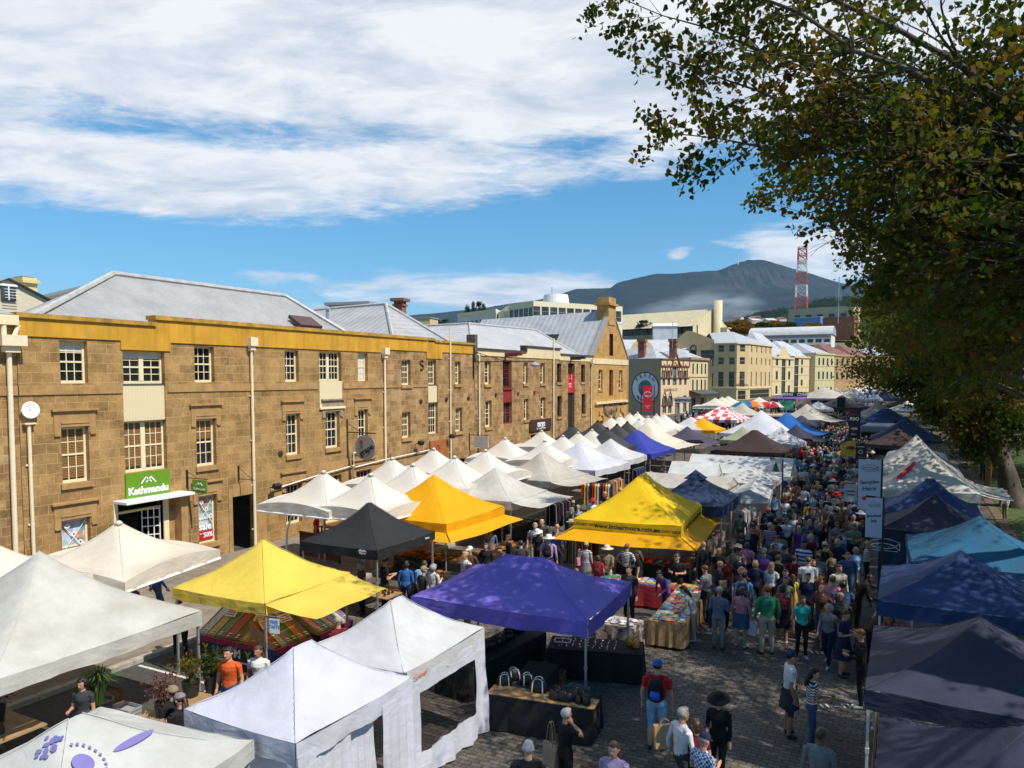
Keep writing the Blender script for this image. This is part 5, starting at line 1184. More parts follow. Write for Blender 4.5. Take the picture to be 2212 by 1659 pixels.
def tent(x,y,a,b,fab,label,rz=0,eave=2.2,peak=3.3,drop=0.25,kind='G',h=None,legs=True,flaps=(),val=None,group=None,pole=None,sides=(),flare=None,name=None,cat=None,zbase=None,truss=True):
 z0=zgs(y)if zbase is None else zbase;sd=len(TENTS)*13+5
 o=thing(name or('market_umbrella' if kind=='U' else 'market_tent'),label,cat or('umbrella' if kind=='U' else 'tent'),(x,y,z0),R(rz),group)
 far=math.hypot(x,y)>62
 canopy_mb(a,b,eave,peak,sd,kind,12 if far else 28).build('canopy',[fab,seam_of(fab)],o,smooth=True)
 vm=valance_mb(a,b,eave,drop,sd,kind);v=vm.build('valance',val or fab,o,smooth=True)
 pm_=pole or poleg
 if kind=='U':
  b2=MB();zr=eave-drop
  for p,q in(((-a/2,-b/2),(a/2,-b/2)),((a/2,-b/2),(a/2,b/2)),((a/2,b/2),(-a/2,b/2)),((-a/2,b/2),(-a/2,-b/2))):b2.tube([(p[0],p[1],zr),(q[0],q[1],zr)],0.045,6)
  b2.build('edge_rail',white_m,o)
  b2=MB();b2.tube([(0,0,0),(0,0,peak-0.05)],0.05,8);b2.lathe([(0.35,0),(0.35,0.06),(0.06,0.1)],n=12);b2.build('pole',metal_m,o)
  b2=MB();b2.lathe([(0.12,-0.08),(0.08,-0.01),(0.03,0.02),(0.001,0.03)],(0,0,peak),12);b2.build('finial_cap',fab,o,smooth=True)
  b2=MB()
  for sx_ in(-1,1):
   for sy_ in(-1,1):b2.tube([(0,0,eave-0.05),(sx_*a/2,sy_*b/2,eave-0.02)],0.02,5)
  b2.build('arm',metal_m,o)
 else:
  if legs:
   for sx_ in(-1,1):
    for sy_ in(-1,1):
     b2=MB();px_,py_=sx_*(a/2-0.06),sy_*(b/2-0.06);b2.box((px_,py_,eave/2-0.02),(0.045,0.045,eave-0.05));b2.box((px_,py_,0.01),(0.11,0.11,0.02));b2.box((px_,py_,eave*0.52),(0.06,0.06,0.09));b2.build('leg',pm_,o)
  if not far and truss:
   b2=MB();zt=eave-0.03
   for ax in(0,1):
    L=a if ax==0 else b;W_2=(b if ax==0 else a)/2-0.07;nseg=4
    for sgn_ in(-1,1):
     for k in range(nseg):
      u0,u1=-L/2+0.07+(L-0.14)*k/nseg,-L/2+0.07+(L-0.14)*(k+1)/nseg
      for za,zb in((zt,zt-0.19),(zt-0.19,zt)):
       p=(u0,sgn_*W_2,za)if ax==0 else(sgn_*W_2,u0,za);q=(u1,sgn_*W_2,zb)if ax==0 else(sgn_*W_2,u1,zb);b2.tube([p,q],0.013,4)
   b2.tube([(0,0,peak-0.06),(0,0,eave-0.2)],0.02,5)
   for sx_ in(-1,1):b2.tube([(0,0,eave-0.1),(sx_*(a/2-0.07),0,zt-0.1)],0.013,4);b2.tube([(0,0,eave-0.1),(0,sx_*(b/2-0.07),zt-0.1)],0.013,4)
   b2.build('truss',pm_,o)
 for(side,ln,dz,*rest)in flaps:  # awning extended from one eave
  s0,s1=rest if rest else(0,0);b2=MB();n=10;st={'+x':(a/2,0),'-x':(-a/2,0),'+y':(0,b/2),'-y':(0,-b/2)}[side]
  L=b if 'x' in side else a;sg=1 if '+' in side else-1
  vs=[]
  for i in range(n+1):
   for j in range(4):
    u=-L/2+L*i/n;q=j/3;out_=ln*q;u2_=u*(1+0.0*q)+(s0*(1-i/n)+s1*i/n)*q;z=eave-0.04+dz*q-0.05*math.sin(PI*q)+0.02*math.sin(u*4+q*3)*q
    vs.append((st[0]+sg*out_+0.02*sg,u2_,z)if 'x' in side else(u2_,st[1]+sg*out_+0.02*sg,z))
  b2.add(vs,[(i*4+j,(i+1)*4+j,(i+1)*4+j+1,i*4+j+1)for i in range(n)for j in range(3)]);b2.build('awning',flare[1]if flare else fab,o,smooth=True)
 if flare:  # skirt flared outwards all round
  w_,dz=flare[0],flare[2];b2=MB();n=20;cs=[(-a/2,-b/2),(a/2,-b/2),(a/2,b/2),(-a/2,b/2)];zz=eave-drop*0.92
  for k in range(4):
   p,q=Vector(cs[k]),Vector(cs[(k+1)%4]);e=(q-p).normalized();nn=Vector((e.y,-e.x));vs=[]
   for i in range(n+1):
    u=i/n
    for j in range(3):
     s=j/2;c=p.lerp(q,u)+nn*(0.03+w_*s)+e*(w_*s*(2*u-1));vs.append((c.x,c.y,zz+dz*s+0.02*math.sin(u*9+k)*s-0.03*math.sin(PI*u)*s))
   b2.add(vs,[(i*3+j,i*3+j+1,(i+1)*3+j+1,(i+1)*3+j)for i in range(n)for j in range(2)])
  b2.build('skirt',flare[1],o,smooth=True)
 TENTS.append((o,a,b,label));return o
def at_peak(px_,py_,h):p=G(px_,py_,h);return p.x,p.y
SW='the stone front'
# foreground
T1=tent(-16.0,9.3,4.4,4.4,old_f,'large off-white pyramid tent over the native plant stall at the left edge',peak=3.75,drop=0.3,group='white tents')
T2=tent(-9.5,5.9,3.0,3.2,dirty_f,'off-white tent with blue flower print at the bottom left corner of the photo',rz=6,peak=3.0,drop=0.28,group='white tents')
T3=tent(-8.72,9.25,2.35,2.75,lilac_f,'white tent with walls, nearer of the joined pair, at the bottom',peak=3.02,drop=0.33,group='white tents',rz=-1)
T4=tent(-8.9,12.08,2.4,2.75,white_f,'white tent with a clear window wall beside the black handbag table',peak=3.02,drop=0.33,group='white tents',rz=-1)
T5=tent(-14.5,14.05,3.0,3.1,yel_f,'lemon yellow tent with side awning over the sweets stall',rz=2,peak=3.25,drop=0.25,flaps=(('+x',1.25,-0.22,0.25,-0.1),),group='yellow tents')
T6=tent(-15.5,19.6,3.0,3.2,blk_f,'black square tent between the lemon and the golden tents',rz=1,peak=3.3,drop=0.28)
T7=tent(-16.3,24.6,4.0,4.1,ora_f,'golden yellow tent with flared skirt behind the black tent',rz=-2,peak=3.6,drop=0.35,flare=(0.55,ora_f,-0.22),group='yellow tents')
T8=tent(-16.3,29.6,3.5,3.6,old_f,'cream tent with white side awning behind the golden tent',peak=3.35,drop=0.38,flaps=(('+x',1.3,-0.15),),group='beige tents')
T9=tent(-17.1,36.2,3.5,3.8,beige_f,'beige tent with dark seams and pale awning in the left row',rz=-8,peak=3.4,drop=0.35,flaps=(('+x',1.2,-0.12),),group='beige tents')
T10=tent(-17.2,41.8,4.3,4.6,lilac_f,'cool white tent with clothes hanging below, behind the beige tent',rz=-6,peak=3.55,drop=0.35,group='white tents')
T11=tent(-17.2,46.9,3.6,3.8,white_f,'white tent just before the royal blue one',rz=-3,peak=3.35,drop=0.35,group='white tents')
T12=tent(-17.1,52.0,4.0,4.8,roy_f,'royal blue tent in the left row',rz=-4,peak=3.6,drop=0.3)
T13=tent(-18.0,57.6,4.4,5.0,cream_f,'creamy white tent with side awning behind the royal blue one',rz=-4,peak=3.85,drop=0.3,flaps=(('+x',1.2,-0.1),),group='beige tents')
tent(-16.1,62.2,3.0,3.2,dpu_f,'dark plum tent behind the creamy white one',peak=3.2,flaps=(('+x',1.0,-0.3),))
tent(-18.3,72.0,4.2,4.0,white_f,'flat edged white tent beside the small golden tent',rz=4,peak=3.3,drop=0.25,group='white tents',pole=polew)
x,y=at_peak(1518,901,3.3);tent(x,y,3.4,3.4,ora_f,'small golden tent before the red checked one',rz=-5,group='yellow tents')
x,y=at_peak(1555,876,3.9);tent(x,y+1,5.0,5.0,chk_f,'red and white checked tent in the left row',rz=-8,eave=2.5,peak=3.9,drop=0.3)
x,y=at_peak(1586,870,3.6);tent(x+1,y,4.6,4.6,beige_f,'pale grey tent behind the red checked one',rz=-8,peak=3.6,flaps=(('+x',1.2,-0.1),),group='beige tents')
# middle row
TP=tent(-8.2,16.4,4.4,3.4,pur_f,'purple tent with a short ridge in the middle of the street',rz=3,peak=3.02,drop=0.36)
TY=tent(-9.05,28.2,3.9,5.0,yel2_f,'bright yellow tent with black web address lettering and wide skirt',rz=5,peak=3.65,drop=0.42,flare=(0.62,ora_f,-0.30),group='yellow tents')
TN=tent(-8.0,32.4,3.1,3.6,nav_f,'navy tent with vented cap tucked behind the bright yellow one',peak=3.25,drop=0.42)
b=MB();b.add([(-0.42,-0.42,3.04),(0.42,-0.42,3.04),(0.42,0.42,3.04),(-0.42,0.42,3.04),(0,0,3.42)],[(0,1,4),(1,2,4),(2,3,4),(3,0,4)]);b.build('vent_cap',nav_f,TN)
def gable_tent(x,y,a,b_,fab,label,eave=2.1,peak=2.9,axis='x',rz=0,group=None,hip=0.0,drop=0.2):
 o=thing('gable_marquee',label,'tent',(x,y,zgs(y)),R(rz),group);M=MB();n=14
 A,B_=(a,b_)if axis=='x' else(b_,a)
 vs=[]
 for i in range(n+1):
  for j in range(n+1):
   u=(i/n-0.5)*A;v=(j/n-0.5)*B_;f=1-abs(2*j/n-1)
   if hip:f=min(f,(A/2-abs(u))/hip)
   z=eave+(peak-eave)*f-0.05*math.sin(PI*f)*math.sin(PI*(i%7)/7)**2+0.012*math.sin(u*6+v*3)
   vs.append((u,v,z)if axis=='x' else(v,u,z))
 M.add(vs,[(i*(n+1)+j,(i+1)*(n+1)+j,(i+1)*(n+1)+j+1,i*(n+1)+j+1)for i in range(n)for j in range(n)]);M.build('canopy',fab,o)
 valance_mb(a,b_,eave+0.01,drop,3,'G').build('valance',fab,o)
 if not hip:
  for s in(-1,1):
   M=MB();u=s*(A/2-0.05);tri=[(u,-B_/2,eave),(u,B_/2,eave),(u,0,peak-0.03)];tri=tri if axis=='x' else[(q[1],q[0],q[2])for q in tri];M.poly(tri);M.build('gable_end',fab,o)
 for sx_ in(-1,1):
  for sy_ in(-1,1):M=MB();M.tube([(sx_*(a/2-0.06),sy_*(b_/2-0.06),0),(sx_*(a/2-0.06),sy_*(b_/2-0.06),eave)],0.03,6);M.build('leg',polew,o)
 TENTS.append((o,a,b_,label));return o
wg_f=fabric("grey_white_canvas",(0.66,0.67,0.67),0.22)
gable_tent(-9.5,36.9,4.4,2.9,beige_f,'beige ridge marquee with a flap, nearest of the flat roofed cluster',peak=2.6)
gable_tent(-6.35,36.5,1.7,3.2,wg_f,'small white flap roof at the right end of the beige ridge marquee',eave=1.95,peak=2.35,axis='y',rz=6)
gable_tent(-10.0,40.4,2.5,3.0,wg_f,'white ridge marquee left of the hipped white one',peak=2.85,rz=5)
gable_tent(-7.2,40.2,2.9,3.2,dirty_f,'white hipped marquee with folded crease behind the tree logo sign',peak=2.75,hip=1.2)
gable_tent(-8.2,43.6,5.6,2.8,wg_f,'long white ridge marquee before the brown tent',peak=2.95)
tent(-9.7,56.3,4.8,4.4,brn_f,'dark brown tent with wide front eave in the middle row',peak=3.55,drop=0.3,flaps=(('-x',1.3,-0.1),))
tent(-8.7,61.9,3.2,3.4,white_f,'white tent behind the right side of the brown one',rz=-4,peak=3.4,group='white tents')
tent(-11.9,63.5,3.0,3.2,gre_f,'faded sage green tent peeping out left of the brown one',peak=3.2)
tent(-11.6,70.5,5.6,6.5,lilac_f,'large cool white tent in the middle row',rz=-4,peak=4.15,group='white tents')
tent(-8.2,67.0,2.8,3.2,sla_f,'slate tent behind the right end of the middle row',rz=-4,peak=3.25,flaps=(('+x',0.9,-0.2),))
x,y=at_peak(1679,889,3.8);tent(x+1.0,y-1,4.0,5.5,blu_f,'bright mid blue tent with a side awning',rz=-6,peak=3.8,flaps=(('+x',1.4,-0.2),))
x,y=at_peak(1700,897,3.1);tent(x+1.3,y,3.0,5.0,sla_f,'slate purple tent edge behind the mid blue one',peak=3.1)
x,y=at_peak(1727,872,3.8);tent(x+0.8,y,4.6,5.0,beige_f,'pale pyramid tent in front of the brick planter',rz=-10,peak=3.8,flaps=(('+x',1.3,-0.15),),group='beige tents')
# right row
tent(1.4,11.0,3.3,3.5,sla_f,'slate tent at the bottom right corner',peak=3.08,drop=0.3,group='slate tents on the right',pole=polew)
tent(1.25,15.5,3.5,3.7,sla_f,'slate tent with deep front fold, second from the bottom right',peak=3.15,drop=0.32,group='slate tents on the right',pole=polew)
tent(1.25,21.2,3.5,3.7,slb_f,'dull blue tent between the slate and teal ones',peak=3.18,drop=0.34,pole=polew)
tent(2.0,26.0,3.7,4.2,tea_f,'teal blue tent at the right edge',rz=2,peak=3.3,drop=0.3,pole=polew)
TC=tent(0.95,30.4,3.2,3.2,sla_f,'plum navy tent beside the fish banners, nearer of two',peak=3.3,drop=0.3,pole=polew)
tent(0.9,34.0,3.4,3.2,slb_f,'navy blue tent just behind the plum one by the fish banners',peak=3.4,drop=0.3,pole=polew)
TW=tent(0.9,41.3,4.2,4.4,old_f,'old cream tent with a red fabric strip on its side',peak=3.95,drop=0.4,pole=polew,flaps=(('+x',1.2,-0.15),),group='beige tents')
tent(0.5,48.4,4.4,5.4,old_f,'old cream tent, farther of the pair in the right row',peak=4.15,drop=0.4,pole=polew,group='beige tents')
tent(-0.6,64.5,4.0,3.8,brn_f,'dark brown low tent before the tall navy one',peak=3.35,drop=0.2)
tent(-0.1,69.5,5.2,5.0,nav_f,'tall navy tent in the right row by the trees',peak=3.9,drop=0.2)
x,y=at_peak(1892,891,3.2);tent(x,y,3.4,3.2,slb_f,'small neat navy tent behind the grey trailer',peak=3.2)
x,y=at_peak(1915,883,3.4);tent(x,y,4.6,3.6,nav_f,'dark navy tent partly hidden behind the small neat one',peak=3.4)
x,y=at_peak(1899,868,3.8);tent(x,y,5.2,5.0,beige_f,'pale tent above the small navy one',peak=3.8,group='beige tents')
x,y=at_peak(1921,868,3.4);tent(x+2,y+4,5.0,5.0,white_f,'white tent between the pale one and the trees',peak=3.4,group='white tents')
x,y=at_peak(1925,858,3.4);tent(x+2,y,6.0,5.0,brn_f,'brown tent in the far right row',peak=3.4)
# far cluster across the square
for i,(px_,py_,f_,lb,s_)in enumerate([
(1780,835,beige_f,'biggest pale grey pyramid tent of the far cluster',7.2),(1806,840,white_f,'white tent just right of the biggest far pyramid',5.4),(1851,836,white_f,'white far tent with pointed peak left of the tallest',6.4),
(1873,832,white_f,'highest white peak of the far cluster',6.4),(1844,848,beige_f,'pale grey tent in the middle of the far cluster',6.0),(1879,848,lilac_f,'bluish white tent of the far cluster with magenta trim',5.0),
(1912,847,nav_f,'navy tent at the right of the far cluster',5.0),(1819,857,char_f,'charcoal tent with white lettering in the far cluster',5.6),(1766,851,slb_f,'navy tent left below the biggest far pyramid',4.0),
(1708,846,vio_f,'violet tent at the left of the far cluster',4.4),(1900,838,white_f,'white tent at the far right behind the leaves',6.0),(1768,866,white_f,'small square white tent before the far cluster',3.6),(1727,848,cream_f,'cream tent beside the violet one',4.0),
(1640,861,cream_f,'cream umbrella tent before the corner building',4.0),(1757,845,cream_f,'cream tent peak between the violet and pale pyramid ones',4.0)]):
 h_=3.5 if s_<5 else 4.2
 dep={7.2:118,6.4:150,6.0:140,5.4:145,5.6:108,5.0:135,4.4:112,4.0:120,3.6:100}[s_]
 p=D(px_,dep,py_+h_*0);c=D(px_,dep)
# the market square rises towards the buildings: the tent stands where its peak meets the picture line
 tent(c.x,c.y,s_,s_,f_,lb,rz=(-18,8,-25,12,-10)[i%5],peak=h_,eave=2.5,drop=0.3,truss=False,zbase=max(zgs(c.y)*0.6,p.z-h_))
# cafe umbrellas against the stone front
U=[]
UG='cafe umbrellas along the warehouses'
ulab=['cream cafe umbrella cut by the left edge of the photo','cream cafe umbrella in front of the shop steps']
U.append(tent(-19.9,10.4,3.9,3.9,cream_f,ulab[0],eave=2.35,peak=3.35,kind='U',group=UG,rz=4));U.append(tent(-19.3,13.4,3.7,3.7,cream_f,ulab[1],eave=2.3,peak=3.4,kind='U',group=UG,rz=12))
ucream=fabric("umbrella_cream",(0.72,0.68,0.62),0.06,0.2)
ud={(699,1017):'first white umbrella over the wine bar fence, at the near end of its row',(801,1023):'white umbrella right behind the black tent',(847,988):'white umbrella against the wall behind the round hanging sign',(892,1002):'white umbrella above the golden tent peak, on the street side',
(937,968):'white umbrella under the floodlight, on the wall side',(982,985):'white umbrella on the street side before the cream tent',(1049,971):'white umbrella with dark edge strip at the end of the first row',
(1091,945):'cream umbrella in front of the brown double door',(1170,929):'cream umbrella below the brown cargo sign',(1177,950):'cream umbrella on the street side of the cargo sign one',(1216,940):'cream umbrella second on the street side after the cargo sign',
(1249,933):'cream umbrella third on the street side after the cargo sign',(1279,927):'cream umbrella fourth on the street side, next to the charcoal ones'}
for(px_,py_),lb in ud.items():
 x,y=at_peak(px_,py_,3.75);tent(max(x,XF+2.15)if x<-21.5 else x,y,3.5,3.5,ucream,lb,eave=2.55,peak=3.75,kind='U',group=UG)
cd={(1237,918):'charcoal umbrella nearest the camera, at the wall',(1291,908):'tallest charcoal umbrella before the gabled warehouse',(1312,923):'charcoal umbrella right of the tallest one',(1333,915):'charcoal umbrella between two others on the street side',(1355,910):'last charcoal umbrella beside the cream ones'}
for(px_,py_),lb in cd.items():
 x,y=at_peak(px_,py_,3.9);tent(max(x,-22.4),y,3.9,3.9,char_f,lb,eave=2.5,peak=3.9,kind='U',group='charcoal umbrellas by the gabled warehouse')
names=['first','second','third','fourth','fifth','sixth','seventh','eighth']
for i,(px_,py_)in enumerate([(1320,900),(1340,897),(1360,892),(1377,890),(1381,904),(1400,899),(1418,894),(1434,892)]):
 x,y=at_peak(px_,py_,4.0);tent(max(x,-24.5)if y<72 else x,y,3.8,3.8,ucream,('cream umbrella by the red banner, %s from the left'%names[i]),eave=2.6,peak=4.0,kind='U',group='cream umbrellas by the red banner')
for i,(px_,py_)in enumerate([(1545,859),(1560,857),(1573,855)]):
 c=D(px_,105+i*5,py_);tent(c.x,c.y,5.0,5.0,cream_f,'cream umbrella before the dark verandah, %s of three from the left'%names[i],eave=2.5,peak=3.7,kind='U',group='three cream umbrellas by the verandah',zbase=c.z-3.7)
# beach umbrellas
def beach(px_,dep,py_,cols,r_,label):
 c=D(px_,dep,py_);o=thing('beach_umbrella',label,'umbrella',(c.x,c.y,c.z-2.4),0,'coloured beach umbrellas in a row');
 for k in range(8):
  M=MB();a0,a1=k*PI/4,(k+1)*PI/4;vs=[]
  for j in range(6):
   q=j/5;z=2.4-0.9*r_*0.55*(q**1.8)
   for e in range(4):an=a0+(a1-a0)*e/3;vs.append((r_*q*math.cos(an),r_*q*math.sin(an),z-0.02*math.sin(PI*e/3)*q))
  M.add(vs,[(j*4+e,(j+1)*4+e,(j+1)*4+e+1,j*4+e+1)for j in range(5)for e in range(3)]);M.build('panel',cols[k%len(cols)],o,smooth=True)
 M=MB();M.tube([(0,0,0),(0,0,2.5)],0.03,6);M.build('pole',polew,o)
cg,cb_,co_,cy_,cr,cw=[fabric("umb_"+n,c,0.05,0.25)for n,c in(("green",(0.03,0.35,0.12)),("blue",(0.03,0.15,0.5)),("orange",(0.8,0.22,0.02)),("yellow",(0.8,0.55,0.06)),("red",(0.65,0.03,0.05)),("white",(0.75,0.74,0.72)))]
for px_,cols,lb in((1603,(cg,cb_),'green and blue beach umbrella at the left of the row'),(1618,(cb_,),'plain blue beach umbrella'),(1626,(co_,),'plain orange beach umbrella'),(1637,(cb_,cy_,cw,co_),'blue yellow and white beach umbrella'),(1655,(cr,),'plain red beach umbrella'),(1669,(cr,cw),'red and white beach umbrella at the right of the row')):
 beach(px_,92,866+(px_%3),cols,1.35,lb)
# ---- print, lettering and walls on the big tents
blkt=mat("black_print",(0.02,0.02,0.02),0.6,0.1)
def onslope(F_):pass
lt_m=TY
# front valance faces -y: text plane u=+x, v=z
def val_text(tn,s,size,x,side,a,b_,eave,drop,m,d=0.06,bold=0.004,sx=1.0):
 zc=eave-drop*0.5
 if side=='f':mt=frame_mtx((x,-b_/2-d,zc),(1,0,0),(0,0,1))
 else:mt=frame_mtx((a/2+d,x,zc),(0,1,0),(0,0,1))
 return text(tn,'lettering',s,size,mt,m,0.002,bold,sx=sx)
val_text(TY,"www.littlearmoire.com.au",0.225,0.05,'f',3.9,5.0,2.2,0.40,blkt,bold=0.007)
val_text(TY,"RUGGED HIDE",0.135,-1.52,'f',3.9,5.0,2.2,0.36,blkt,sx=1.1);val_text(TY,"RUGGED HIDE",0.135,1.5,'f',3.9,5.0,2.2,0.44,blkt,sx=1.1)
val_text(TY,"RUGGED HIDE  www.littlearmoire.com.au",0.2,0,'s',3.9,5.0,2.2,0.40,blkt,bold=0.006)
pur_p=mat("violet_print",(0.17,0.15,0.38),0.6,0.1)
def slope_poly(tn,a,b_,eave,peak,pts,m,nm,k=0.012):
 """a printed patch following the near slope (-y) of a canopy"""
 def zf(x,y):f=max(0,min(a/2-abs(x),b_/2-abs(y)))/(min(a,b_)/2);return eave+(peak-eave)*(0.62*f+0.38*f**2.2)
 M=MB()
 for poly in pts:M.poly([(x,y,zf(x,y)+k+0.02)for x,y in poly])
 M.build(nm,m,tn)
def ell(cx,cy,rx,ry,n=18):return[(cx+rx*math.cos(2*PI*k/n),cy+ry*math.sin(2*PI*k/n))for k in range(n)]
# butterfly-like flower cluster and disc on the near slope of the corner tent, spray of petals above
rr_=random.Random(3)
def t2l(px_,py_):g=G(px_,py_,2.62);q=Matrix.Rotation(R(-6),3,'Z')@Vector((g.x+9.5,g.y-5.9,0));return q.x,q.y
fc,fd=t2l(108,1640),t2l(180,1652)
fl=[ell(fc[0]+rr_.uniform(-0.13,0.13),fc[1]+rr_.uniform(-0.14,0.10),0.030,0.026,7)for _ in range(30)]
fl+=[ell(fd[0]+0.27*math.cos(t_),fd[1]+0.24*math.sin(t_),0.022,0.018,6)for t_ in np.linspace(0.2,2.9,11)]
slope_poly(T2,3.0,3.2,2.2,3.0,fl,pur_p,'flower_print')
slope_poly(T2,3.0,3.2,2.2,3.0,[ell(fd[0],fd[1],0.125,0.125)],pur_p,'disc_print',0.014)
M=MB();M.poly([(0.62+0.05*math.cos(t_)*1.0,0.35+0.32*math.sin(t_),2.2+0.8*(0.62*((1.5-0.62-0.05*math.cos(t_))/1.5)+0.38*((1.5-0.62-0.05*math.cos(t_))/1.5)**2.2)+0.03)for t_ in np.linspace(0,2*PI,16)[:-1]]);M.build('oval_print',pur_p,T2)
# red strip on the old cream tent
M=MB();vs=[]
for i in range(9):
 q=i/8
 for s in(0,1):x=-1.25+0.75*q;y=-1.75+0.9*q+s*0.32;f=max(0,min(2.1-abs(x),2.2-abs(y)))/2.1;vs.append((x,y,2.2+1.75*(0.62*f+0.38*f**2.2)+0.05))
M.add(vs,[(2*i,2*i+2,2*i+3,2*i+1)for i in range(8)]);M.build('red_strip',mat("red_strip_cloth",(0.55,0.015,0.03),0.6,0.1),TW)
# side walls of the white pair: +x side
def wall_sheet(tn,x,y0,y1,z0,z1,m,nm,hole=None,seed=1):
 M=MB();nY,nZ=26,18
 def P(i,j):
  y=y0+(y1-y0)*i/nY;z=z0+(z1-z0)*j/nZ;q=1-j/nZ
  return(x+0.05*q*math.sin(i*0.9+seed+q*2)+0.03*math.sin(i*2.1+j*0.5)*q+0.10*q,y,z)
 vs=[P(i,j)for i in range(nY+1)for j in range(nZ+1)]
 fs=[]
 for i in range(nY):
  for j in range(nZ):
   yc=(i+0.5)/nY;zc=(j+0.5)/nZ
   if hole and hole[0]<yc<hole[1]and hole[2]<zc<hole[3]:continue
   fs.append((i*(nZ+1)+j,(i+1)*(nZ+1)+j,(i+1)*(nZ+1)+j+1,i*(nZ+1)+j+1))
 M.add(vs,fs);return M.build(nm,m,tn,smooth=True)
wall_sheet(T4,1.22,-1.37,1.37,0.06,2.0,lilac_f,'side_wall',(0.17,0.83,0.28,0.83))
wall_sheet(T3,1.20,0.55,1.37,0.06,2.0,lilac_f,'side_wall',None,4);wall_sheet(T3,1.12,-0.95,-0.15,0.1,2.0,lilac_f,'side_wall',None,11);wall_sheet(T3,1.0,-0.1,0.55,0.06,2.0,lilac_f,'side_wall',None,7)
wall_sheet(T3,1.20,-1.37,-1.0,0.1,2.0,lilac_f,'side_wall',None,9)
M=MB();M.add([(-1.17,-1.40,0.05),(1.17,-1.40,0.05),(1.17,-1.36,2.0),(-1.17,-1.36,2.0)],[(0,1,2,3)]);M.build('front_wall',lilac_f,T3)
cw_m=glassm("clear_vinyl",(0.03,0.03,0.035),0.15)
m_,t_,b_,o_=nt("clear_vinyl_sheet");gl=N(t_,'BsdfGlossy',_0=(0.6,0.6,0.6,1),_Roughness=0.12);tr_=N(t_,'BsdfTransparent',_0=(0.62,0.62,0.64,1));nz_=N(t_,'TexNoise',_Vector=objco(t_),_Scale=5,_Detail=3)
bp_=N(t_,'Bump',_Strength=0.5,_Distance=0.05,_Height=nz_.outputs[0]);t_.links.new(bp_.outputs[0],gl.inputs['Normal']);mx_=N(t_,'MixShader',_0=0.12,_1=tr_.outputs[0],_2=gl.outputs[0]);t_.links.new(mx_.outputs[0],o_.inputs[0])
M=MB();nn_=10
M.grid(lambda i,j:(1.22+0.03*math.sin(i*9+j*4)+0.05*(1-j),-1.37+2.74*(0.15+0.7*i),0.06+1.94*(0.27+0.57*j)),nn_,nn_);M.build('clear_window',m_,T4,smooth=True)
text(T4,'maker_mark',"Caravel",0.13,frame_mtx((1.26,-0.95,2.03),(0,1,0),(0,0,1)),mat("orange_print",(0.6,0.13,0.03)),0.002)
M=MB();M.tube([(1.30,-1.385,0.0),(1.24,-1.385,2.2)],0.03,6);M.build('zip_edge',mat("dark_zip",(0.12,0.10,0.09)),T4)
for tn,xs in((T6,(0.95,)),):
 for x in xs:
  text(tn,'maker_mark',"Alpine",0.1,frame_mtx((1.0,-1.67,2.08),(1,0,0),(0,0,1)),tm,0.002);M=MB();M.poly([(0.82,-1.67,2.13),(1.18,-1.67,2.13),(1.06,-1.67,2.2),(1.0,-1.67,2.16),(0.93,-1.67,2.21)]);M.build('maker_mark',tm,tn)
  text(tn,'maker_mark',"Alpine",0.1,frame_mtx((1.56,1.05,2.08),(0,1,0),(0,0,1)),tm,0.002)
text(T5,'maker_mark',"Alpine",0.09,frame_mtx((1.15,-1.62,2.06),(1,0,0),(0,0,1)),blkt,0.002)
text(TP,'stall_tag',"110",0.12,frame_mtx((-2.0,-1.77,1.98),(1,0,0),(0,0,1)),blkt,0.001)
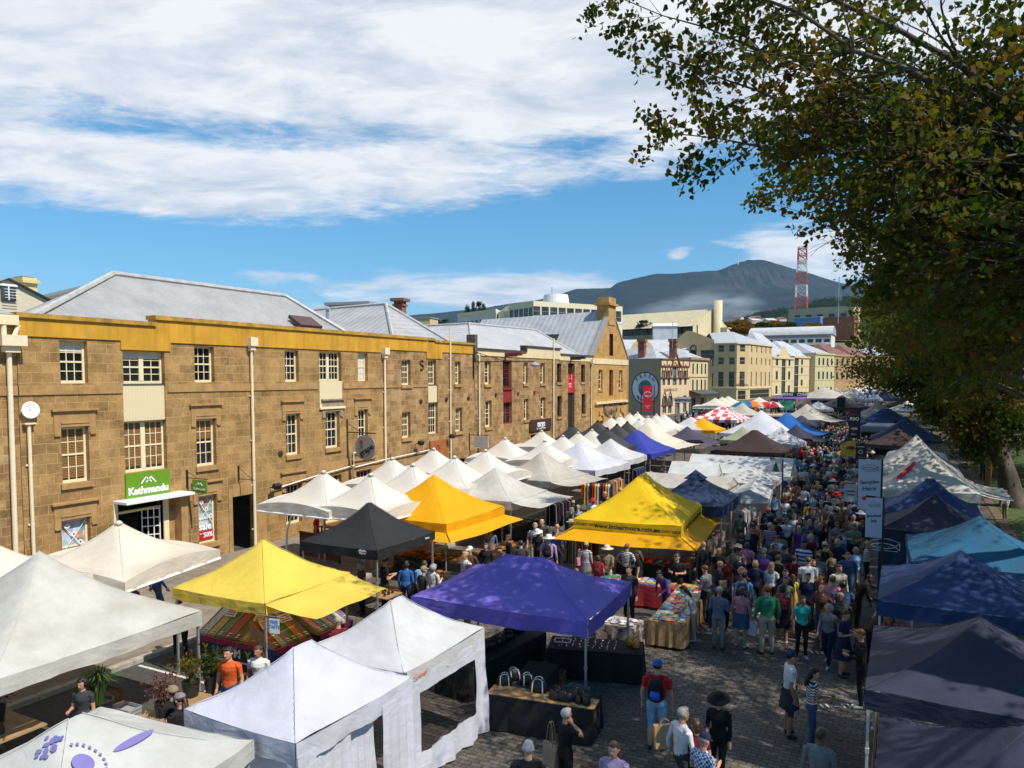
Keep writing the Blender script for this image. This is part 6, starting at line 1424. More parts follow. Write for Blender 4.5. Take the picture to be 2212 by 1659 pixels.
# ------------------------------------------------------------------ people
def V3(*a):return Vector(a)
def eloft(M,rings,n=14):
 """rings: (centre, rx, ry[, right, fwd]) stacked into one closed form"""
 vs=[]
 for c,rx,ry in rings:
  for j in range(n):
   a=2*PI*j/n;vs.append(Vector(c)+Vector((rx*math.cos(a),ry*math.sin(a),0)))
 k=len(rings);fs=[(i*n+j,i*n+(j+1)%n,(i+1)*n+(j+1)%n,(i+1)*n+j)for i in range(k-1)for j in range(n)]
 fs+=[tuple(range(n))[::-1],tuple((k-1)*n+j for j in range(n))]
 M.add(vs,fs)
POSES={}
def make_pose(key,fem=False,lean=0,kneeL=None,kneeR=None,ankL=None,ankR=None,elbL=None,elbR=None,wrL=None,wrR=None,headt=0,sit=False,curl=0.5,heavy=1.0):
 hp=0.50 if sit else 0.93
 d=dict(hipL=V3(-0.09,0,hp-0.02),hipR=V3(0.09,0,hp-0.02),kneeL=V3(*(kneeL or(-0.10,0.015,0.50))),kneeR=V3(*(kneeR or(0.10,0.015,0.50))),
 ankL=V3(*(ankL or(-0.11,-0.02,0.08))),ankR=V3(*(ankR or(0.11,-0.02,0.08))))
 sw=0.165 if fem else 0.19;hw=0.172 if fem else 0.162
 up=lambda x,y,z:V3(x,y*math.cos(lean)+(z-0.0)*0+(z)*math.sin(lean),hp+z*math.cos(lean)-y*math.sin(lean))  # z measured above the pelvis
 M=MB();bones=[]
# torso
 tr=[(-0.07,hw*0.93,0.105),(0.0,hw,0.118),(0.08,hw*0.93,0.112),(0.15,0.128 if fem else 0.15,0.100),(0.25,0.14 if fem else 0.163,0.108),(0.36,0.160 if fem else 0.182,0.122 if fem else 0.115),(0.45,0.158 if fem else 0.18,0.100),(0.50,0.11,0.07),(0.535,0.06,0.055)]
 n=16;vs=[]
 for z,rx,ry in tr:
  hv=heavy if 0.0<z<0.4 else 1
  for j in range(n):a=2*PI*j/n;vs.append(up(rx*math.cos(a)*(1+(hv-1)*0.6),ry*math.sin(a)*hv+(0.012 if z>0.3 else 0),z))
 k=len(tr);M.add(vs,[(i*n+j,i*n+(j+1)%n,(i+1)*n+(j+1)%n,(i+1)*n+j)for i in range(k-1)for j in range(n)]+[tuple(range(n))[::-1],tuple((k-1)*n+j for j in range(n))])
 neck0,neck1=up(0,0.0,0.50),up(0,0.015,0.60)
 M.tube([neck0,neck1],[0.056,0.052],10)
 hc=up(0,0.03,0.685)+V3(0,-0.0,0);ht=lean*0.6+headt
 Hm=Matrix.Translation(hc)@Matrix.Rotation(-ht,4,'X')
# head: cranium, jaw, nose, ears
 hd=[(-0.112,0.026,0.03,0.048),(-0.10,0.044,0.048,0.036),(-0.07,0.060,0.072,0.016),(-0.03,0.069,0.086,0.006),(0.01,0.0735,0.093,0.0),(0.05,0.072,0.092,-0.005),(0.085,0.057,0.074,-0.006),(0.105,0.033,0.043,-0.006),(0.112,0.01,0.014,-0.006)]
 vs=[Hm@V3(rx*math.cos(2*PI*j/n),ry*math.sin(2*PI*j/n)+yo,z)for z,rx,ry,yo in hd for j in range(n)];k=len(hd)
 M.add(vs,[(i*n+j,i*n+(j+1)%n,(i+1)*n+(j+1)%n,(i+1)*n+j)for i in range(k-1)for j in range(n)]+[tuple(range(n))[::-1],tuple((k-1)*n+j for j in range(n))])
 M.tube([Hm@V3(0,0.085,0.01),Hm@V3(0,0.108,-0.028),Hm@V3(0,0.088,-0.036)],[0.009,0.016,0.012],6)
 M.tube([Hm@V3(-0.022,0.078,-0.066),Hm@V3(0.022,0.078,-0.066)],0.011,6)
 for s in(-1,1):M.tube([Hm@V3(s*0.070,-0.005,0.02),Hm@V3(s*0.079,-0.012,0.0),Hm@V3(s*0.071,-0.004,-0.03)],[0.012,0.018,0.01],6)
# legs
 for s,nm in((-1,'L'),(1,'R')):
  h_,kn,an=d['hip'+nm],d['knee'+nm],d['ank'+nm]
  m1=h_.lerp(kn,0.5);m2=kn.lerp(an,0.35)
  M.tube([h_,m1,kn,m2,an],[0.092,0.078,0.057,0.058,0.036],12)
  toe=an+V3(s*0.025,0.155,-0.045);heel=an+V3(0,-0.035,-0.04)
  if sit or an.y>-0.2:pass
  M.tube([heel,an+V3(0,0.02,-0.03),toe],[0.038,0.043,0.032],8)
  bones+=[(h_.lerp(kn,0.15),kn,'thigh'),(kn,an+V3(0,0,0.04),'shin'),(heel,toe,'foot')]
# arms
 for s,nm,el,wr in((-1,'L',elbL,wrL),(1,'R',elbR,wrR)):
  sh=up(s*sw,0.0,0.455)
  el=up(*el)if el else up(s*(sw+0.055),-0.02,0.175);wr=up(*wr)if wr else up(s*(sw+0.065),0.045,-0.065)
  M.tube([sh,sh.lerp(el,0.45),el,el.lerp(wr,0.3),wr],[0.060,0.048,0.038,0.040,0.025],10)
  M.tube([up(s*0.09,0,0.475),sh],[0.05,0.056],8)
  dr=(wr-el).normalized();side=dr.cross(V3(1,0,0));side=side.normalized()if side.length>0.2 else V3(0,1,0);nr=dr.cross(side)
  pm_=wr+dr*0.085
  M.tube([wr,wr+dr*0.035,pm_],[0.025,0.033,0.030],8)
  for q,(off_,ln)in enumerate(((-0.028,0.066),(-0.010,0.076),(0.010,0.072),(0.028,0.055))):
   b0=wr+dr*0.075+side*off_;b1=b0+dr*ln*0.5+nr*(-s)*0.012*curl;b2=b1+dr*ln*(0.5-0.2*curl)+nr*(-s)*0.035*curl
   M.tube([b0,b1,b2],[0.0125,0.0115,0.0095],6)
  t0=wr+dr*0.03+side*0.022;M.tube([t0,t0+side*0.028+dr*0.028,t0+side*0.032+dr*0.062],[0.014,0.0125,0.010],6)
  bones+=[(sh,sh.lerp(el,0.55),'sleeve'),(sh.lerp(el,0.62),el,'upper'),(el,wr-dr*0.02,'fore'),(wr+dr*0.01,wr+dr*0.17,'hand')]
 bones+=[(up(0,0,0.08),up(0,0,0.40),'torso'),(up(-0.10,0,0.43),up(0.10,0,0.43),'torso'),(up(-0.06,0,-0.03),up(0.06,0,-0.03),'pelvis'),(up(0,0.01,0.555),hc,'head'),(hc,hc+V3(0,0,0.05),'head')]
 me=M.mesh('tmp',[]);ob=bpy.data.objects.new('tmp',me);C.objects.link(ob)
 md=ob.modifiers.new('r','REMESH');md.mode='VOXEL';md.voxel_size=0.0115;md.use_smooth_shade=True
 ms=ob.modifiers.new('s','SMOOTH');ms.factor=0.5;ms.iterations=2
 dc=ob.modifiers.new('d','DECIMATE');dc.ratio=0.6
 dg=bpy.context.evaluated_depsgraph_get();dg.update();out_=bpy.data.meshes.new_from_object(ob.evaluated_get(dg));bpy.data.objects.remove(ob)
 out_.name='person_body';nf=len(out_.polygons);cen=np.empty(nf*3);out_.polygons.foreach_get('center',cen);cen=cen.reshape(-1,3)
# cloth folds: small ripple on covered parts comes from the material; assign slots by nearest bone
 slot={'head':0,'hand':0,'torso':1,'sleeve':1,'upper':5,'fore':5,'pelvis':2,'thigh':2,'shin':6,'foot':3}
 rad={'torso':0.13,'pelvis':0.13,'thigh':0.07,'shin':0.05,'foot':0.05,'sleeve':0.052,'upper':0.045,'fore':0.035,'hand':0.04,'head':0.075}
 best=np.full(nf,9.0);sl_=np.zeros(nf,int)
 for a,c,nm in bones:
  a=np.array(a);c=np.array(c);ab=c-a;t_=np.clip(((cen-a)@ab)/(ab@ab),0,1);dd=np.linalg.norm(cen-(a+t_[:,None]*ab),axis=1)-rad[nm]
  k=dd<best;best[k]=dd[k];sl_[k]=slot[nm]
 loc=np.array([list(Hm.inverted()@Vector(c))for c in cen])
 for ex in(-0.030,0.030):sl_[(np.hypot(loc[:,0]-ex,(loc[:,2]-0.008)*1.5)<0.012)&(loc[:,1]>0.06)]=7
 sl_[(np.abs(loc[:,0])<0.022)&(np.abs(loc[:,2]+0.066)<0.0065)&(loc[:,1]>0.06)]=8
 for _ in range(9):out_.materials.append(None)
 out_.polygons.foreach_set('material_index',sl_.astype(np.int32));out_.polygons.foreach_set('use_smooth',[True]*nf);out_.update()
 POSES[key]=dict(me=out_,H=Hm,up=up,hp=hp,lean=lean,fem=fem)
LF=dict(kneeL=(-0.09,0.16,0.52),ankL=(-0.09,0.20,0.08),kneeR=(0.09,0.02,0.50),ankR=(0.09,-0.26,0.13))
make_pose('stand');make_pose('standf',fem=True)
make_pose('walk',elbL=(-0.25,-0.09,0.19),wrL=(-0.26,-0.06,-0.05),elbR=(0.25,0.04,0.18),wrR=(0.24,0.16,-0.02),**LF)
make_pose('walkf',fem=True,elbL=(-0.22,-0.09,0.19),wrL=(-0.23,-0.06,-0.05),elbR=(0.22,0.04,0.18),wrR=(0.21,0.16,-0.02),**LF)
make_pose('hold',elbL=(-0.23,0.0,0.18),wrL=(-0.10,0.24,0.22),elbR=(0.23,0.0,0.18),wrR=(0.10,0.24,0.24),headt=0.35)
make_pose('holdf',fem=True,elbL=(-0.20,0.0,0.18),wrL=(-0.21,0.03,-0.05),elbR=(0.21,0.0,0.17),wrR=(0.13,0.25,0.20),headt=0.25,kneeL=(-0.08,0.05,0.5),ankL=(-0.08,0.03,0.08))
make_pose('hip',elbL=(-0.36,-0.05,0.22),wrL=(-0.19,0.06,0.06),elbR=(0.36,-0.05,0.22),wrR=(0.19,0.06,0.06))
make_pose('browse',lean=0.42,elbL=(-0.24,0.12,0.24),wrL=(-0.14,0.34,0.14),elbR=(0.24,0.10,0.24),wrR=(0.16,0.30,0.06),headt=0.3)
make_pose('behind',elbL=(-0.25,-0.10,0.18),wrL=(-0.06,-0.17,0.0),elbR=(0.25,-0.10,0.18),wrR=(0.06,-0.17,0.0),heavy=1.12)
make_pose('neck',fem=True,elbL=(-0.21,-0.02,0.18),wrL=(-0.2,0.05,-0.04),elbR=(0.36,0.12,0.42),wrR=(0.13,0.06,0.56))
make_pose('camera',elbL=(-0.22,0.16,0.30),wrL=(-0.07,0.26,0.56),elbR=(0.22,0.16,0.30),wrR=(0.07,0.26,0.56))
make_pose('sit',sit=True,kneeL=(-0.12,0.42,0.50),ankL=(-0.12,0.44,0.08),kneeR=(0.12,0.42,0.50),ankR=(0.12,0.44,0.08),elbL=(-0.24,0.02,0.18),wrL=(-0.12,0.24,0.08),elbR=(0.24,0.02,0.18),wrR=(0.12,0.24,0.08),headt=0.2)
make_pose('cross',elbL=(-0.25,0.03,0.20),wrL=(0.04,0.17,0.24),elbR=(0.25,0.03,0.20),wrR=(-0.04,0.19,0.20),heavy=1.18)
# hair and hats, in head space
def hair_mesh(kind):
 M=MB();n=16
 def ell_(c,r,k=10,jit=0.0):
  vs=[];
  for i in range(k+1):
   t_=PI*i/k
   for j in range(n):a=2*PI*j/n;q=1+jit*math.sin(j*3.3+i*2.1);vs.append((c[0]+r[0]*q*math.sin(t_)*math.cos(a),c[1]+r[1]*q*math.sin(t_)*math.sin(a),c[2]+r[2]*q*math.cos(t_)))
  M.add(vs,[(i*n+j,(i+1)*n+j,(i+1)*n+(j+1)%n,i*n+(j+1)%n)for i in range(k)for j in range(n)])
 if kind in('short','bob','long','bun','tail','curly'):
  ell_((0,-0.020,0.034),(0.082,0.094,0.090),jit=0.012 if kind!='curly' else 0.05)
  ell_((0,0.035,0.085),(0.060,0.050,0.033),jit=0.03)
 if kind=='bob':ell_((0,-0.045,-0.03),(0.088,0.070,0.095),jit=0.015)
 if kind=='long':ell_((0,-0.050,-0.03),(0.088,0.068,0.12),jit=0.015);ell_((0,-0.085,-0.15),(0.095,0.042,0.17),jit=0.03)
 if kind=='curly':ell_((0,-0.035,-0.01),(0.115,0.095,0.115),jit=0.07)
 if kind=='bun':ell_((0,-0.125,0.05),(0.036,0.036,0.036))
 if kind=='tail':ell_((0,-0.115,0.01),(0.03,0.035,0.03));ell_((0,-0.135,-0.09),(0.03,0.026,0.11),jit=0.03)
 if kind=='cap':
  vs=[];k=7
  for i in range(k+1):
   t_=PI/2*i/k
   for j in range(n):a=2*PI*j/n;vs.append((0.085*math.sin(t_)*math.cos(a),-0.006+0.104*math.sin(t_)*math.sin(a),0.035+0.090*math.cos(t_)))
  M.add(vs,[(i*n+j,(i+1)*n+j,(i+1)*n+(j+1)%n,i*n+(j+1)%n)for i in range(k)for j in range(n)])
  vs=[]
  for i in range(9):
   a=PI*(0.12+0.76*i/8)
   for r_,z in((1.0,0.036),(1.75,0.022)):vs.append((0.078*math.cos(a)*(1 if r_==1 else 1.0),-0.006+0.100*math.sin(a)*r_,z))
  M.add(vs+[(v[0],v[1],v[2]-0.006)for v in vs],[(2*i,2*i+2,2*i+3,2*i+1)for i in range(8)]+[(18+2*i,18+2*i+1,18+2*i+3,18+2*i+2)for i in range(8)])
 if kind=='sunhat':M.lathe([(0.185,0.022),(0.19,0.028),(0.10,0.04),(0.094,0.05),(0.088,0.10),(0.07,0.135),(0.03,0.145),(0.001,0.145)],(0,-0.008,0),20,sy=1.08)
 if kind=='beanie':M.lathe([(0.082,0.02),(0.09,0.03),(0.086,0.075),(0.06,0.118),(0.02,0.13),(0.02,0.145),(0.001,0.15)],(0,-0.010,0),16,sy=1.15)
 me=M.mesh('hair' if kind not in('cap','sunhat','beanie')else 'hat',[],True);me.materials.append(None);return me
HAIR={k:hair_mesh(k)for k in('short','bob','long','bun','tail','curly','cap','sunhat','beanie')}
def skirt_mesh(z0,r0,z1,r1):
 M=MB();n=20;vs=[]
 for k in range(5):
  q=k/4
  for j in range(n):a=2*PI*j/n;w_=1+0.05*q*math.sin(j*2*PI/n*7);vs.append(((r0+(r1-r0)*q)*w_*math.cos(a),(r0*0.75+(r1*0.85-r0*0.75)*q)*w_*math.sin(a),z0+(z1-z0)*q))
 M.add(vs,[(k*n+j,k*n+(j+1)%n,(k+1)*n+(j+1)%n,(k+1)*n+j)for k in range(4)for j in range(n)]);me=M.mesh('skirt',[],True);me.materials.append(None);return me
SKIRT={'skirt':skirt_mesh(1.03,0.165,0.52,0.24),'dress':skirt_mesh(1.10,0.155,0.48,0.25),'tied':skirt_mesh(1.02,0.185,0.60,0.22)}
skins=[mat("skin_light",(0.50,0.27,0.17),0.55,0.08,8),mat("skin_tan",(0.38,0.18,0.10),0.55,0.08,8),mat("skin_brown",(0.17,0.075,0.04),0.55,0.08,8)]
eye_m=mat("eye_dark",(0.03,0.02,0.018),0.4);lip_m=mat("lips",(0.30,0.10,0.08),0.5)
def cloth(name,col,var=0.2):
 if 'cloth_'+name in MC:return MC['cloth_'+name]
 m,t,b,o=nt('cloth_'+name);n=N(t,'TexNoise',_Vector=objco(t),_Scale=7,_Detail=6,_Roughness=0.6,_Distortion=0.7)
 t.links.new(ramp(t,n.outputs[0],[(0.3,[c*(1-var)for c in col]),(0.7,[min(1,c*(1+var*0.6))for c in col])]),b.inputs['Base Color'])
 b.inputs['Roughness'].default_value=0.85;b.inputs['Specular IOR Level'].default_value=0.25
 bp=N(t,'Bump',_Strength=0.7,_Distance=0.035,_Height=n.outputs[0]);t.links.new(bp.outputs[0],b.inputs['Normal']);MC['cloth_'+name]=m;return m
CO=dict(black=(0.012,0.012,0.013),navy=(0.016,0.022,0.055),charcoal=(0.045,0.045,0.05),grey=(0.20,0.20,0.20),white=(0.70,0.69,0.67),cream=(0.62,0.55,0.42),red=(0.50,0.018,0.02),maroon=(0.13,0.012,0.02),
orange=(0.66,0.11,0.02),teal=(0.04,0.42,0.36),green=(0.03,0.22,0.10),olive=(0.11,0.11,0.045),khaki=(0.25,0.20,0.12),brown=(0.10,0.05,0.028),blue=(0.03,0.12,0.38),denim=(0.05,0.09,0.18),sky=(0.22,0.40,0.60),
pink=(0.60,0.22,0.28),hotpink=(0.62,0.03,0.13),purple=(0.12,0.05,0.20),lavender=(0.42,0.30,0.48),yellow=(0.65,0.45,0.05),beige=(0.42,0.34,0.25),mustard=(0.55,0.24,0.02),slate=(0.13,0.16,0.22))
def CM(n):
 sp_={'bluestripe':lambda:striped('cloth_bluestripe',(0.02,0.05,0.24),(0.68,0.67,0.66),0.13),'navystripe':lambda:striped('cloth_navystripe',(0.02,0.025,0.06),(0.66,0.65,0.62),0.055),'redstripe':lambda:striped('cloth_redstripe',(0.22,0.06,0.08),(0.60,0.57,0.55),0.06,duty=0.7),
 'blackstripe':lambda:striped('cloth_blackstripe',(0.02,0.02,0.02),(0.65,0.62,0.58),0.05),'redprint':lambda:spotted('cloth_redprint',(0.35,0.012,0.03),(0.6,0.45,0.45),26,0.62),'floral':lambda:spotted('cloth_floral',(0.6,0.56,0.5),(0.25,0.2,0.18),34,0.56),
 'pinkfloral':lambda:spotted('cloth_pinkfloral',(0.60,0.12,0.26),(0.65,0.4,0.45),30,0.55),'whitedots':lambda:spotted('cloth_whitedots',(0.55,0.54,0.53),(0.10,0.10,0.12),36,0.64),'bluecheck':lambda:gingham('cloth_bluecheck',(0.60,0.62,0.66),(0.04,0.10,0.28),0.04),
 'greencheck':lambda:gingham('cloth_greencheck',(0.12,0.16,0.08),(0.28,0.28,0.2),0.05),'greenwhite':lambda:striped('cloth_greenwhite',(0.03,0.20,0.10),(0.62,0.62,0.58),0.36,duty=0.62)}
 return sp_[n]()if n in sp_ else cloth(n,CO[n])
HC={'dark':mat("hair_dark",(0.012,0.009,0.008),0.5,0.3,20),'brown':mat("hair_brown",(0.065,0.032,0.016),0.5,0.3,20),'blond':mat("hair_blond",(0.42,0.26,0.11),0.5,0.25,20),'grey':mat("hair_grey",(0.30,0.28,0.26),0.6,0.25,20),'white':mat("hair_white",(0.40,0.38,0.36),0.6,0.25,20),'red':mat("hair_red",(0.22,0.06,0.02),0.5,0.25,20)}
shoe_m=[mat("shoe_black",(0.02,0.018,0.016),0.5),mat("shoe_white",(0.55,0.53,0.5),0.6),mat("shoe_brown",(0.10,0.05,0.025),0.6)]
PEOPLE=[];pr=random.Random(11)
def person(x,y,pose,face,top,bottom,hair,hk,label,h=1.72,skin=None,sleeves='short',legs='long',hat=None,hatcol=None,dress=None,shoe=None,group=None,z=None):
 P=POSES[pose];s=h/1.727
 o=bpy.data.objects.new('person',None);C.objects.link(o);o.empty_display_size=0.2
 z=zgs(y)if z is None else z
 if x<-17.55 and y<55:z+=0.125
 if x>5.2:z+=0.05
 wd_=pr.uniform(1.0,1.17);o.location=(x,y,z);o.rotation_euler=(0,0,R(face));o.scale=(s*wd_,s*wd_,s)
 tag(o,label,'person',group)
 b=link('body',P['me'],o)
 sk=skin or pr.choices(skins,(0.7,0.22,0.08))[0];tp,bt=CM(top),CM(bottom)
 ms_=[sk,tp,bt,shoe or pr.choice(shoe_m),sk,tp if sleeves=='long' else sk,bt if legs=='long' else sk,eye_m,lip_m]
 for i,m_ in enumerate(ms_):sl_=b.material_slots[i];sl_.link='OBJECT';sl_.material=m_
 Hm=P['H']
 if hk!='bald':
  c=link('hair',HAIR[hk],o);c.matrix_local=Hm;c.material_slots[0].link='OBJECT';c.material_slots[0].material=HC[hair]
 if hat:
  c=link('hat',HAIR[hat],o);c.matrix_local=Hm@Matrix.Translation((0,-0.004,0.006))@Matrix.Scale(1.06,4);c.material_slots[0].link='OBJECT';c.material_slots[0].material=CM(hatcol)
 if dress:
  c=link('skirt',SKIRT[dress],o);c.material_slots[0].link='OBJECT';c.material_slots[0].material=tp if dress=='dress' else bt
 PEOPLE.append(o);return o
MP=[]
def pp(px_,py_,h,pose,face,top,bottom,hair,hk,label,**k):
 g=G(px_,py_,h);o=person(g.x,g.y,pose,face,top,bottom,hair,hk,label,h=h,**k);MP.append((g.x,g.y));return o
man_orange=pp(495,1398,1.80,'stand',192,'orange','denim','dark','short','man in orange red T-shirt walking below the sweets stall',skin=skins[0])
pp(558,1395,1.66,'standf',200,'white','navy','brown','long','woman with brown wavy hair in white T-shirt beside the orange shirted man')
pp(731,1334,1.70,'hold',70,'maroon','black','grey','short','grey haired person in maroon at the right end of the sweets table')
pp(374,1484,1.66,'stand',80,'black','black','brown','tail','woman in brown cap and black singlet at the native pot sign',hat='cap',hatcol='khaki')
pp(391,1500,1.68,'hold',85,'black','black','brown','tail','person in light grey cap and black shirt before the native pot sign',hat='cap',hatcol='grey')
pp(178,1463,1.64,'holdf',205,'charcoal','denim','dark','curly','dark haired stallholder in grey vest among the potted plants')
pp(337,1219,1.76,'walk',345,'blue','denim','grey','bald','bald man in blue jacket on the footpath by the shop steps',sleeves='long')
pp(282,1268,1.70,'stand',100,'brown','black','brown','bob','brown haired person just behind the big off-white tent, left of the bald man')
pp(388,1290,1.70,'walk',60,'black','black','dark','short','person in black by the front left leg of the lemon tent',sleeves='long')
pp(683,1115,1.66,'walkf',105,'red','red','brown','tail','woman all in red with pink cap by the wooden screen',hat='cap',hatcol='pink',legs='long')
pp(877,1212,1.68,'standf',15,'blue','navy','dark','bob','woman in bright blue top seen from behind near the black tent',sleeves='long')
pp(907,1212,1.74,'browse',10,'sky','black','brown','short','person in light blue shirt bending over the golden tent table',sleeves='long')
pp(914,1224,1.74,'stand',340,'charcoal','denim','grey','short','man in grey cap and dark T-shirt by the light blue shirt',hat='cap',hatcol='khaki')
pp(935,1219,1.64,'hold',350,'floral','beige','grey','curly','grey curly haired woman in patterned blouse looking down',sleeves='long')
pp(830,1205,1.76,'hold',330,'black','black','brown','short','man in black T-shirt at the front leg of the black tent')
pp(781,1214,1.64,'hold',150,'brown','black','grey','curly','grey haired stallholder under the black tent')
pp(854,1290,1.68,'stand',0,'grey','charcoal','grey','short','person in pale grey cap between the white and purple tents',hat='cap',hatcol='grey')
pp(1360,1222,1.76,'stand',165,'charcoal','black','dark','short','man in sunglasses and dark clothes behind the book table',sleeves='long')
pp(1246,1227,1.72,'stand',185,'black','black','grey','bald','bald head showing just above the purple tent ridge')
pp(1266,1172,1.66,'standf',5,'blackstripe','grey','brown','bob','woman in striped top and grey skirt under the yellow skirted tent',hat='cap',hatcol='beige',dress='skirt')
pp(1311,1180,1.74,'behind',355,'khaki','beige','brown','short','man in cream sunhat and khaki T-shirt, hands behind his back',hat='sunhat',hatcol='cream')
pp(1354,1175,1.72,'hip',350,'blackstripe','black','red','short','person in long sleeved black and white stripes, hands on hips',sleeves='long')
pp(1381,1190,1.64,'holdf',100,'black','black','brown','long','long haired woman in black beside the striped person under the yellow tent')
pp(1292,1200,1.45,'standf',10,'red','black','brown','bob','child in red between striped woman and sunhat man')
pp(1156,1129,1.78,'stand',200,'navystripe','beige','grey','short','grey haired man in navy striped T-shirt beyond the purple tent')
pp(1171,1121,1.78,'stand',185,'charcoal','charcoal','grey','bald','balding man in dark jacket behind the navy striped shirt',sleeves='long')
hatm=pp(1185,1157,1.76,'stand',10,'lavender','navy','grey','short','person in white bucket hat and pale shirt with black backpack',hat='sunhat',hatcol='white',sleeves='long')
pp(1100,1155,1.72,'holdf',130,'black','charcoal','brown','bob','person in black with white camera left of the navy striped shirt',sleeves='long')
pp(1125,1168,1.74,'stand',20,'charcoal','black','dark','short','dark haired man in dark T-shirt seen from behind above the purple ridge')
pp(1203,1132,1.80,'walk',5,'grey','denim','grey','bald','tall person in grey T-shirt walking away left of the yellow skirt')
pp(1060,1140,1.6,'walk',200,'slate','grey','red','curly','boy with ginger hair and slate hoodie walking towards the camera',sleeves='long')
pp(1055,1118,1.70,'stand',100,'charcoal','black','white','short','person in white cap beside the golden tent',hat='cap',hatcol='white')
pp(1238,1081,1.72,'standf',0,'black','charcoal','blond','bun','person in black with a pale grey backpack beside the cream tents')
pp(1420,1427,1.80,'stand',8,'red','sky','dark','short','man in bright blue cap, red shirt and pale blue shorts from behind',hat='cap',hatcol='blue',legs='bare')
pp(1473,1529,1.78,'walk',320,'white','charcoal','grey','short','grey haired man in untucked white shirt carrying a paper bag',sleeves='long')
pp(1554,1500,1.66,'holdf',175,'black','black','dark','bob','woman in black wide brimmed hat and black clothes, arm across chest',hat='sunhat',hatcol='black',sleeves='long')
pp(1519,1586,1.72,'hold',330,'bluecheck','denim','grey','short','man in navy cap and blue checked shirt at the bottom edge',hat='cap',hatcol='navy')
pp(1505,1556,1.62,'standf',20,'maroon','black','brown','bob','dark haired woman in maroon behind the checked shirt')
pp(1327,1602,1.68,'standf',182,'lavender','denim','brown','long','woman with long light brown hair facing the camera at the bottom edge')
pp(1141,1604,1.76,'stand',20,'black','black','white','short','white haired man in black at the bottom edge')
pp(1221,1531,1.68,'neck',330,'black','black','white','short','white haired woman in black with hand on her neck by handbag table',skin=skins[1])
pp(1264,1648,1.60,'standf',180,'brown','black','brown','bob','top of a brown haired head at the very bottom edge')
pp(1707,1407,1.78,'stand',290,'white','charcoal','dark','short','man in navy cap and white T-shirt with jacket tied round waist',hat='cap',hatcol='navy',legs='bare',dress='tied',skin=skins[1])
pp(1755,1443,1.66,'holdf',280,'navystripe','denim','dark','long','dark long haired woman in striped top holding a coffee cup')
pp(1772,1575,1.72,'stand',350,'grey','denim','brown','short','brown haired person in grey jacket with green strap at the bottom edge',sleeves='long')
pp(1824,1318,1.66,'hold',255,'navy','navy','brown','bun','woman in short navy dress bending over her bag near stall numbers',dress='dress',legs='bare')
pp(1862,1360,1.78,'hold',95,'black','black','red','short','ginger bearded man in black looking at his phone by white pole',sleeves='long')
pp(1734,1287,1.68,'standf',205,'teal','black','dark','bob','woman in turquoise top and black cropped trousers facing the camera')
pp(1691,1263,1.66,'standf',5,'redprint','black','dark','bob','person in red patterned shirt and black skirt from behind',dress='skirt',legs='bare')
pp(1656,1295,1.12,'walkf',300,'lavender','grey','brown','curly','small child in lavender jumper walking left of the red patterned shirt',sleeves='long',legs='bare')
pp(1602,1269,1.66,'standf',350,'pink','beige','brown','bob','woman in pink blouse with blue jacket tied round her waist',sleeves='long',dress=None)
pp(1563,1255,1.68,'walkf',345,'black','black','blond','bob','blond woman all in black walking away from the book table',sleeves='long')
pp(1608,1236,1.72,'stand',0,'sky','denim','dark','short','person in pale blue shirt with navy backpack behind the pink blouse',sleeves='long')
pp(1632,1211,1.70,'standf',5,'navy','black','blond','bob','blond haired woman in dark navy seen from behind',sleeves='long')
pp(1667,1215,1.68,'standf',350,'white','black','blond','long','woman with very long fair hair and white long sleeved shirt',sleeves='long')
pp(1681,1199,1.78,'stand',340,'black','charcoal','brown','short','brown haired man in black jacket beside the long fair hair',sleeves='long')
pp(1713,1241,1.38,'standf',0,'yellow','beige','brown','long','girl in pale yellow dress seen from behind',dress='dress',legs='bare')
pp(1756,1208,1.64,'walkf',200,'white','floral','brown','curly','curly haired woman in white top and patterned trousers')
pp(1737,1168,1.78,'stand',350,'bluestripe','beige','grey','short','man in broad blue and white stripes and dark cap from behind',hat='cap',hatcol='navy',legs='bare')
pp(1782,1171,1.74,'stand',5,'mustard','charcoal','brown','short','person in mustard shirt and cream cap with a black backpack',hat='cap',hatcol='cream')
pp(1768,1196,1.60,'walk',0,'grey','olive','brown','short','youth in grey and lime hoodie behind the curly haired woman',sleeves='long')
pp(1796,1206,1.72,'hold',290,'black','charcoal','blond','tail','person in black T-shirt reaching right beside the denim shirt man')
pp(1832,1193,1.74,'stand',185,'denim','denim','brown','short','man with glasses in blue denim shirt and dark waistcoat',sleeves='long')
pp(1873,1169,1.68,'holdf',275,'blackstripe','black','blond','tail','fair ponytail woman in black and white stripes at the right stall')
pp(1855,1235,1.72,'browse',285,'black','black','dark','short','dark haired person in black leaning into the toy stall',sleeves='long')
pp(1880,1300,1.70,'browse',275,'brown','black','blond','long','fair long haired woman leaning under the slate tent')
pp(1893,1278,1.72,'browse',280,'grey','black','dark','short','dark haired person with grey backpack leaning under the dull blue tent')
pp(1749,1122,1.76,'stand',195,'slate','charcoal','grey','short','grey haired stout man in pale slate shirt facing the camera')
pp(1757,1098,1.80,'stand',180,'charcoal','charcoal','dark','short','bearded man in charcoal T-shirt facing the camera')
pp(1716,1110,1.68,'walkf',185,'whitedots','black','brown','tail','woman in spotted white top with shoulder strap facing the camera',sleeves='long')
pp(1726,1136,1.56,'standf',20,'purple','brown','blond','long','long fair haired girl in patterned purple dress',dress='dress')
pp(1663,1130,1.80,'stand',0,'redstripe','grey','grey','short','man in cream cap and finely striped T-shirt from behind',hat='cap',hatcol='cream')
pp(1682,1122,1.72,'stand',300,'black','black','brown','short','person in black with brown felt hat',hat='sunhat',hatcol='brown')
pp(1626,1129,1.70,'standf',5,'orange','black','dark','bob','woman in bright orange jumper seen from behind',sleeves='long')
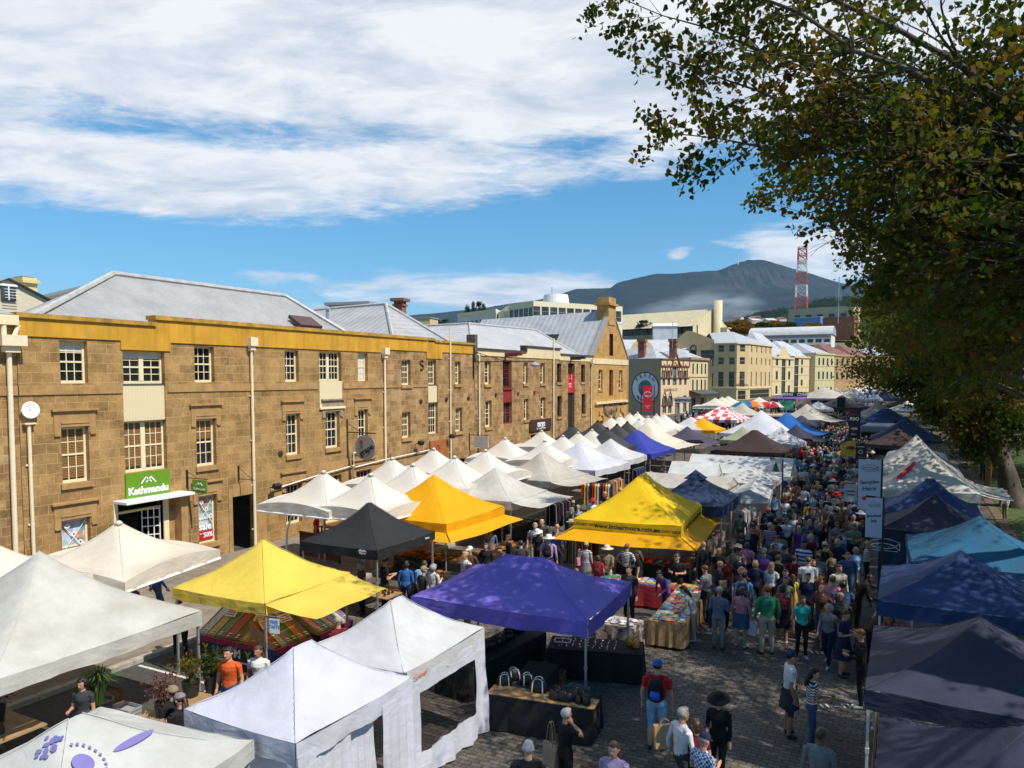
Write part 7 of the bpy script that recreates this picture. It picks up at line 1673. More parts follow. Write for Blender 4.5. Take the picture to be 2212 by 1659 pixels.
pp(1614,1172,1.66,'standf',0,'pinkfloral','black','brown','bob','woman in pink floral top with a thin black strap')
pp(1600,1110,1.76,'stand',5,'slate','khaki','brown','short','man in slate shirt with an olive backpack from behind',sleeves='long')
pp(1719,1068,1.82,'stand',182,'navy','charcoal','dark','short','tall man in navy T-shirt with white print facing the camera')
pp(1801,1080,1.78,'stand',182,'cream','black','dark','short','bearded man in off-white open shirt and sunglasses',sleeves='long')
pp(1660,1094,1.78,'cross',190,'black','khaki','grey','bald','bald man in black T-shirt with small white print')
pp(1766,1040,1.74,'hold',190,'red','denim','brown','short','person in red shirt and yellow red cap in mid crowd',hat='cap',hatcol='yellow')
pp(1822,1042,1.72,'stand',340,'slate','denim','grey','short','person in wide straw hat and slate blue shirt',hat='sunhat',hatcol='mustard')
pp(1785,1056,1.76,'stand',350,'maroon','navy','brown','short','person in maroon long sleeved top in mid crowd',sleeves='long')
pp(1738,1010,1.76,'hold',10,'white','charcoal','dark','short','dark haired man in plain white T-shirt in the dense crowd')
pp(1826,973,1.78,'cross',200,'teal','charcoal','grey','short','person in mint green shirt and white hat, arms crossed',hat='sunhat',hatcol='white')
pp(1790,973,1.76,'stand',185,'greenwhite','black','grey','short','man in green polo with broad white band')
pp(1800,995,1.66,'stand',200,'cream','khaki','white','short','white haired person in cream cardigan beside the green polo',sleeves='long')
pp(1793,1026,1.72,'camera',200,'black','charcoal','brown','short','person in black holding a camera up to the face')
pp(1722,985,1.70,'hold',190,'sky','denim','dark','short','man in light blue shirt looking down in the crowd')
pp(1708,975,1.80,'stand',10,'black','black','white','short','white haired person in dark waistcoat near the marquee corner')
pp(1500,1262,1.62,'browse',100,'floral','beige','dark','long','dark haired woman in patterned clothes leaning at the book table end')
pp(1525,1222,1.74,'hold',70,'grey','black','brown','short','person in grey T-shirt with black strap browsing the books')
pp(1553,1185,1.68,'standf',0,'black','denim','blond','bob','short fair haired woman in black vest and blue jeans')
pp(1520,1170,1.80,'stand',40,'black','black','grey','bald','man in long black coat by the right leg of the yellow tent',sleeves='long')
pp(1440,1225,1.60,'browse',150,'purple','purple','dark','bob','bending person in purple behind the books',sleeves='long')
pp(1463,1196,1.72,'hold',180,'black','black','brown','short','stallholder in black T-shirt under the right edge of yellow tent')
# ---- the crowd
marks=[(-9.05,28.2,'yellow lettered tent'),(-8.0,32.4,'navy vented tent'),(-6.4,36.8,'beige ridge marquee'),(-6.5,41.5,'tree logo sign'),(-7,45.5,'long white marquee'),(-8.5,55.5,'dark brown tent'),(-8.5,62,'rear white tent'),
(-10.0,70.5,'large cool white tent'),(-10.5,84,'mid blue tent'),(-10.5,98,'brick planter'),(-0.5,30,'fish banners'),(-0.8,41.0,'old cream tents'),(-1.2,50,'farther cream tent'),(-2,64,'low brown tent'),(-2,78,'black barbecue banner'),(-14.4,20,'black tent'),(-14,25,'golden tent'),
(-14.3,30,'cream awning tent'),(-15,36.5,'beige awning tent'),(-15,42,'hanging clothes'),(-15.3,47.5,'last white tent'),(-15,53,'royal blue tent'),(-15.8,59,'creamy white tent'),(-16,66,'flat white tent'),(-17,78,'small golden tent'),(-18,92,'red checked tent')]
tops=['black','navy','charcoal','grey','white','cream','red','maroon','orange','teal','green','olive','khaki','brown','blue','denim','sky','pink','hotpink','purple','slate','beige','floral','greencheck','navystripe','yellow']
twt=[20,10,11,7,9,4,3,5,1,.8,1.2,3,4,6,2,4,4,3,1,1,4,4,3,2,3,.5]
tname=dict(hotpink='bright pink',sky='light blue',floral='patterned',greencheck='green checked',navystripe='striped',teal='turquoise')
bots=['black','denim','charcoal','khaki','navy','grey','beige'];bname=dict(denim='blue jeans',black='black trousers',charcoal='charcoal trousers',khaki='khaki trousers',navy='navy trousers',grey='grey trousers',beige='beige trousers')
seen=set();taken=list(MP);cp=random.Random(99)
def crowd(x,y,face,zone=None,pose=None):
 mk=min(marks,key=lambda m_:(m_[0]-x)**2+(m_[1]-y)**2)[2]
 for _ in range(60):
  fem=cp.random()<0.5;top=cp.choices(tops,twt)[0];bot=cp.choice(bots);hair=cp.choices(['dark','brown','blond','grey','white','red'],(25,32,18,14,5,4))[0]
  hat=cp.choices([None,'cap','sunhat'],(80,12,8))[0];hatcol=cp.choice(['white','black','beige','red','navy','khaki'])if hat else None
  hk=cp.choice(['bob','long','tail','bun','curly','bob'])if fem else cp.choice(['short','short','short','bald','curly'])
  hs={'bob':'bobbed','long':'long','tail':'tied','bun':'bunned','curly':'curly','short':'cropped','bald':''}[hk]
  what=('%s %s'%(hatcol,'cap' if hat=='cap' else 'brimmed hat'))if hat else('bald head' if hk=='bald' else '%s %s hair'%(hs,hair))
  key=(top,bot,what,mk)
  if key not in seen:seen.add(key);break
 nm=tname.get(top,top);lab='person in %s top, %s, %s, near the %s'%(nm,bname[bot],what,mk)if not zone else 'person in %s top, %s, %s'%(nm,bname[bot],zone)
 ps=pose or(cp.choice(['standf','walkf','holdf','walkf','standf','neck' if cp.random()<0.1 else 'walkf'])if fem else cp.choice(['stand','walk','hold','walk','behind','cross' if cp.random()<0.2 else 'stand']))
 person(x,y,ps,face,top,bot,hair,hk,lab,h=cp.gauss(1.66 if fem else 1.76,0.06)if cp.random()>0.05 else cp.uniform(1.1,1.4),sleeves=cp.choice(['short','long']),legs=cp.choice(['long','long','long','bare'])if bot in('denim','khaki','grey','beige')else 'long',hat=hat,hatcol=hatcol,group='people in the market crowd')
def fill(n,xf,y0,y1,gap,facef,zone=None,pose=None,bias=1.0):
 k=0;tries=0
 while k<n and tries<n*90:
  tries+=1;y=y0+(y1-y0)*cp.random()**bias;x0,x1=xf(y);x=cp.uniform(x0,x1)
  if any((x-a)**2+(y-b_)**2<gap*gap for a,b_ in taken):continue
  taken.append((x,y));crowd(x,y,facef(),zone,pose);k+=1
wf=lambda:(cp.choice((0,180,180,0))+cp.gauss(0,28))
fill(24,lambda y:(-5.0,-1.4),20.5,27,0.62,wf)
fill(22,lambda y:(-5.6,-1.4),27,33,0.6,wf)
fill(72,lambda y:(-5.6,-1.3),32,46,0.52,wf)
fill(58,lambda y:(-6.4,-2.0),46,64,0.6,wf)
fill(20,lambda y:(-13.2,-11.4),19,36,0.75,wf)
fill(22,lambda y:(-14.2,-11.2),36,64,0.8,wf)
for(x,y,pz,fc,zn)in[(7.2,60,'sit',140,'seated on the park bench'),(9.5,66,'sit',60,'seated on the lawn by the second tree'),(10.6,67,'sit',200,'seated on the lawn, farther right'),(12.4,72,'sit',100,'resting on the grass behind'),(8.4,52,'stand',170,'standing on the lawn right of the tree'),
(6.2,47,'hold',200,'beside the yellow park sign'),(4.6,46.0,'stand',120,'at the back of the old cream tents'),(4.8,62,'walk',180,'on the park path'),(7.4,78,'stand',20,'on the lawn beyond the benches'),(9.2,84,'standf',40,'far out on the lawn'),(5.6,70,'walkf',170,'on the park path, farther away')]:
 crowd(x,y,fc,zn,pz)
# very distant crowd as one mass
M=MB();dr_=random.Random(5);mats_=[CM(k)for k in('black','navy','white','red','sky','khaki','grey','pink','teal')]+[skins[0],HC['dark'],HC['blond']]
for _ in range(900):
 y=63+88*dr_.random()**1.3;x=dr_.uniform(-7.5-max(0,y-90)*0.3,-2.4);z=zgs(y)*1.0;c_=dr_.randrange(9);h_=dr_.uniform(0.93,1.05)
 M.lathe([(0.10,0),(0.12,0.5),(0.17,0.92)],(x,y,z),6,dr_.choice((0,1,6)));M.lathe([(0.17,0.92),(0.19,1.2),(0.23,1.38*h_),(0.07,1.47*h_)],(x,y,z),7,c_,sy=0.65);M.lathe([(0.04,1.45*h_),(0.095,1.56*h_),(0.085,1.68*h_),(0.02,1.73*h_)],(x,y,z),7,dr_.choice((9,10,11)))
for k_ in range(230):
 y=dr_.uniform(92,125)if k_<150 else dr_.uniform(64,96);x=dr_.uniform(-28,-19)if k_<150 else dr_.uniform(-15.6,-13.4);z=zgs(y);c_=dr_.randrange(9)
 M.lathe([(0.10,0),(0.12,0.5),(0.17,0.92)],(x,y,z),6,0);M.lathe([(0.17,0.92),(0.19,1.2),(0.23,1.38),(0.07,1.47)],(x,y,z),7,c_,sy=0.65);M.lathe([(0.04,1.45),(0.095,1.56),(0.085,1.68),(0.02,1.73)],(x,y,z),7,dr_.choice((9,10,11)))
M.build('distant_crowd',mats_,kind='stuff',label='distant crowd packed between the farthest tents',smooth=True)
# ------------------------------------------------------------------ trees
def barkm():
 m,t,b,o=nt("plane_bark");n=N(t,'TexNoise',_Vector=objco(t,(1,1,0.5)),_Scale=1.6,_Detail=9,_Roughness=0.7)
 v=N(t,'TexVoronoi',_Vector=objco(t,(1,1,0.6)),_Scale=3.5)
 c=ramp(t,n.outputs[0],[(0.3,(0.035,0.026,0.018)),(0.52,(0.085,0.066,0.045)),(0.7,(0.20,0.17,0.125))])
 c=mixc(t,ramp(t,v.outputs[0],[(0.1,(0.35,)*3),(0.5,(0,0,0))]),c,(0.05,0.04,0.028));t.links.new(c,b.inputs['Base Color']);b.inputs['Roughness'].default_value=0.9
 bp=N(t,'Bump',_Strength=0.7,_Distance=0.05,_Height=n.outputs[0]);t.links.new(bp.outputs[0],b.inputs['Normal']);return m
bark=barkm()
def leafm(name,cols,sc_=0.6):
 m,t,b,o=nt(name)
 n=N(t,'TexNoise',_Vector=objco(t),_Scale=sc_,_Detail=2);w_=N(t,'TexWhiteNoise',_Vector=N(t,'VectorMath',operation='SNAP',_0=objco(t),_1=(0.22,0.22,0.22)).outputs[0])
 f=N(t,'Math',operation='MULTIPLY_ADD',_0=w_.outputs[0],_1=0.5,_2=N(t,'Math',operation='MULTIPLY_ADD',_0=n.outputs[0],_1=1.5,_2=-0.48).outputs[0])
 c=ramp(t,f.outputs[0],[(k/(len(cols)-1),q)for k,q in enumerate(cols)]);t.links.new(c,b.inputs['Base Color']);b.inputs['Roughness'].default_value=0.65;b.inputs['Specular IOR Level'].default_value=0.15
 tr=N(t,'BsdfTranslucent',_0=mixc(t,1.0,c,(1.0,1.15,0.5),'MULTIPLY'));mx=N(t,'MixShader',_0=0.5,_1=b.outputs[0],_2=tr.outputs[0]);t.links.new(mx.outputs[0],o.inputs[0]);return m
leaf_plane=leafm("plane_leaves",[(0.025,0.050,0.008),(0.040,0.072,0.010),(0.070,0.090,0.012),(0.115,0.105,0.014),(0.16,0.10,0.014),(0.13,0.05,0.014)])
leaf_dark=leafm("dark_leaves",[(0.012,0.030,0.006),(0.03,0.055,0.012),(0.05,0.075,0.015)])
leaf_aut=leafm("autumn_leaves",[(0.06,0.075,0.012),(0.18,0.13,0.015),(0.24,0.10,0.015),(0.10,0.05,0.012)],0.2)
def leaves_mesh(name,pts,nrm_,size,m,seed=0,droop=0.4):
 """pts (n,3); one folded leaf of six corners at each point"""
 r=np.random.default_rng(seed);n=len(pts)
 u=r.normal(size=(n,3));u[:,2]-=droop;u/=np.linalg.norm(u,axis=1)[:,None]
 w_=np.cross(u,r.normal(size=(n,3)));w_/=np.linalg.norm(w_,axis=1)[:,None];nn=np.cross(u,w_)
 s=size*r.uniform(0.6,1.25,n)[:,None]
 shape=[(0,0,0),(0.30,0.46,0.10),(0.62,0.30,0.08),(1.0,0,0),(0.62,-0.30,0.08),(0.30,-0.46,0.10)]
 V=np.stack([pts+s*(a*u+b*w_+c*nn)for a,b,c in shape],axis=1).reshape(-1,3)
 me=bpy.data.meshes.new(name);me.vertices.add(6*n);me.vertices.foreach_set('co',V.astype(np.float32).ravel())
 base=(np.arange(n)*6)[:,None];F=np.concatenate([base+np.array([0,1,2,3]),base+np.array([0,3,4,5])],axis=1).reshape(-1,4)
 me.loops.add(F.size);me.loops.foreach_set('vertex_index',F.astype(np.int32).ravel());me.polygons.add(len(F));me.polygons.foreach_set('loop_start',(np.arange(len(F))*4).astype(np.int32));me.polygons.foreach_set('loop_total',np.full(len(F),4,np.int32))
 me.materials.append(m);me.update(calc_edges=True);me.validate();return me
KEEP=None
def grow(M,p,d,L,r,depth,rnd,tips,spread=0.55,up=0.12,minr=0.012,sides=7):
 """a bent limb that forks until it is a twig"""
 if KEEP and depth<=2 and not KEEP(np.array([list(p)]))[0]:return
 n=5;pts=[p];rs=[r];q=Vector(p);dd=Vector(d).normalized()
 for i in range(n):
  dd=(dd+Vector((rnd.gauss(0,0.10),rnd.gauss(0,0.10),rnd.gauss(0,0.07)+up*0.25))).normalized();q=q+dd*L/n;pts.append(q.copy());rs.append(r*(1-0.42*(i+1)/n))
  if depth<=2:tips.append((q.copy(),dd.copy(),depth))
 M.tube(pts,rs,max(4,sides),cap=False)
 if depth==0:return
 k=3 if depth>1 else 3
 for j in range(k):
  a=rnd.uniform(0,2*PI);pv_=dd.orthogonal().normalized();pv_.rotate(Matrix.Rotation(a+j*2.1,3,dd));nd=(dd+pv_*rnd.uniform(spread*0.6,spread*1.3)+Vector((0,0,up))).normalized()
  i0=n if j==0 else rnd.choice((3,4,5));grow(M,pts[i0],nd,L*rnd.uniform(0.62,0.85),rs[i0]*rnd.uniform(0.55,0.75),depth-1,rnd,tips,spread,up*0.6,minr,sides-1)
def clear_of_street(loc):
# the crowns were kept clear of the carriageway: how far west leaves may stand at each height
 y=loc[1]
 def f(P):
  x=P[:,0]+loc[0];z=P[:,2]+loc[2];n=0.9*np.sin(P[:,1]*1.3+z*0.9)+0.5*np.sin(P[:,1]*3.1+z*2.3)
  if y<20:lim=np.interp(z,[0,7,9,11,13,30],[4,2.6,1.4,0.6,0.3,0.3])
  elif y<33:lim=np.interp(z,[0,7.9,8.9,10.5,12.2,13.5,30],[30,12,2.0,0.2,-0.3,-0.6,-0.6])
  elif y<45:lim=np.interp(z,[0,7,8.2,11,13,30],[30,6,1.0,-0.2,-0.0,0.6])
  elif y<60:lim=np.interp(z,[0,4.5,7,10,13,30],[3.4,1.4,0.2,-0.5,-0.3,0.4])
  else:return x>0.0-(y-60)*0.012+n*0.6
  return x>lim+n*0.7
 return f
def tree(label,loc,hgt,limbs,seed,leafsize,nleaf,lm,depth=4,trunk_r=0.45,trunk_h=3.0,name='plane_tree',cat='tree',group=None,spread=0.6,cl=0.55,lean=(0,0),extra=None,bl=4,bc=0.10):
 global KEEP
 rnd=random.Random(seed);o=thing(name,label,cat,loc,0,group);M=MB();tips=[];KEEP=clear_of_street(loc)
 top=Vector((lean[0],lean[1],trunk_h));M.tube([(0,0,-0.2),(lean[0]*0.2,lean[1]*0.2,trunk_h*0.15),(lean[0]*0.5,lean[1]*0.5,trunk_h*0.55),top],[trunk_r*1.55,trunk_r*1.12,trunk_r*0.95,trunk_r*0.9],14,cap=False)
 for(dx,dy,dz,L,r)in limbs:grow(M,top+Vector((0,0,-0.25)),Vector((dx,dy,dz)),L,r,depth,rnd,tips,spread)
 T=np.array([list(t_[0])for t_ in tips]);keep=KEEP;T=T[keep(T)];tb=[];KEEP=None
 if extra:extra(M,tb,rnd)
 M.build('trunk',bark,o,smooth=True);r=np.random.default_rng(seed)
 idx=r.integers(0,len(T),nleaf);pts=T[idx]+r.normal(size=(nleaf,3))*cl*np.array([1,1,0.8]);pts=pts[keep(pts)]
 if tb:
  B_=np.array([list(t_[0])for t_ in tb]);ri=np.repeat(B_,bl,axis=0);far_=np.random.default_rng(seed+1);cut=far_.random(len(B_))<0.55;ri=np.repeat(B_[cut],bl,axis=0);ri=ri+far_.normal(size=ri.shape)*bc;ri=ri[(ri[:,2]+loc[2]>(12.2 if 20<loc[1]<33 else 9.9 if loc[1]<20 else-9))|(ri[:,0]+loc[0]>(-2.4 if loc[1]>20 else-1.0))];pts=np.concatenate([pts,ri])
 link('crown',leaves_mesh('crown',pts,None,leafsize,lm,seed),o);return o
TG='plane trees along the park side'
def ring(n,dz,L,r,seed,a0=0):
 q=random.Random(seed);return[(math.cos(a0+2*PI*k/n+q.uniform(-.3,.3)),math.sin(a0+2*PI*k/n+q.uniform(-.3,.3)),dz*q.uniform(0.8,1.3),L*q.uniform(0.85,1.15),r*q.uniform(0.8,1.1))for k in range(n)]
# the two near trees stand outside the frame on the right; their boughs reach over the road.  targets are real points in the crown
def reach(targets,base):
 def f(M,tips,rnd):
  for(px_,py_,dep,r0)in targets:
   e=D(px_,dep,py_)-Vector(base);s=Vector((0,0,5.0+rnd.uniform(0,1.5)));n=12;pts=[];rs=[]
   mid=s.lerp(e,0.5)+Vector((0,0,1.2+rnd.uniform(0,0.6)))
   for i in range(n+1):
    q=i/n;p=s*(1-q)**2+mid*2*q*(1-q)+e*q*q;p=p+Vector((rnd.gauss(0,0.08),rnd.gauss(0,0.08),rnd.gauss(0,0.08)))*min(1,4*q*(1-q)+0.1);pts.append(p);rs.append(max(0.010,r0*(1-q)**0.8))
   M.tube(pts,rs,8,cap=False)
   thr,xl=(12.4,-2.2)if 33>base[1]>20 else(10.1,-0.9)if base[1]<20 else(-9,0)
   for i in range(4,n+1):
    q=i/n
    if pts[i].z+base[2]<thr and pts[i].x+base[0]<xl:continue
    for _ in range(3 if q<0.9 else 4):
     dd=(pts[min(i+1,n)]-pts[i-1]).normalized();pv_=dd.orthogonal().normalized();pv_.rotate(Matrix.Rotation(rnd.uniform(0,6.3),3,dd));nd=(dd*0.9+pv_*0.8+Vector((0,0,-0.12))).normalized()
     grow(M,pts[i],nd,(0.55+1.5*(1-q)),max(0.006,rs[i]*0.5),1 if q>0.55 else 2,rnd,tips,0.6,0.0,0.004,5)
 return f
b1=(6.4,13.5,0.05);b2_=(6.6,26.5,0.05)
tree('nearest plane tree, its leafy boughs hanging over the top right of the photo',b1,18,ring(5,1.0,4.2,0.26,3,0.5),3,0.125,38000,leaf_plane,depth=4,trunk_r=0.5,trunk_h=5.0,group=TG,cl=0.26,
extra=reach([(1440,300,15.0,0.09),(1435,150,15.5,0.09),(1320,20,16.0,0.07),(1400,-60,15,0.09),(1600,270,15.5,0.10),(1560,120,15,0.10),(1700,330,16,0.10),(1650,30,15,0.10),(1800,200,15,0.1),(1900,60,14,0.1),(1950,330,15,0.1),(2080,220,13.5,0.1),(1500,-120,15,0.1)],b1))
tree('second plane tree, reaching over the street below the nearest bough',b2_,18,ring(6,1.0,4.8,0.28,8,0.2),8,0.15,40000,leaf_plane,depth=4,trunk_r=0.5,trunk_h=4.5,group=TG,cl=0.34,bl=7,bc=0.15,
extra=reach([(1670,425,27,0.12),(1760,330,27,0.12),(1880,430,26,0.12),(1920,560,29,0.1),(1980,520,25,0.12),(2080,420,24,0.12),(1960,620,30,0.1),(2150,600,25,0.12),(2150,300,22,0.1),(1880,250,25,0.1)],b2_))
tree('plane tree whose trunk stands behind the teal tent at the right edge',(6.7,39.0,0.05),17,ring(6,1.15,4.6,0.26,5,1.2),5,0.18,24000,leaf_plane,depth=4,trunk_r=0.42,trunk_h=4.2,group=TG,cl=0.55,spread=0.62,
extra=reach([(1880,650,40,0.1),(1960,740,40,0.1),(2010,850,40,0.08)],(6.7,39.0,0.05)))
t51=tree('big leaning plane tree with many pale stems at the edge of the lawn',(5.6,51.0,0.05),18,[(-0.55,-0.1,1.3,5.4,0.26),(-0.2,0.15,1.5,5.8,0.26),(0.15,-0.25,1.6,5.6,0.24),(-0.75,0.3,0.75,4.6,0.2),(0.5,0.3,1.2,5.0,0.22)],17,0.20,26000,leaf_plane,depth=4,trunk_r=0.56,trunk_h=3.0,group=TG,cl=0.65,lean=(-0.9,0.1),bl=7,bc=0.34,extra=reach([(1950,820,46,0.09),(2020,880,44,0.09),(2100,950,43,0.08),(2170,900,42,0.08)],(5.6,51.0,0.05)))
src_t=tree('plane tree third along the park path behind the leaning one',(6.0,64,zgs(64)+0.05),17,ring(6,1.2,4.8,0.24,31),31,0.26,26000,leaf_plane,depth=4,trunk_r=0.42,trunk_h=3.6,group=TG,cl=0.75)
for(x,y,rz_,s,lb)in[(5.2,77,70,1.0,'plane tree fourth along the park path'),(5.0,91,150,1.05,'plane tree fifth along the park path'),(5.4,106,220,1.08,'plane tree sixth along the park path'),(7.0,124,20,1.1,'plane tree seventh along the park path'),(4.0,146,100,1.2,'plane tree last of the row before the terrace'),
(13.5,70,200,1.0,'plane tree out on the lawn, nearest'),(15.5,92,300,1.1,'plane tree out on the lawn, farther'),(14,116,60,1.2,'plane tree at the far side of the lawn'),(4,172,60,1.25,'plane tree far down beside the sandstone terraces'),(24,150,80,1.3,'plane tree farthest on the right'),(20,60,20,1.05,'plane tree at the right behind the leaning one')]:
 c=copy_tree(src_t);c.location=(x,y,zgs(y));c.rotation_euler.z=R(rz_);c.scale=(s,s,s*0.98);c['label']=lb
# trees between the buildings
def blobtree(label,x,dep,y0,y1,w_,lm,seed,name='broadleaf_tree',n=5200,cone=False):
 c=D(x,dep);z1=zat(y0,dep);z0=zat(y1,dep);h=z1-z0;o=thing(name,label,'tree',(c.x,c.y,z0));r=np.random.default_rng(seed)
 M=MB();M.tube([(0,0,-1),(0,0,h*0.55)],[h*0.05,h*0.02],8)
 q=random.Random(seed)
 cs=[]
 for k in range(16):
  a=q.uniform(0,6.3);zz=q.uniform(0.2,0.92)*h;rr2=w_/2*(math.sin(PI*min(0.95,zz/h*0.85+0.12))if not cone else(1.05-zz/h))*q.uniform(0.3,0.85);cs.append((rr2*math.cos(a),rr2*math.sin(a),zz));M.tube([(0,0,h*0.2),cs[-1]],[h*0.015,h*0.004],5)
 M.build('trunk',bark,o)
 cs=np.array(cs);idx=r.integers(0,16,n);v=r.normal(size=(n,3));v/=np.linalg.norm(v,axis=1)[:,None];pts=cs[idx]+v*(r.uniform(0.3,1,n)**0.4)[:,None]*np.array([w_*0.2,w_*0.2,h*0.15])*(0.7+0.5*(idx%3)/2)[:,None]
 link('crown',leaves_mesh('crown',pts,None,w_*0.055,lm,seed,0.1),o);return o
blobtree('autumn orange and green tree right of the cream hotel gable',1587,290,693,722,14,leaf_aut,41)
blobtree('rusty autumn tree partly behind the hotel gable',1606,300,700,724,12,leaf_aut,42)
blobtree('round green tree in front of the hillside houses, left one',1650,330,698,716,13,leaf_dark,43)
blobtree('yellow green tree behind the barrel vault, middle one',1672,330,696,716,12,leaf_aut,44)
blobtree('dark green tree behind the barrel vault, right one',1694,330,698,716,12,leaf_dark,45)
blobtree('yellow leaved tree beside the blue box building',1757,360,700,722,14,leaf_aut,46)
for k,(x,y0)in enumerate(((1010,658),(1023,655),(1036,653),(1046,657))):blobtree('dark conifer on the skyline above the office wing, %s from left'%('first','second','third','fourth')[k],x,230,y0,686,2.6 if k!=2 else 4.2,leaf_dark,50+k,'conifer',2200,True)
for k,x in enumerate((925,945,962,1388)):blobtree(('dark bush on the skyline left of the office wing, nearest the flats','dark bush on the skyline between the two others','dark bush on the skyline touching the office wing','small dark treetop left of the brick roof tower')[k],x,210,692,712,4.5,leaf_dark,60+k,'bush',1500)
# wooded far hill: tree tops as cover
q=np.random.default_rng(8);pts=[]
for _ in range(2600):
 u=q.uniform(1580,2050);hx=[1540,1600,1640,1680,1712,1760,1810,1900,2100];hy_=[730,695,680,674,672,655,648,655,690];s=q.uniform(0,1)**1.5*0.25;dep=2600-1300*s;lat=(u-CX)/FOC*2600;zc=H+(HY-np.interp(u,hx,hy_))/FOC*2600
 c=np.array([f2.x*dep+RT.x*lat,f2.y*dep+RT.y*lat,zc*(1-s)**1.1+q.uniform(0,5)]);pts.append(c+q.normal(size=(14,3))*np.array([5,5,4]))
link('hill_forest',leaves_mesh('hill_forest',np.concatenate(pts),None,5.0,leaf_dark,5,0),kind='stuff',label='forest covering the low hill under the mountain')
# ------------------------------------------------------------------ stalls, goods, signs
blackcloth=mat("black_tablecloth",(0.010,0.010,0.011),0.9,0.3,4,bump=0.3);hess=mat("hessian_cloth",(0.36,0.21,0.085),0.9,0.2,14,bump=0.3)
redcloth=mat("red_tablecloth",(0.30,0.015,0.02),0.8,0.25,3,bump=0.3);floralc=spotted("floral_tablecloth",(0.42,0.33,0.27),(0.12,0.07,0.05),14,0.58)
wood_l=mat("pale_wood",(0.34,0.21,0.10),0.6,0.2,5);bluecloth=mat("navy_tablecloth",(0.015,0.035,0.12),0.8,0.2,3)
def table(x,y,a,b_,rz,label,cloth_m,cl_label,h=0.74,drop=0.66,top=None,group='market trestle tables'):
 z=zgs(y);o=thing('trestle_table',label,'table',(x,y,z),R(rz),group)
 M=MB();M.box((0,0,h-0.015),(a,b_,0.03));M.build('tabletop',wood_l,o)
 for s in(-1,1):
  M=MB();u=s*(a/2-0.2);M.tube([(u,-b_/2+0.08,0),(u,-b_/2+0.1,h-0.03)],0.015,6);M.tube([(u,b_/2-0.08,0),(u,b_/2-0.1,h-0.03)],0.015,6);M.tube([(u,-b_/2+0.1,0.25),(u,b_/2-0.1,0.25)],0.012,6);M.build('leg',blackp,o)
 if cloth_m:
  M=MB();n=40;ring_=[]
  per=[(-a/2,-b_/2),(a/2,-b_/2),(a/2,b_/2),(-a/2,b_/2)]
  pts=[(per[k][0]+(per[(k+1)%4][0]-per[k][0])*i/10,per[k][1]+(per[(k+1)%4][1]-per[k][1])*i/10)for k in range(4)for i in range(10)]
  vs=[]
  for q in range(5):
   for i,(u,v)in enumerate(pts):w_=1+0.0;o_=0.012+0.035*(q/4)*(1+math.sin(i*2.4));sx_=(1 if u>0 else-1)*(abs(u)>a/2-1e-3);sy_=(1 if v>0 else-1)*(abs(v)>b_/2-1e-3);vs.append((u+sx_*o_,v+sy_*o_,h+0.006-drop*q/4))
  M.add(vs,[(q*40+i,(q+1)*40+i,(q+1)*40+(i+1)%40,q*40+(i+1)%40)for q in range(4)for i in range(40)]);M.poly([(u*1.004,v*1.004,h+0.006)for u,v in pts])
  c=M.build('tablecloth',cloth_m,smooth=False,label=cl_label,cat='tablecloth');c.location=(x,y,z);c.rotation_euler.z=R(rz)
 return o
def on(x,y,rz,u,v,h):c,s=math.cos(R(rz)),math.sin(R(rz));return(x+c*u-s*v,y+s*u+c*v,zgs(y)+h)
gp_=random.Random(77)
def scatter(proto,n,x,y,a,b_,rz,h,labs,group,mats_,scale=(0.8,1.2),grid_=None):
 """countable goods: copies of one thing set out on a table"""
 for k in range(n):
  if grid_:i,j=k%grid_,k//grid_;u=-a/2+a*(i+0.5)/grid_+gp_.uniform(-.03,.03);v=-b_/2+b_*(j+0.5)/math.ceil(n/grid_)+gp_.uniform(-.02,.02)
  else:u,v=gp_.uniform(-a/2,a/2),gp_.uniform(-b_/2,b_/2)
  c=proto.copy();C.objects.link(c);c.parent=None;c.location=on(x,y,rz,u,v,h+0.0015*(k%3));c.rotation_euler=(0,0,R(rz)+gp_.gauss(0,0.12));s=gp_.uniform(*scale);c.scale=(s,s,s*gp_.uniform(0.8,1.3))
  i=gp_.randrange(len(mats_));c.material_slots[0].link='OBJECT';c.material_slots[0].material=mats_[i];tag(c,labs[i%len(labs)],c['category'],group)
def proto(name,M,cat,m=None):o=M.build(name,m or blackp);o['category']=cat;return o
PROT=[]
# books: an L of tables in the middle
g=G(1455,1330);bx,by=-5.75,21.9
M=MB();M.box((0,0,0.015),(0.15,0.21,0.03));book=proto('book',M,'book');PROT.append(book)
bm=[mat("book_"+n,c,0.4,0.5,9)for n,c in(("blue",(0.04,0.12,0.35)),("white",(0.55,0.53,0.5)),("red",(0.4,0.04,0.04)),("yellow",(0.5,0.34,0.08)),("green",(0.06,0.2,0.12)),("paleblue",(0.25,0.42,0.55)),("orange",(0.55,0.16,0.03)))]
bl=['blue covered book among those on the %s','white covered book among those on the %s','red covered book among those on the %s','yellow covered book among those on the %s','green covered book among those on the %s','pale blue book among those on the %s','orange covered book among those on the %s']
table(bx,by,0.95,4.1,3,'long trestle table of books under a tan hessian cloth, ends toward the camera',hess,'tan hessian cloth hanging over the long book table')
scatter(book,96,bx,by,0.85,4.0,3,0.752,[s%'hessian covered table' for s in bl],'books on the hessian covered table',bm,grid_=5)
table(-7.95,23.5,3.2,0.9,2,'book table with a red cloth behind the hessian one',redcloth,'deep red cloth on the cross table of books')
scatter(book,64,-7.95,23.5,3.1,0.8,2,0.752,[s%'red covered table' for s in bl],'books on the red covered table',bm,grid_=16)
table(-7.0,19.35,1.5,0.8,0,'small crockery table with floral cloth behind the purple tent',floralc,'brown floral cloth on the crockery table')
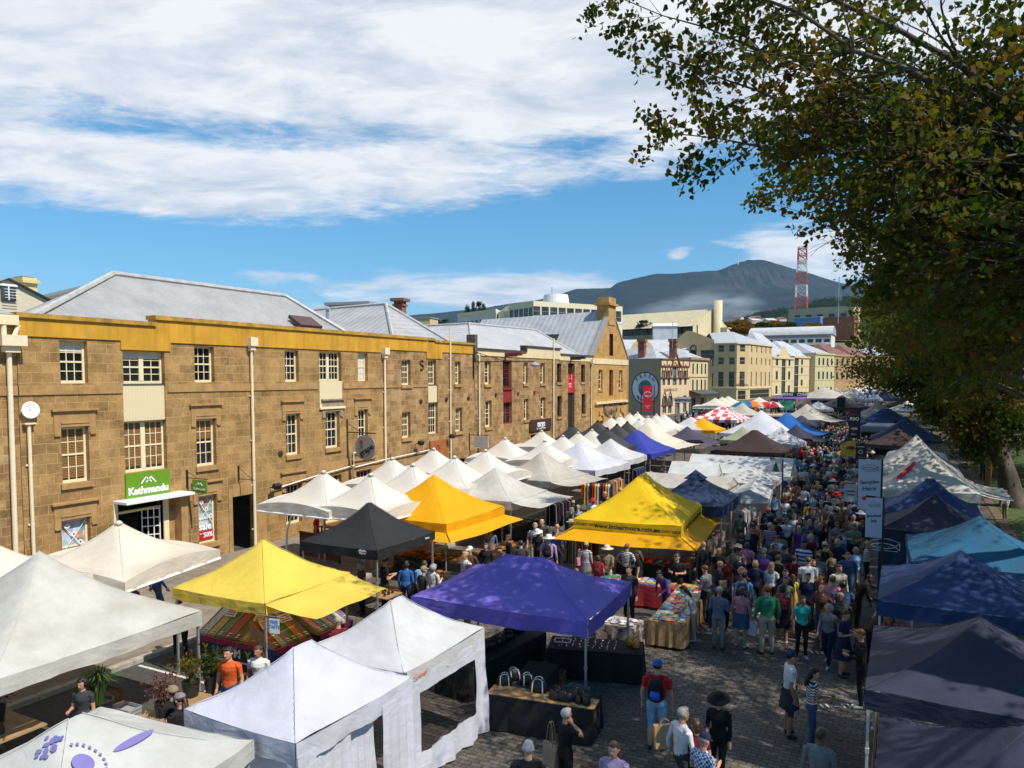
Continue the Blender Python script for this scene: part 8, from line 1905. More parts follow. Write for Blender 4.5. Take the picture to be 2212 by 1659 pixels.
M=MB();M.lathe([(0.03,0),(0.045,0.01),(0.09,0.035),(0.085,0.037),(0.04,0.014)],n=12);bowl=proto('bowl',M,'bowl');PROT.append(bowl)
scatter(bowl,20,-7.0,19.35,1.4,0.7,0,0.75,['white china dish on the floral crockery table','pale grey china dish on the floral crockery table'],'dishes on the crockery table',[white_m,greym],grid_=6)
# jewellery table and handbag tables (black cloth)
table(-6.7,17.35,2.3,0.9,16,'black covered jewellery table reaching out from the purple tent',blackcloth,'black floor length cloth of the jewellery table',drop=0.72)
M=MB();M.lathe([(0.02,0),(0.02,0.012),(0.012,0.02)],n=8);ear=proto('silver_ornament',M,'jewellery');PROT.append(ear)
scatter(ear,54,-6.9,17.3,1.5,0.7,16,0.752,['small silver ornament in the rows on the black jewellery table'],'silver ornaments on the jewellery table',[mat("silver",(0.6,0.6,0.6),0.25,0.05,4,metal=0.8)],grid_=9)
M=MB();M.lathe([(0.03,0),(0.085,0.05),(0.10,0.12),(0.07,0.19),(0.03,0.22),(0.028,0.24)],n=14);amb=proto('amber_jar',M,'jar');PROT.append(amb);amm=mat("amber_glass",(0.55,0.24,0.02),0.15,0.3,9)
for i,(u,v)in enumerate(((0.8,0.1),(0.98,-0.1),(0.97,0.2))):
 c=amb.copy();C.objects.link(c);c.location=on(-6.7,17.35,16,u,v,0.752);c.material_slots[0].link='OBJECT';c.material_slots[0].material=amm;tag(c,'amber glass jar on the end of the black jewellery table','jar','three amber jars on the jewellery table')
M=MB();
for p,q in(((-.2,-.14),(.2,-.14)),((.2,-.14),(.2,.14)),((.2,.14),(-.2,.14)),((-.2,.14),(-.2,-.14))):M.box(((p[0]+q[0])/2,(p[1]+q[1])/2,0.01),(abs(p[0]-q[0])+0.02,abs(p[1]-q[1])+0.02,0.02))
o=M.build('tray_frame',white_m,label='thin white rectangular tray frame on the black jewellery table',cat='tray');o.location=on(-6.7,17.35,16,-0.85,0.1,0.755);o.rotation_euler.z=R(16)
table(-8.9,16.1,0.95,3.2,-8,'long black covered bag table under the purple tent',blackcloth,'black cloth of the long bag table under the purple tent',drop=0.72)
table(-6.6,14.15,2.2,0.95,8,'handbag display table with black cloth and tan runner',blackcloth,'black cloth of the handbag table in front',drop=0.72)
M=MB();M.box((0,0,0),(2.32,0.5,0.006));M.box((0.0,-0.492,-0.1),(2.32,0.006,0.2))if False else None;o=M.build('table_runner',hess,label='tan hessian runner along the handbag table',cat='cloth');o.location=on(-6.6,14.15,8,0,-0.2,0.752);o.rotation_euler.z=R(8)
bagm=mat("black_leather",(0.014,0.013,0.013),0.35,0.3,12,bump=0.2);wl=mat("white_leather_trim",(0.66,0.65,0.62),0.5,0.05)
def handbag(loc,rz,label,trim=True,s=1.0,m=None,group='handbags on show'):
 o=thing('handbag',label,'handbag',loc,R(rz),group);o.scale=(s,s,s)
 M=MB();eloft(M,[((0,0,0),0.15,0.07),((0,0,0.04),0.17,0.085),((0,0,0.13),0.155,0.07),((0,0,0.2),0.12,0.03),((0,0,0.215),0.11,0.015)],14);M.build('body',m or bagm,o,smooth=True)
 for s_ in(-1,1):M=MB();M.tube([(-0.08,s_*0.035,0.17)]+[(-0.08*math.cos(a),s_*(0.035+0.02*math.sin(a)),0.17+0.07*math.sin(a))for a in np.linspace(0.2,PI-0.2,8)]+[(0.08,s_*0.035,0.17)],0.006,6);M.build('handle',wl if trim else(m or bagm),o)
 if trim:
  for u in(-0.09,0.09):M=MB();M.tube([(u,-0.088,0.0),(u*1.02,-0.098,0.05),(u*0.95,-0.08,0.14),(u*0.85,-0.036,0.2)],0.012,5);M.tube([(u,0.088,0.0),(u*1.02,0.098,0.05),(u*0.95,0.08,0.14)],0.012,5);M.build('strap',wl,o)
 return o
for i,(u,v,r_,s,zz,lb)in enumerate([(-0.95,0.1,20,1.05,0,'black handbag with white straps on the left end of the handbag table'),(-0.85,0.42,40,1.1,0.0,'black handbag with white straps, farthest back on its stand'),(-0.5,0.3,30,1.0,0,'black handbag with white straps between two others'),(-0.15,0.0,5,1.25,0,'wide black handbag with two white buckled straps, mid table')]):
 handbag(on(-6.6,14.15,8,u,v,0.757+zz),r_+8,lb,True,s)
table(-7.3,15.25,0.7,0.9,8,'small black covered stand joining the handbag tables',blackcloth,'black cloth of the small corner stand',drop=0.72)
for k in range(9):handbag(on(-6.6,14.15,8,0.25+0.17*(k%5),-0.25+0.3*(k//5),0.757),gp_.uniform(-40,40),'plain black leather bag lying on the right half of the handbag table',False,gp_.uniform(0.7,1.0),group='plain black bags lying on the handbag table')
for k in range(12):handbag(on(-8.9,16.1,-8,gp_.uniform(-.3,.3),-1.4+0.25*k,0.757),gp_.uniform(-60,60),'plain black bag on the long table under the purple tent',False,gp_.uniform(0.8,1.1),group='plain black bags under the purple tent')
# sweets stall
ban_m=mat("black_banner_cloth",(0.02,0.012,0.016),0.7,0.2);mag=mat("magenta_trim",(0.28,0.01,0.07),0.7,0.2)
SWT=[mat("sweets_"+n,c,0.4,0.5,30)for n,c in(("yellow",(0.42,0.24,0.03)),("green",(0.07,0.14,0.025)),("red",(0.28,0.03,0.015)),("orange",(0.5,0.14,0.02)),("brown",(0.12,0.06,0.03)),("violet",(0.25,0.16,0.28)),("pale",(0.45,0.4,0.36)))]
letc=[mat("letter_"+n,c,0.6)for n,c in(("yellow",(0.7,0.5,0.05)),("blue",(0.12,0.3,0.6)),("orange",(0.65,0.15,0.03)),("white",(0.7,0.7,0.68)),("green",(0.2,0.45,0.1)))]
cardp=mat("price_card",(0.66,0.58,0.55),0.6,0.1);redpr=mat("card_red_print",(0.4,0.03,0.05),0.6)
def sweets(x,y,a,rz,label,word,n,bcol,cols,cloth_label):
 z=zgs(y);o=thing('sweets_stand',label,'stall',(x,y,z),R(rz));M=MB()
 M.add([(-a/2,-0.45,0.72),(a/2,-0.45,0.72),(a/2,0.5,1.22),(-a/2,0.5,1.22),(-a/2,-0.45,0.62),(a/2,-0.45,0.62),(a/2,0.5,0.62),(-a/2,0.5,0.62)],[(0,1,2,3),(4,7,6,5),(0,4,5,1),(1,5,6,2),(2,6,7,3),(3,7,4,0)]);M.build('sloping_rack',wood_l,o)
 for k in range(n):
  u0,u1=-a/2+a*k/n+0.012,-a/2+a*(k+1)/n-0.012;f=lambda u,q,e:(u,-0.44+0.93*q,0.722+0.49*q+e)
  M=MB();M.add([f(u0,0,0.05),f(u1,0,0.05),f(u1,1,0.03),f(u0,1,0.03),f(u0,0,0),f(u1,0,0),f(u1,1,0),f(u0,1,0)],[(0,1,2,3),(0,4,5,1),(1,5,6,2),(3,7,4,0)],0)
  for q in(0.06,0.13):M.box(f((u0+u1)/2,q,0.06),(0.09,0.06,0.012),1)
  M.box((u0-0.012,0.02,1.0),(0.014,1.05,0.05),2,mtx=Matrix.Rotation(math.atan(0.527),3,'X'));M.build('sweets_box',[SWT[cols[k%len(cols)]],cardp,wood_l],o)
 for k in range(max(1,n//3)):
  u=-a/2+a*(k+0.5)/max(1,n//3);M=MB();p=Vector((u,0.22,1.17));M.box(p,(0.36,0.24,0.008),0,mtx=Matrix.Rotation(R(42),3,'X'))
  for q in(-0.06,0,0.06):M.box(p+Vector((0,q*0.74-0.006,q*0.67+0.007)),(0.26,0.022,0.006),1,mtx=Matrix.Rotation(R(42),3,'X'))
  M.build('price_card',[cardp,redpr],o)
 M=MB();M.box((0,-0.475,0.36),(a,0.03,0.70),0);M.box((0,-0.495,0.66),(a+0.01,0.03,0.13),1);M.box((0,-0.495,0.22),(a,0.012,0.04),2);M.box((a/2+0.012,0,0.36),(0.02,0.95,0.68),0);M.box((-a/2-0.012,0,0.36),(0.02,0.95,0.68),0);b_=M.build('banner_skirt',[bcol,mag,letc[3]],o)
 for i,ch in enumerate(word):
  if ch!=' ':text(b_,'letter',ch,0.30,frame_mtx((-a/2+0.3+(a-0.55)*i/max(1,len(word)-1),-0.497,0.42),(1,0,0),(0,0,1)),letc[i%5],0.003,0.012)
 return o
sweets(-15.2,13.85,2.0,2,'left sweets stand with YUMMY banner and sloping boxes of liquorice',"YUMMY",7,ban_m,(6,0,1,2,4,0,3,1),'')
sweets(-13.95,14.05,1.15,84,'middle sweets stand with navy cloth facing the corner',"",6,bluecloth,(2,6,5,1,3,4),'')
o=sweets(-13.85,15.45,1.35,93,'right sweets stand with GUMS banner and pale sweets',"GUMS",6,ban_m,(3,1,0,5,6,5),'')
o=thing('free_taste_sign','small white FREE TASTE card hanging from a rod on the lemon tent leg','sign',(-12.75,12.45,1.75),R(10));M=MB();M.tube([(-0.35,0,0.22),(0.45,0,0.22)],0.012,6);M.build('rod',metal_m,o);M=MB();M.box((0.15,0,0),(0.26,0.01,0.34));c=M.build('card',white_m,o)
text(c,'lettering',"FREE\nTASTE",0.105,frame_mtx((0.15,-0.008,0.04),(1,0,0),(0,0,1)),letc[1],0.002,0.003)
# goods under the black and golden tents
for(x,y,a,b_,rz,lb,cl)in[(-14.9,18.5,2.4,0.8,0,'wooden shelf table of jars under the black tent',None),(-13.7,20.8,0.9,1.8,0,'side table of leather goods between black and golden tents',blackcloth),(-15.3,23.2,3.0,1.0,0,'front table of brown leather belts under the golden tent',blackcloth),(-13.9,25.6,0.9,2.6,0,'side table of brown leather under the golden tent',blackcloth)]:
 table(x,y,a,b_,rz,lb,cl,'black cloth over the '+lb.split(' under')[0].split(' between')[0].replace('front ','front golden tent ').replace('side table of brown','golden tent side table of brown'))
M=MB();M.box((0,0,0.02),(0.14,0.22,0.04));M.box((0.0,0.02,0.045),(0.06,0.1,0.012));lea=proto('leather_item',M,'leather goods');PROT.append(lea);lm_=[mat("tan_leather",(0.34,0.14,0.04),0.5,0.4,10),mat("brown_leather",(0.14,0.055,0.02),0.5,0.4,10),mat("dark_leather",(0.04,0.02,0.012),0.5,0.4,10)]
ll=['tan leather piece among those under the golden tent','mid brown leather piece among those under the golden tent','dark leather piece among those under the golden tent']
scatter(lea,46,-15.3,23.2,2.9,0.9,0,0.755,ll,'leather goods under the golden tent',lm_,grid_=12);scatter(lea,34,-13.9,25.6,0.8,2.5,0,0.755,ll,'leather goods under the golden tent',lm_,grid_=4)
scatter(lea,14,-13.7,20.8,0.8,1.7,0,0.755,[s.replace('under the golden tent','beside the black tent')for s in ll],'leather goods beside the black tent',lm_,grid_=4)
M=MB();M.lathe([(0.035,0),(0.04,0.01),(0.04,0.09),(0.03,0.11),(0.03,0.13)],n=10);jar=proto('jar',M,'jar');PROT.append(jar);scatter(jar,30,-14.9,18.5,2.2,0.6,0,0.75,['amber honey jar on the table under the black tent','dark jar on the table under the black tent'],'jars under the black tent',[amm,lm_[2]],grid_=10)
# racks of clothes
def rack(x,y,rz,cols,label,n=12):
 z=zgs(y);o=thing('clothes_rack',label,'clothes rack',(x,y,z),R(rz));M=MB();M.tube([(-0.9,0,0),(-0.9,0,1.6),(0.9,0,1.6),(0.9,0,0)],0.018,6);M.tube([(-0.9,-0.25,0.02),(-0.9,0.25,0.02)],0.015,5);M.tube([(0.9,-0.25,0.02),(0.9,0.25,0.02)],0.015,5);M.build('rail',metal_m,o)
 for k in range(n):
  u=-0.8+1.6*k/(n-1);L=gp_.uniform(0.7,1.15);M=MB();w_=0.2;M.add([(u-0.03,-w_,1.5),(u-0.03,0,1.58),(u-0.03,w_,1.5),(u-0.04,w_*1.15,1.5-L),(u-0.04,-w_*1.15,1.5-L),(u+0.03,-w_,1.5),(u+0.03,0,1.58),(u+0.03,w_,1.5),(u+0.04,w_*1.15,1.5-L),(u+0.04,-w_*1.15,1.5-L)],[(0,1,2,3,4),(9,8,7,6,5),(0,5,6,1),(1,6,7,2),(2,7,8,3),(3,8,9,4),(4,9,5,0)]);M.build('garment',CM(cols[k%len(cols)]),o)
for(x,y,rz,cl_,lb)in[(-14.6,40.6,88,('mustard','orange','mustard','brown','white'),'rack of orange and mustard clothes under the cool white tent'),(-14.9,38.6,10,('red','yellow','white','navy'),'rack of red and yellow garments by the beige awning'),(-14.3,32.3,80,('black','slate','black','maroon'),'dark clothes rack under the cream awning'),
(-10.8,26.6,85,('olive','brown','mustard','black','maroon'),'rack of brown and olive clothes at the left of the lettered tent'),(-9.0,30.2,0,('black','brown','charcoal'),'dark garments hanging at the back of the lettered tent'),(-18.2,70.8,5,('denim','maroon','slate','charcoal'),'clothes rack under the flat white tent'),(-6.2,34.5,80,('cream','white','beige'),'rack of pale woollens beside the navy vented tent'),(-15.1,46.3,86,('black','blue','maroon'),'rack of dark clothes beside the white tent before the royal blue one')]:
 rack(x,y,rz,cl_,lb)
nm_=['lemon','x']
for i,(x,y,a,b_,rz,lb,cm_)in enumerate([(-7.9,26.3,2.6,0.9,3,'table of scarves and bags at the front of the lettered tent',blackcloth),(-7.3,32.0,0.8,2.4,0,'table under the navy vented tent',floralc),(-15.6,30.4,0.9,2.8,0,'stall table under the cream awning tent',blackcloth),(-0.1,21.2,0.7,2.8,0,'red toy table at the open side of the dull blue tent',redcloth),(0.0,15.6,0.7,2.8,0,'stall table at the open side of the slate tent',hess),
(-0.1,30.3,0.7,2.6,0,'smoked fish table behind the banners',bluecloth),(-0.3,41.0,0.8,3.2,0,'produce table beside the old cream tent',hess),(-16.2,8.0,3.4,0.9,0,'plant table with white top under the big off-white tent',None),(-12.9,9.9,0.9,2.0,8,'pale plant table at the right of the big off-white tent',None)]):
 table(x,y,a,b_,rz,lb,cm_,'cloth covering the '+lb)
M=MB();M.lathe([(0.04,0),(0.055,0.02),(0.05,0.1),(0.025,0.13),(0.032,0.17),(0.01,0.2)],n=10);toy=proto('figurine',M,'toy');PROT.append(toy);scatter(toy,30,-0.1,21.2,0.6,2.6,0,0.755,['red figurine on the toy table','cream figurine on the toy table','pink figurine on the toy table'],'figurines on the toy table',[redp,cream_m,CM('hotpink')],grid_=4)
scatter(lea,22,-7.9,26.3,2.5,0.8,3,0.755,['teal folded scarf on the lettered tent table','red folded scarf on the lettered tent table','purple folded scarf on the lettered tent table'],'folded scarves on the lettered tent table',[CM('teal'),CM('red'),CM('purple')],grid_=8)
cm3=[CM('cream'),CM('olive'),CM('maroon')]
for(pr0,n,x,y,a,b_,rz,cols,it,tb,gd)in[(lea,16,-7.3,32.0,0.7,2.3,0,cm3,'folded knit','table under the navy vented tent',3),(lea,20,-15.6,30.4,0.8,2.6,0,lm_,'leather purse','table under the cream awning tent',4),(toy,18,0.0,15.6,0.6,2.6,0,[cream_m,CM('pink'),CM('sky')],'soap figure','table by the slate tent',3),
(jar,22,-0.3,41.0,0.7,3.0,0,[amm,redp,leaf_dark],'preserve jar','produce table by the old cream tent',4),(jar,12,-0.1,30.3,0.6,2.4,0,[white_m,amm,blackp],'fish jar','smoked fish table',3),(toy,10,-16.2,8.0,3.2,0.7,0,[CM('brown'),leaf_dark,redp],'tiny pot plant','table under the big off-white tent',8)]:
 scatter(pr0,n,x,y,a,b_,rz,0.755,['%s %s on the %s'%(w_,it,tb)for w_ in('pale','mid toned','dark')],it+'s on the '+tb,cols,grid_=gd)
M=MB();M.box((0,0,0.13),(0.5,0.34,0.02));
for q in(0.04,0.12,0.2):M.box((0,-0.165,q),(0.5,0.012,0.06));M.box((0,0.165,q),(0.5,0.012,0.06));M.box((-0.245,0,q),(0.012,0.31,0.06));M.box((0.245,0,q),(0.012,0.31,0.06))
crate=proto('crate',M,'crate');PROT.append(crate);ck=0
for(x,y,pl)in[(-7.2,15.9,'under the purple tent'),(-14.8,19.9,'under the black tent'),(-16.5,24.5,'under the golden tent'),(-9.4,27.6,'under the lettered tent'),(-14.9,15.0,'inside the sweets stall'),(1.2,22.4,'under the dull blue tent'),(-16.8,30.0,'under the cream awning tent'),(-13.4,8.6,'by the native pot sign'),(-15.5,10.4,'under the big off-white tent')]:
 for k in range(3):
  c=crate.copy();C.objects.link(c);c.location=(x+0.6*(k%2),y,zgs(y)+0.005+0.25*(k//2));c.rotation_euler.z=gp_.uniform(-.2,.2);c.material_slots[0].link='OBJECT';c.material_slots[0].material=(wood_l,greym,woodm)[k];tag(c,'%s crate %s'%(('pale wooden','grey plastic','dark wooden')[k],pl),'crate','crates stored under the stalls')
for p in PROT:bpy.data.objects.remove(p)
# potted plants
def pot(x,y,h0,kind,label,s=1.0,rz=0):
 o=thing('potted_plant',label,'plant',(x,y,zgs(y)+h0),rz,'potted plants on the native plant stall');o.scale=(s,s,s);M=MB();M.lathe([(0.14,0),(0.18,0.30),(0.19,0.32),(0.165,0.32),(0.15,0.28)],n=14);M.build('pot',blackp,o)
 r=np.random.default_rng(int(abs(x)*100));q=random.Random(int(y*97));M=MB();n=160 if kind=='grass' else 40
 for _ in range(n):
  a=q.uniform(0,6.3);t_=q.uniform(0.1,0.55);L=q.uniform(0.35,0.6);w_=0.007;p1=Vector((math.cos(a)*t_*L*0.6,math.sin(a)*t_*L*0.6,0.3+L*0.75));p2=Vector((math.cos(a)*t_*L*1.7,math.sin(a)*t_*L*1.7,0.3+L*(0.95-t_*0.6)));s_=Vector((-math.sin(a)*w_,math.cos(a)*w_,0));b0=Vector((0.05*math.cos(a*3),0.05*math.sin(a*3),0.28));M.add([b0-s_,b0+s_,p1+s_,p1-s_,p2],[(0,1,2,3),(3,2,4)])
 M.build('foliage',MC.get('grass_leaf')or mat("grass_leaf",(0.05,0.09,0.015),0.7,0.4,5),o)
 if kind!='grass':
  pts=r.normal(size=(260,3))*np.array([0.16,0.16,0.14])+np.array([0,0,0.62]);link('flowers',kind='stuff',me=leaves_mesh('flowers',pts,None,0.06,{'red':CM('maroon'),'green':leaf_dark,'yellow':leaf_aut,'lav':mat("lavender_flower",(0.16,0.13,0.17),0.8,0.3)}[kind],3,0),parent=o)
for i,(x,y,h0,k,lb,s)in enumerate([(-14.2,9.3,0.45,'grass','large grassy native plant in black pot',1.5),(-13.1,10.6,0.75,'yellow','potted plant with yellow red flowers at the tent leg',1.0),(-12.8,9.7,0.75,'red','small red leaved potted plant at the table middle',0.9),(-12.9,11.0,0.75,'green','green shrub in black pot at the table end',1.1),(-13.7,10.4,0.3,'lav','grey lavender bush on the ground by the kerb',0.8),
(-15.4,8.0,0.75,'red','red leaved plant by the stallholder',1.0),(-16.3,8.0,0.75,'green','hanging green plant at the left edge',1.0),(-16.9,7.9,0.75,'yellow','yellow flowered pot at the left edge',0.8),(-14.7,7.3,0.0,'green','leafy plant in pot low at the front',1.0),(-15.9,7.2,0.0,'yellow','yellow flowering pot on the ground at the left',1.0)]):pot(x,y,h0,k,lb,s)
g=G(345,1600,0.5);o=thing('chalkboard','blackboard reading Native Pots in white chalk leaning by two people in caps','sign',(-11.9,8.9,0.55),R(-12));M=MB();M.box((0,0,0.2),(0.85,0.03,0.5));M.build('board',MC['black_banner_cloth'],o);text(o,'lettering',"Native Pots",0.17,frame_mtx((0,-0.018,0.3),(1,0.0,0),(0,0,1)),tm,0.001);M=MB();M.box((0,0.1,-0.3),(0.9,0.3,0.5));M.build('crate',wood_l,o)
# ---- banners and signs
def banner(x,y,z0,z1,w_,rz,label,face_m,lines,pole=True,frame=True,name='feather_banner'):
 z=zgs(y);o=thing(name,label,'banner',(x,y,z),R(rz));M=MB();M.box((0,0,(z0+z1)/2),(w_,0.02,z1-z0));c=M.build('panel',face_m,o)
 if pole:M=MB();M.tube([(w_/2+0.03,0,0),(w_/2+0.03,0,z1+0.03),(-w_/2,0,z1+0.05)],0.038,6);M.lathe([(0.25,0),(0.25,0.06),(0.05,0.08)],(w_/2+0.04,0,0),12);M.build('pole',blackp,o)
 for s,zz,size,m_,*r in lines:text(c,'lettering',s,size,frame_mtx((0,-0.014,zz),(1,r[0]if r else 0,r[1]if r else 0),(0,0,1)),m_,0.002,0.004)
 return o,c
navyp=mat("navy_print",(0.02,0.03,0.10),0.6);silv=mat("banner_silver",(0.56,0.57,0.66),0.6,0.05)
def fish(c,z,s,m_):
 M=MB();n=22;up_,dn=[],[]
 for i in range(n+1):q=i/n;w_=math.sin(PI*min(1,q*1.12))**0.8*0.10 if q<0.88 else 0.03+(q-0.88)*0.9;up_.append((s*(q-0.5),-0.016,z+s*w_));dn.append((s*(q-0.5),-0.016,z-s*w_))
 rim=up_+dn[::-1]
 for i in range(len(rim)):M.tube([rim[i],rim[(i+1)%len(rim)]],0.012*s/0.5*0.5+0.003,4,cap=False)
 for k in range(12):q=0.2+0.05*k;M.box((s*(q-0.5),-0.016,z+s*0.05*math.sin(k*2)),(0.02*s,0.004,0.02*s))
 M.tube([(-s*0.5+s*i/8,-0.016,z+s*(0.16+0.12*math.sin(PI*i/8)))for i in range(9)],0.012*s,4);M.tube([(-s*0.45+s*0.9*i/6,-0.016,z-s*(0.18))for i in range(7)],0.012*s,4);M.build('fish_emblem',m_,c)
for(px_,yb,z0,z1,w_,lb,l1,l2,oval)in[(1882,29.3,2.73,4.50,0.72,'taller white fish banner reading Samples Here with red oval',"Samples","Here",True),(1894,27.6,2.08,3.40,0.50,'lower white fish banner reading Smoked Ink in front of the taller one',"Smoked","Ink",False)]:
 d_=ray(px_,900);xb=d_.x/d_.y*yb;h_=z1-z0
 o,c=banner(xb,yb,z0,z1,w_,4,lb,silv,[(l1,z0+h_*0.55,w_*0.26,navyp,0,0.12),(l2,z0+h_*0.42,w_*0.30,navyp,0,0.1)]);fish(c,z0+h_*0.82,w_*0.72,navyp)
 if oval:M=MB();M.add([(w_*0.32*math.cos(a),-0.015,z0+h_*0.22+0.09*math.sin(a))for a in np.linspace(0,2*PI,21)[:-1]],[tuple(range(20))]);M.build('oval_mark',MC['bright_red_vinyl'],c);text(c,'lettering',"smoked",0.07,frame_mtx((0,-0.02,z0+h_*0.22),(1,0,0),(0,0,1)),tm,0.002)
d_=ray(1934,1000);o=thing('stall_wall_banner','navy side wall with a white fish and red mark under the plum tent','banner',(-0.55,28.75,0));M=MB();M.box((0.55,0,1.05),(1.5,0.03,2.0));c=M.build('panel',nav_f,o);fo_=bpy.data.objects.new('fish_holder',None);bpy.data.objects.remove(fo_);fish(c,1.6,0.9,tm);text(c,'lettering',"W",0.25,frame_mtx((1.15,-0.02,1.6),(1,0,0),(0,0,1)),tm,0.002)
d_=ray(1846,900);yb=72;o,c=banner(d_.x/d_.y*yb,yb,0.6,4.4,0.85,2,'tall black curved barbecue banner with BBQ in white beside the small navy tent',MC['black_banner_cloth'],[("SMOKED",3.8,0.17,redpr),("BBQ",3.45,0.38,tm),("MENU",2.6,0.2,tm),("BEEF",2.1,0.2,cardp),("PORK",1.7,0.2,cardp)])
d_=ray(1859,980);yb=47;banner(d_.x/d_.y*yb,yb,2.7,3.6,0.52,2,'small black square banner with pale disc beside the old cream tents',MC['black_banner_cloth'],[("TASMANIAN",3.45,0.07,cardp),("O",3.15,0.32,cardp),("WINE",2.82,0.09,tm)])
d_=ray(1676,1010);yb=40.2;xb=d_.x/d_.y*yb;o,c=banner(xb,yb,2.55,3.2,0.6,4,'pale square sign with a dark green tree logo on the marquee corner',mat("sign_pale_grey",(0.5,0.5,0.47),0.6),[],name='tree_logo_sign')
M=MB();zb=2.60
for k in range(4):w_=0.22-0.045*k;M.add([(-w_,-0.016,zb+0.1*k),(w_,-0.016,zb+0.1*k),(0,-0.016,zb+0.1*k+0.19)],[(0,1,2)])
M.build('tree_emblem',mat("logo_green",(0.01,0.09,0.05)),c)
d_=ray(1837,1080);yb=36;o,c=banner(d_.x/d_.y*yb,yb,1.95,2.72,0.52,0,'grey pennant sign reading Valgobery Truffles beside the cream tents',greym if False else MC['sign_pale_grey'],[("Valgobery",2.42,0.1,navyp),("Truffles",2.26,0.1,navyp)],name='pennant_sign')
# red banner on black posts by the round sign
p=D(1399,112);z=zgs(p.y);zt,zb=zat(833,112),zat(888,112);o=thing('street_banner','tall red street banner between two black posts in front of the FRESH sign','banner',(p.x,p.y,z),R(14));M=MB();M.box((0,0,(zt+zb)/2-z),(1.35,0.03,zt-zb));c=M.build('panel',MC['bright_red_vinyl'],o)
for s in(-1,1):M=MB();M.tube([(s*0.95,0,0),(s*0.95,0,zt-z+0.1)],0.07,8);M.build('post',blackp,o)
for k,(t_,q,s)in enumerate((("WELCOME",0.72,0.2),("MARKET",0.6,0.2),("HOBART",0.2,0.2),("OPEN",0.12,0.16))):text(c,'lettering',t_,s,frame_mtx((0,-0.03,(zb+(zt-zb)*q)-z),(1,0,0),(0,0,1)),tm,0.01)
M=MB();M.tube([(0.5*math.cos(a),-0.03,(zb+(zt-zb)*0.66)-z+0.42*math.sin(a))for a in np.linspace(0,2*PI,21)],0.03,4);M.build('ring_mark',tm,c)
def board(px_,dep,y0,y1,wv,label,m_,txt,size,tmm,rz=12,cat='sign',name='hanging_board'):
 c=D(px_,dep);zt,zb=zat(y0,dep),zat(y1,dep);o=thing(name,label,cat,(c.x,c.y,zgs(min(c.y,230))),R(rz));h=o.location.z;M=MB();M.box((0,0,(zt+zb)/2-h),(wv*dep/FOC,0.1,zt-zb));b_=M.build('panel',m_,o)
 for s in(-1,1):M=MB();M.tube([(s*wv*dep/FOC*0.46,0.06,0),(s*wv*dep/FOC*0.46,0.06,zb-h)],0.05,6);M.build('post',greym,o)
 text(b_,'lettering',txt,size,frame_mtx((0,-0.06,(zt+zb)/2-h),(1,0,0),(0,0,1)),tmm,0.01,0.012);return o
board(1476,119,857,870,32,'pale grey board reading Salamanca in front of the ornate building',mat("board_grey",(0.5,0.49,0.46)),"Salamanca",0.75,blackp)
board(1717,108,847,857,50,'black food stall board reading VIKING in white before the curved gable building',blackp,"VIKING    CONES",0.5,tm,name='stall_board');board(1694,104,865,880,24,'teal sea picture panel on the brick planter',mat("teal_poster",(0.03,0.20,0.18),0.5,0.8,0.8),"",0.3,tm,name='poster_panel',rz=16)if False else None
for(px_,dep,y0,y1,wv,lb,m_)in[(1701,100,865,886,26,'green sea photo panel over the brick planter',mat("sea_picture",(0.05,0.26,0.20),0.5,0.8,0.9)),(1735,100,862,882,30,'beige photo panel with a brown flower over the brick planter',mat("sand_picture",(0.36,0.29,0.24),0.5,0.5,0.6)),(1671,96,862,884,13,'narrow black menu board by the beach umbrellas',blackp),(1817,104,858,880,16,'narrow black menu board in the far cluster',blackp)]:
 c=D(px_,dep);zt,zb=zat(y0,dep),zat(y1,dep);o=thing('picture_panel',lb,'panel',(c.x,c.y,zgs(c.y)),R(14));h=zgs(c.y);M=MB();M.box((0,0,(zt+zb)/2-h),(wv*dep/FOC,0.08,zt-zb));M.build('panel',m_,o)
 for s in(-1,1):M=MB();M.tube([(s*wv*dep/FOC*0.4,0.05,0),(s*wv*dep/FOC*0.4,0.05,zt-h)],0.05,6);M.build('post',blackp,o)
c=D(1715,98);o=thing('brick_planter','low red brick wall of the planter in the middle of the square','planter',(c.x,c.y,zgs(c.y)-0.3),R(20));M=MB();M.box((0,0,1.0),(9.5,3,2.0));M.build('wall',brick_m,o);M=MB();M.box((0,0,2.05),(9.8,3.3,0.12));M.build('coping',bandm,o)
c=D(1614,88);o=thing('stall_counter','cream topped counter stall under the row of beach umbrellas','stall',(c.x,c.y,zgs(c.y)),R(15));M=MB();M.box((1.2,0,2.35),(5.5,2.2,0.18));M.build('roof',cream_f,o);M=MB();M.box((1.2,0.3,0.6),(5.2,1.2,1.2));M.build('counter',greym,o)
for s in(-1.4,3.8):M=MB();M.tube([(s,-1,0),(s,-1,2.3)],0.04,6);M.build('post',polew,o)
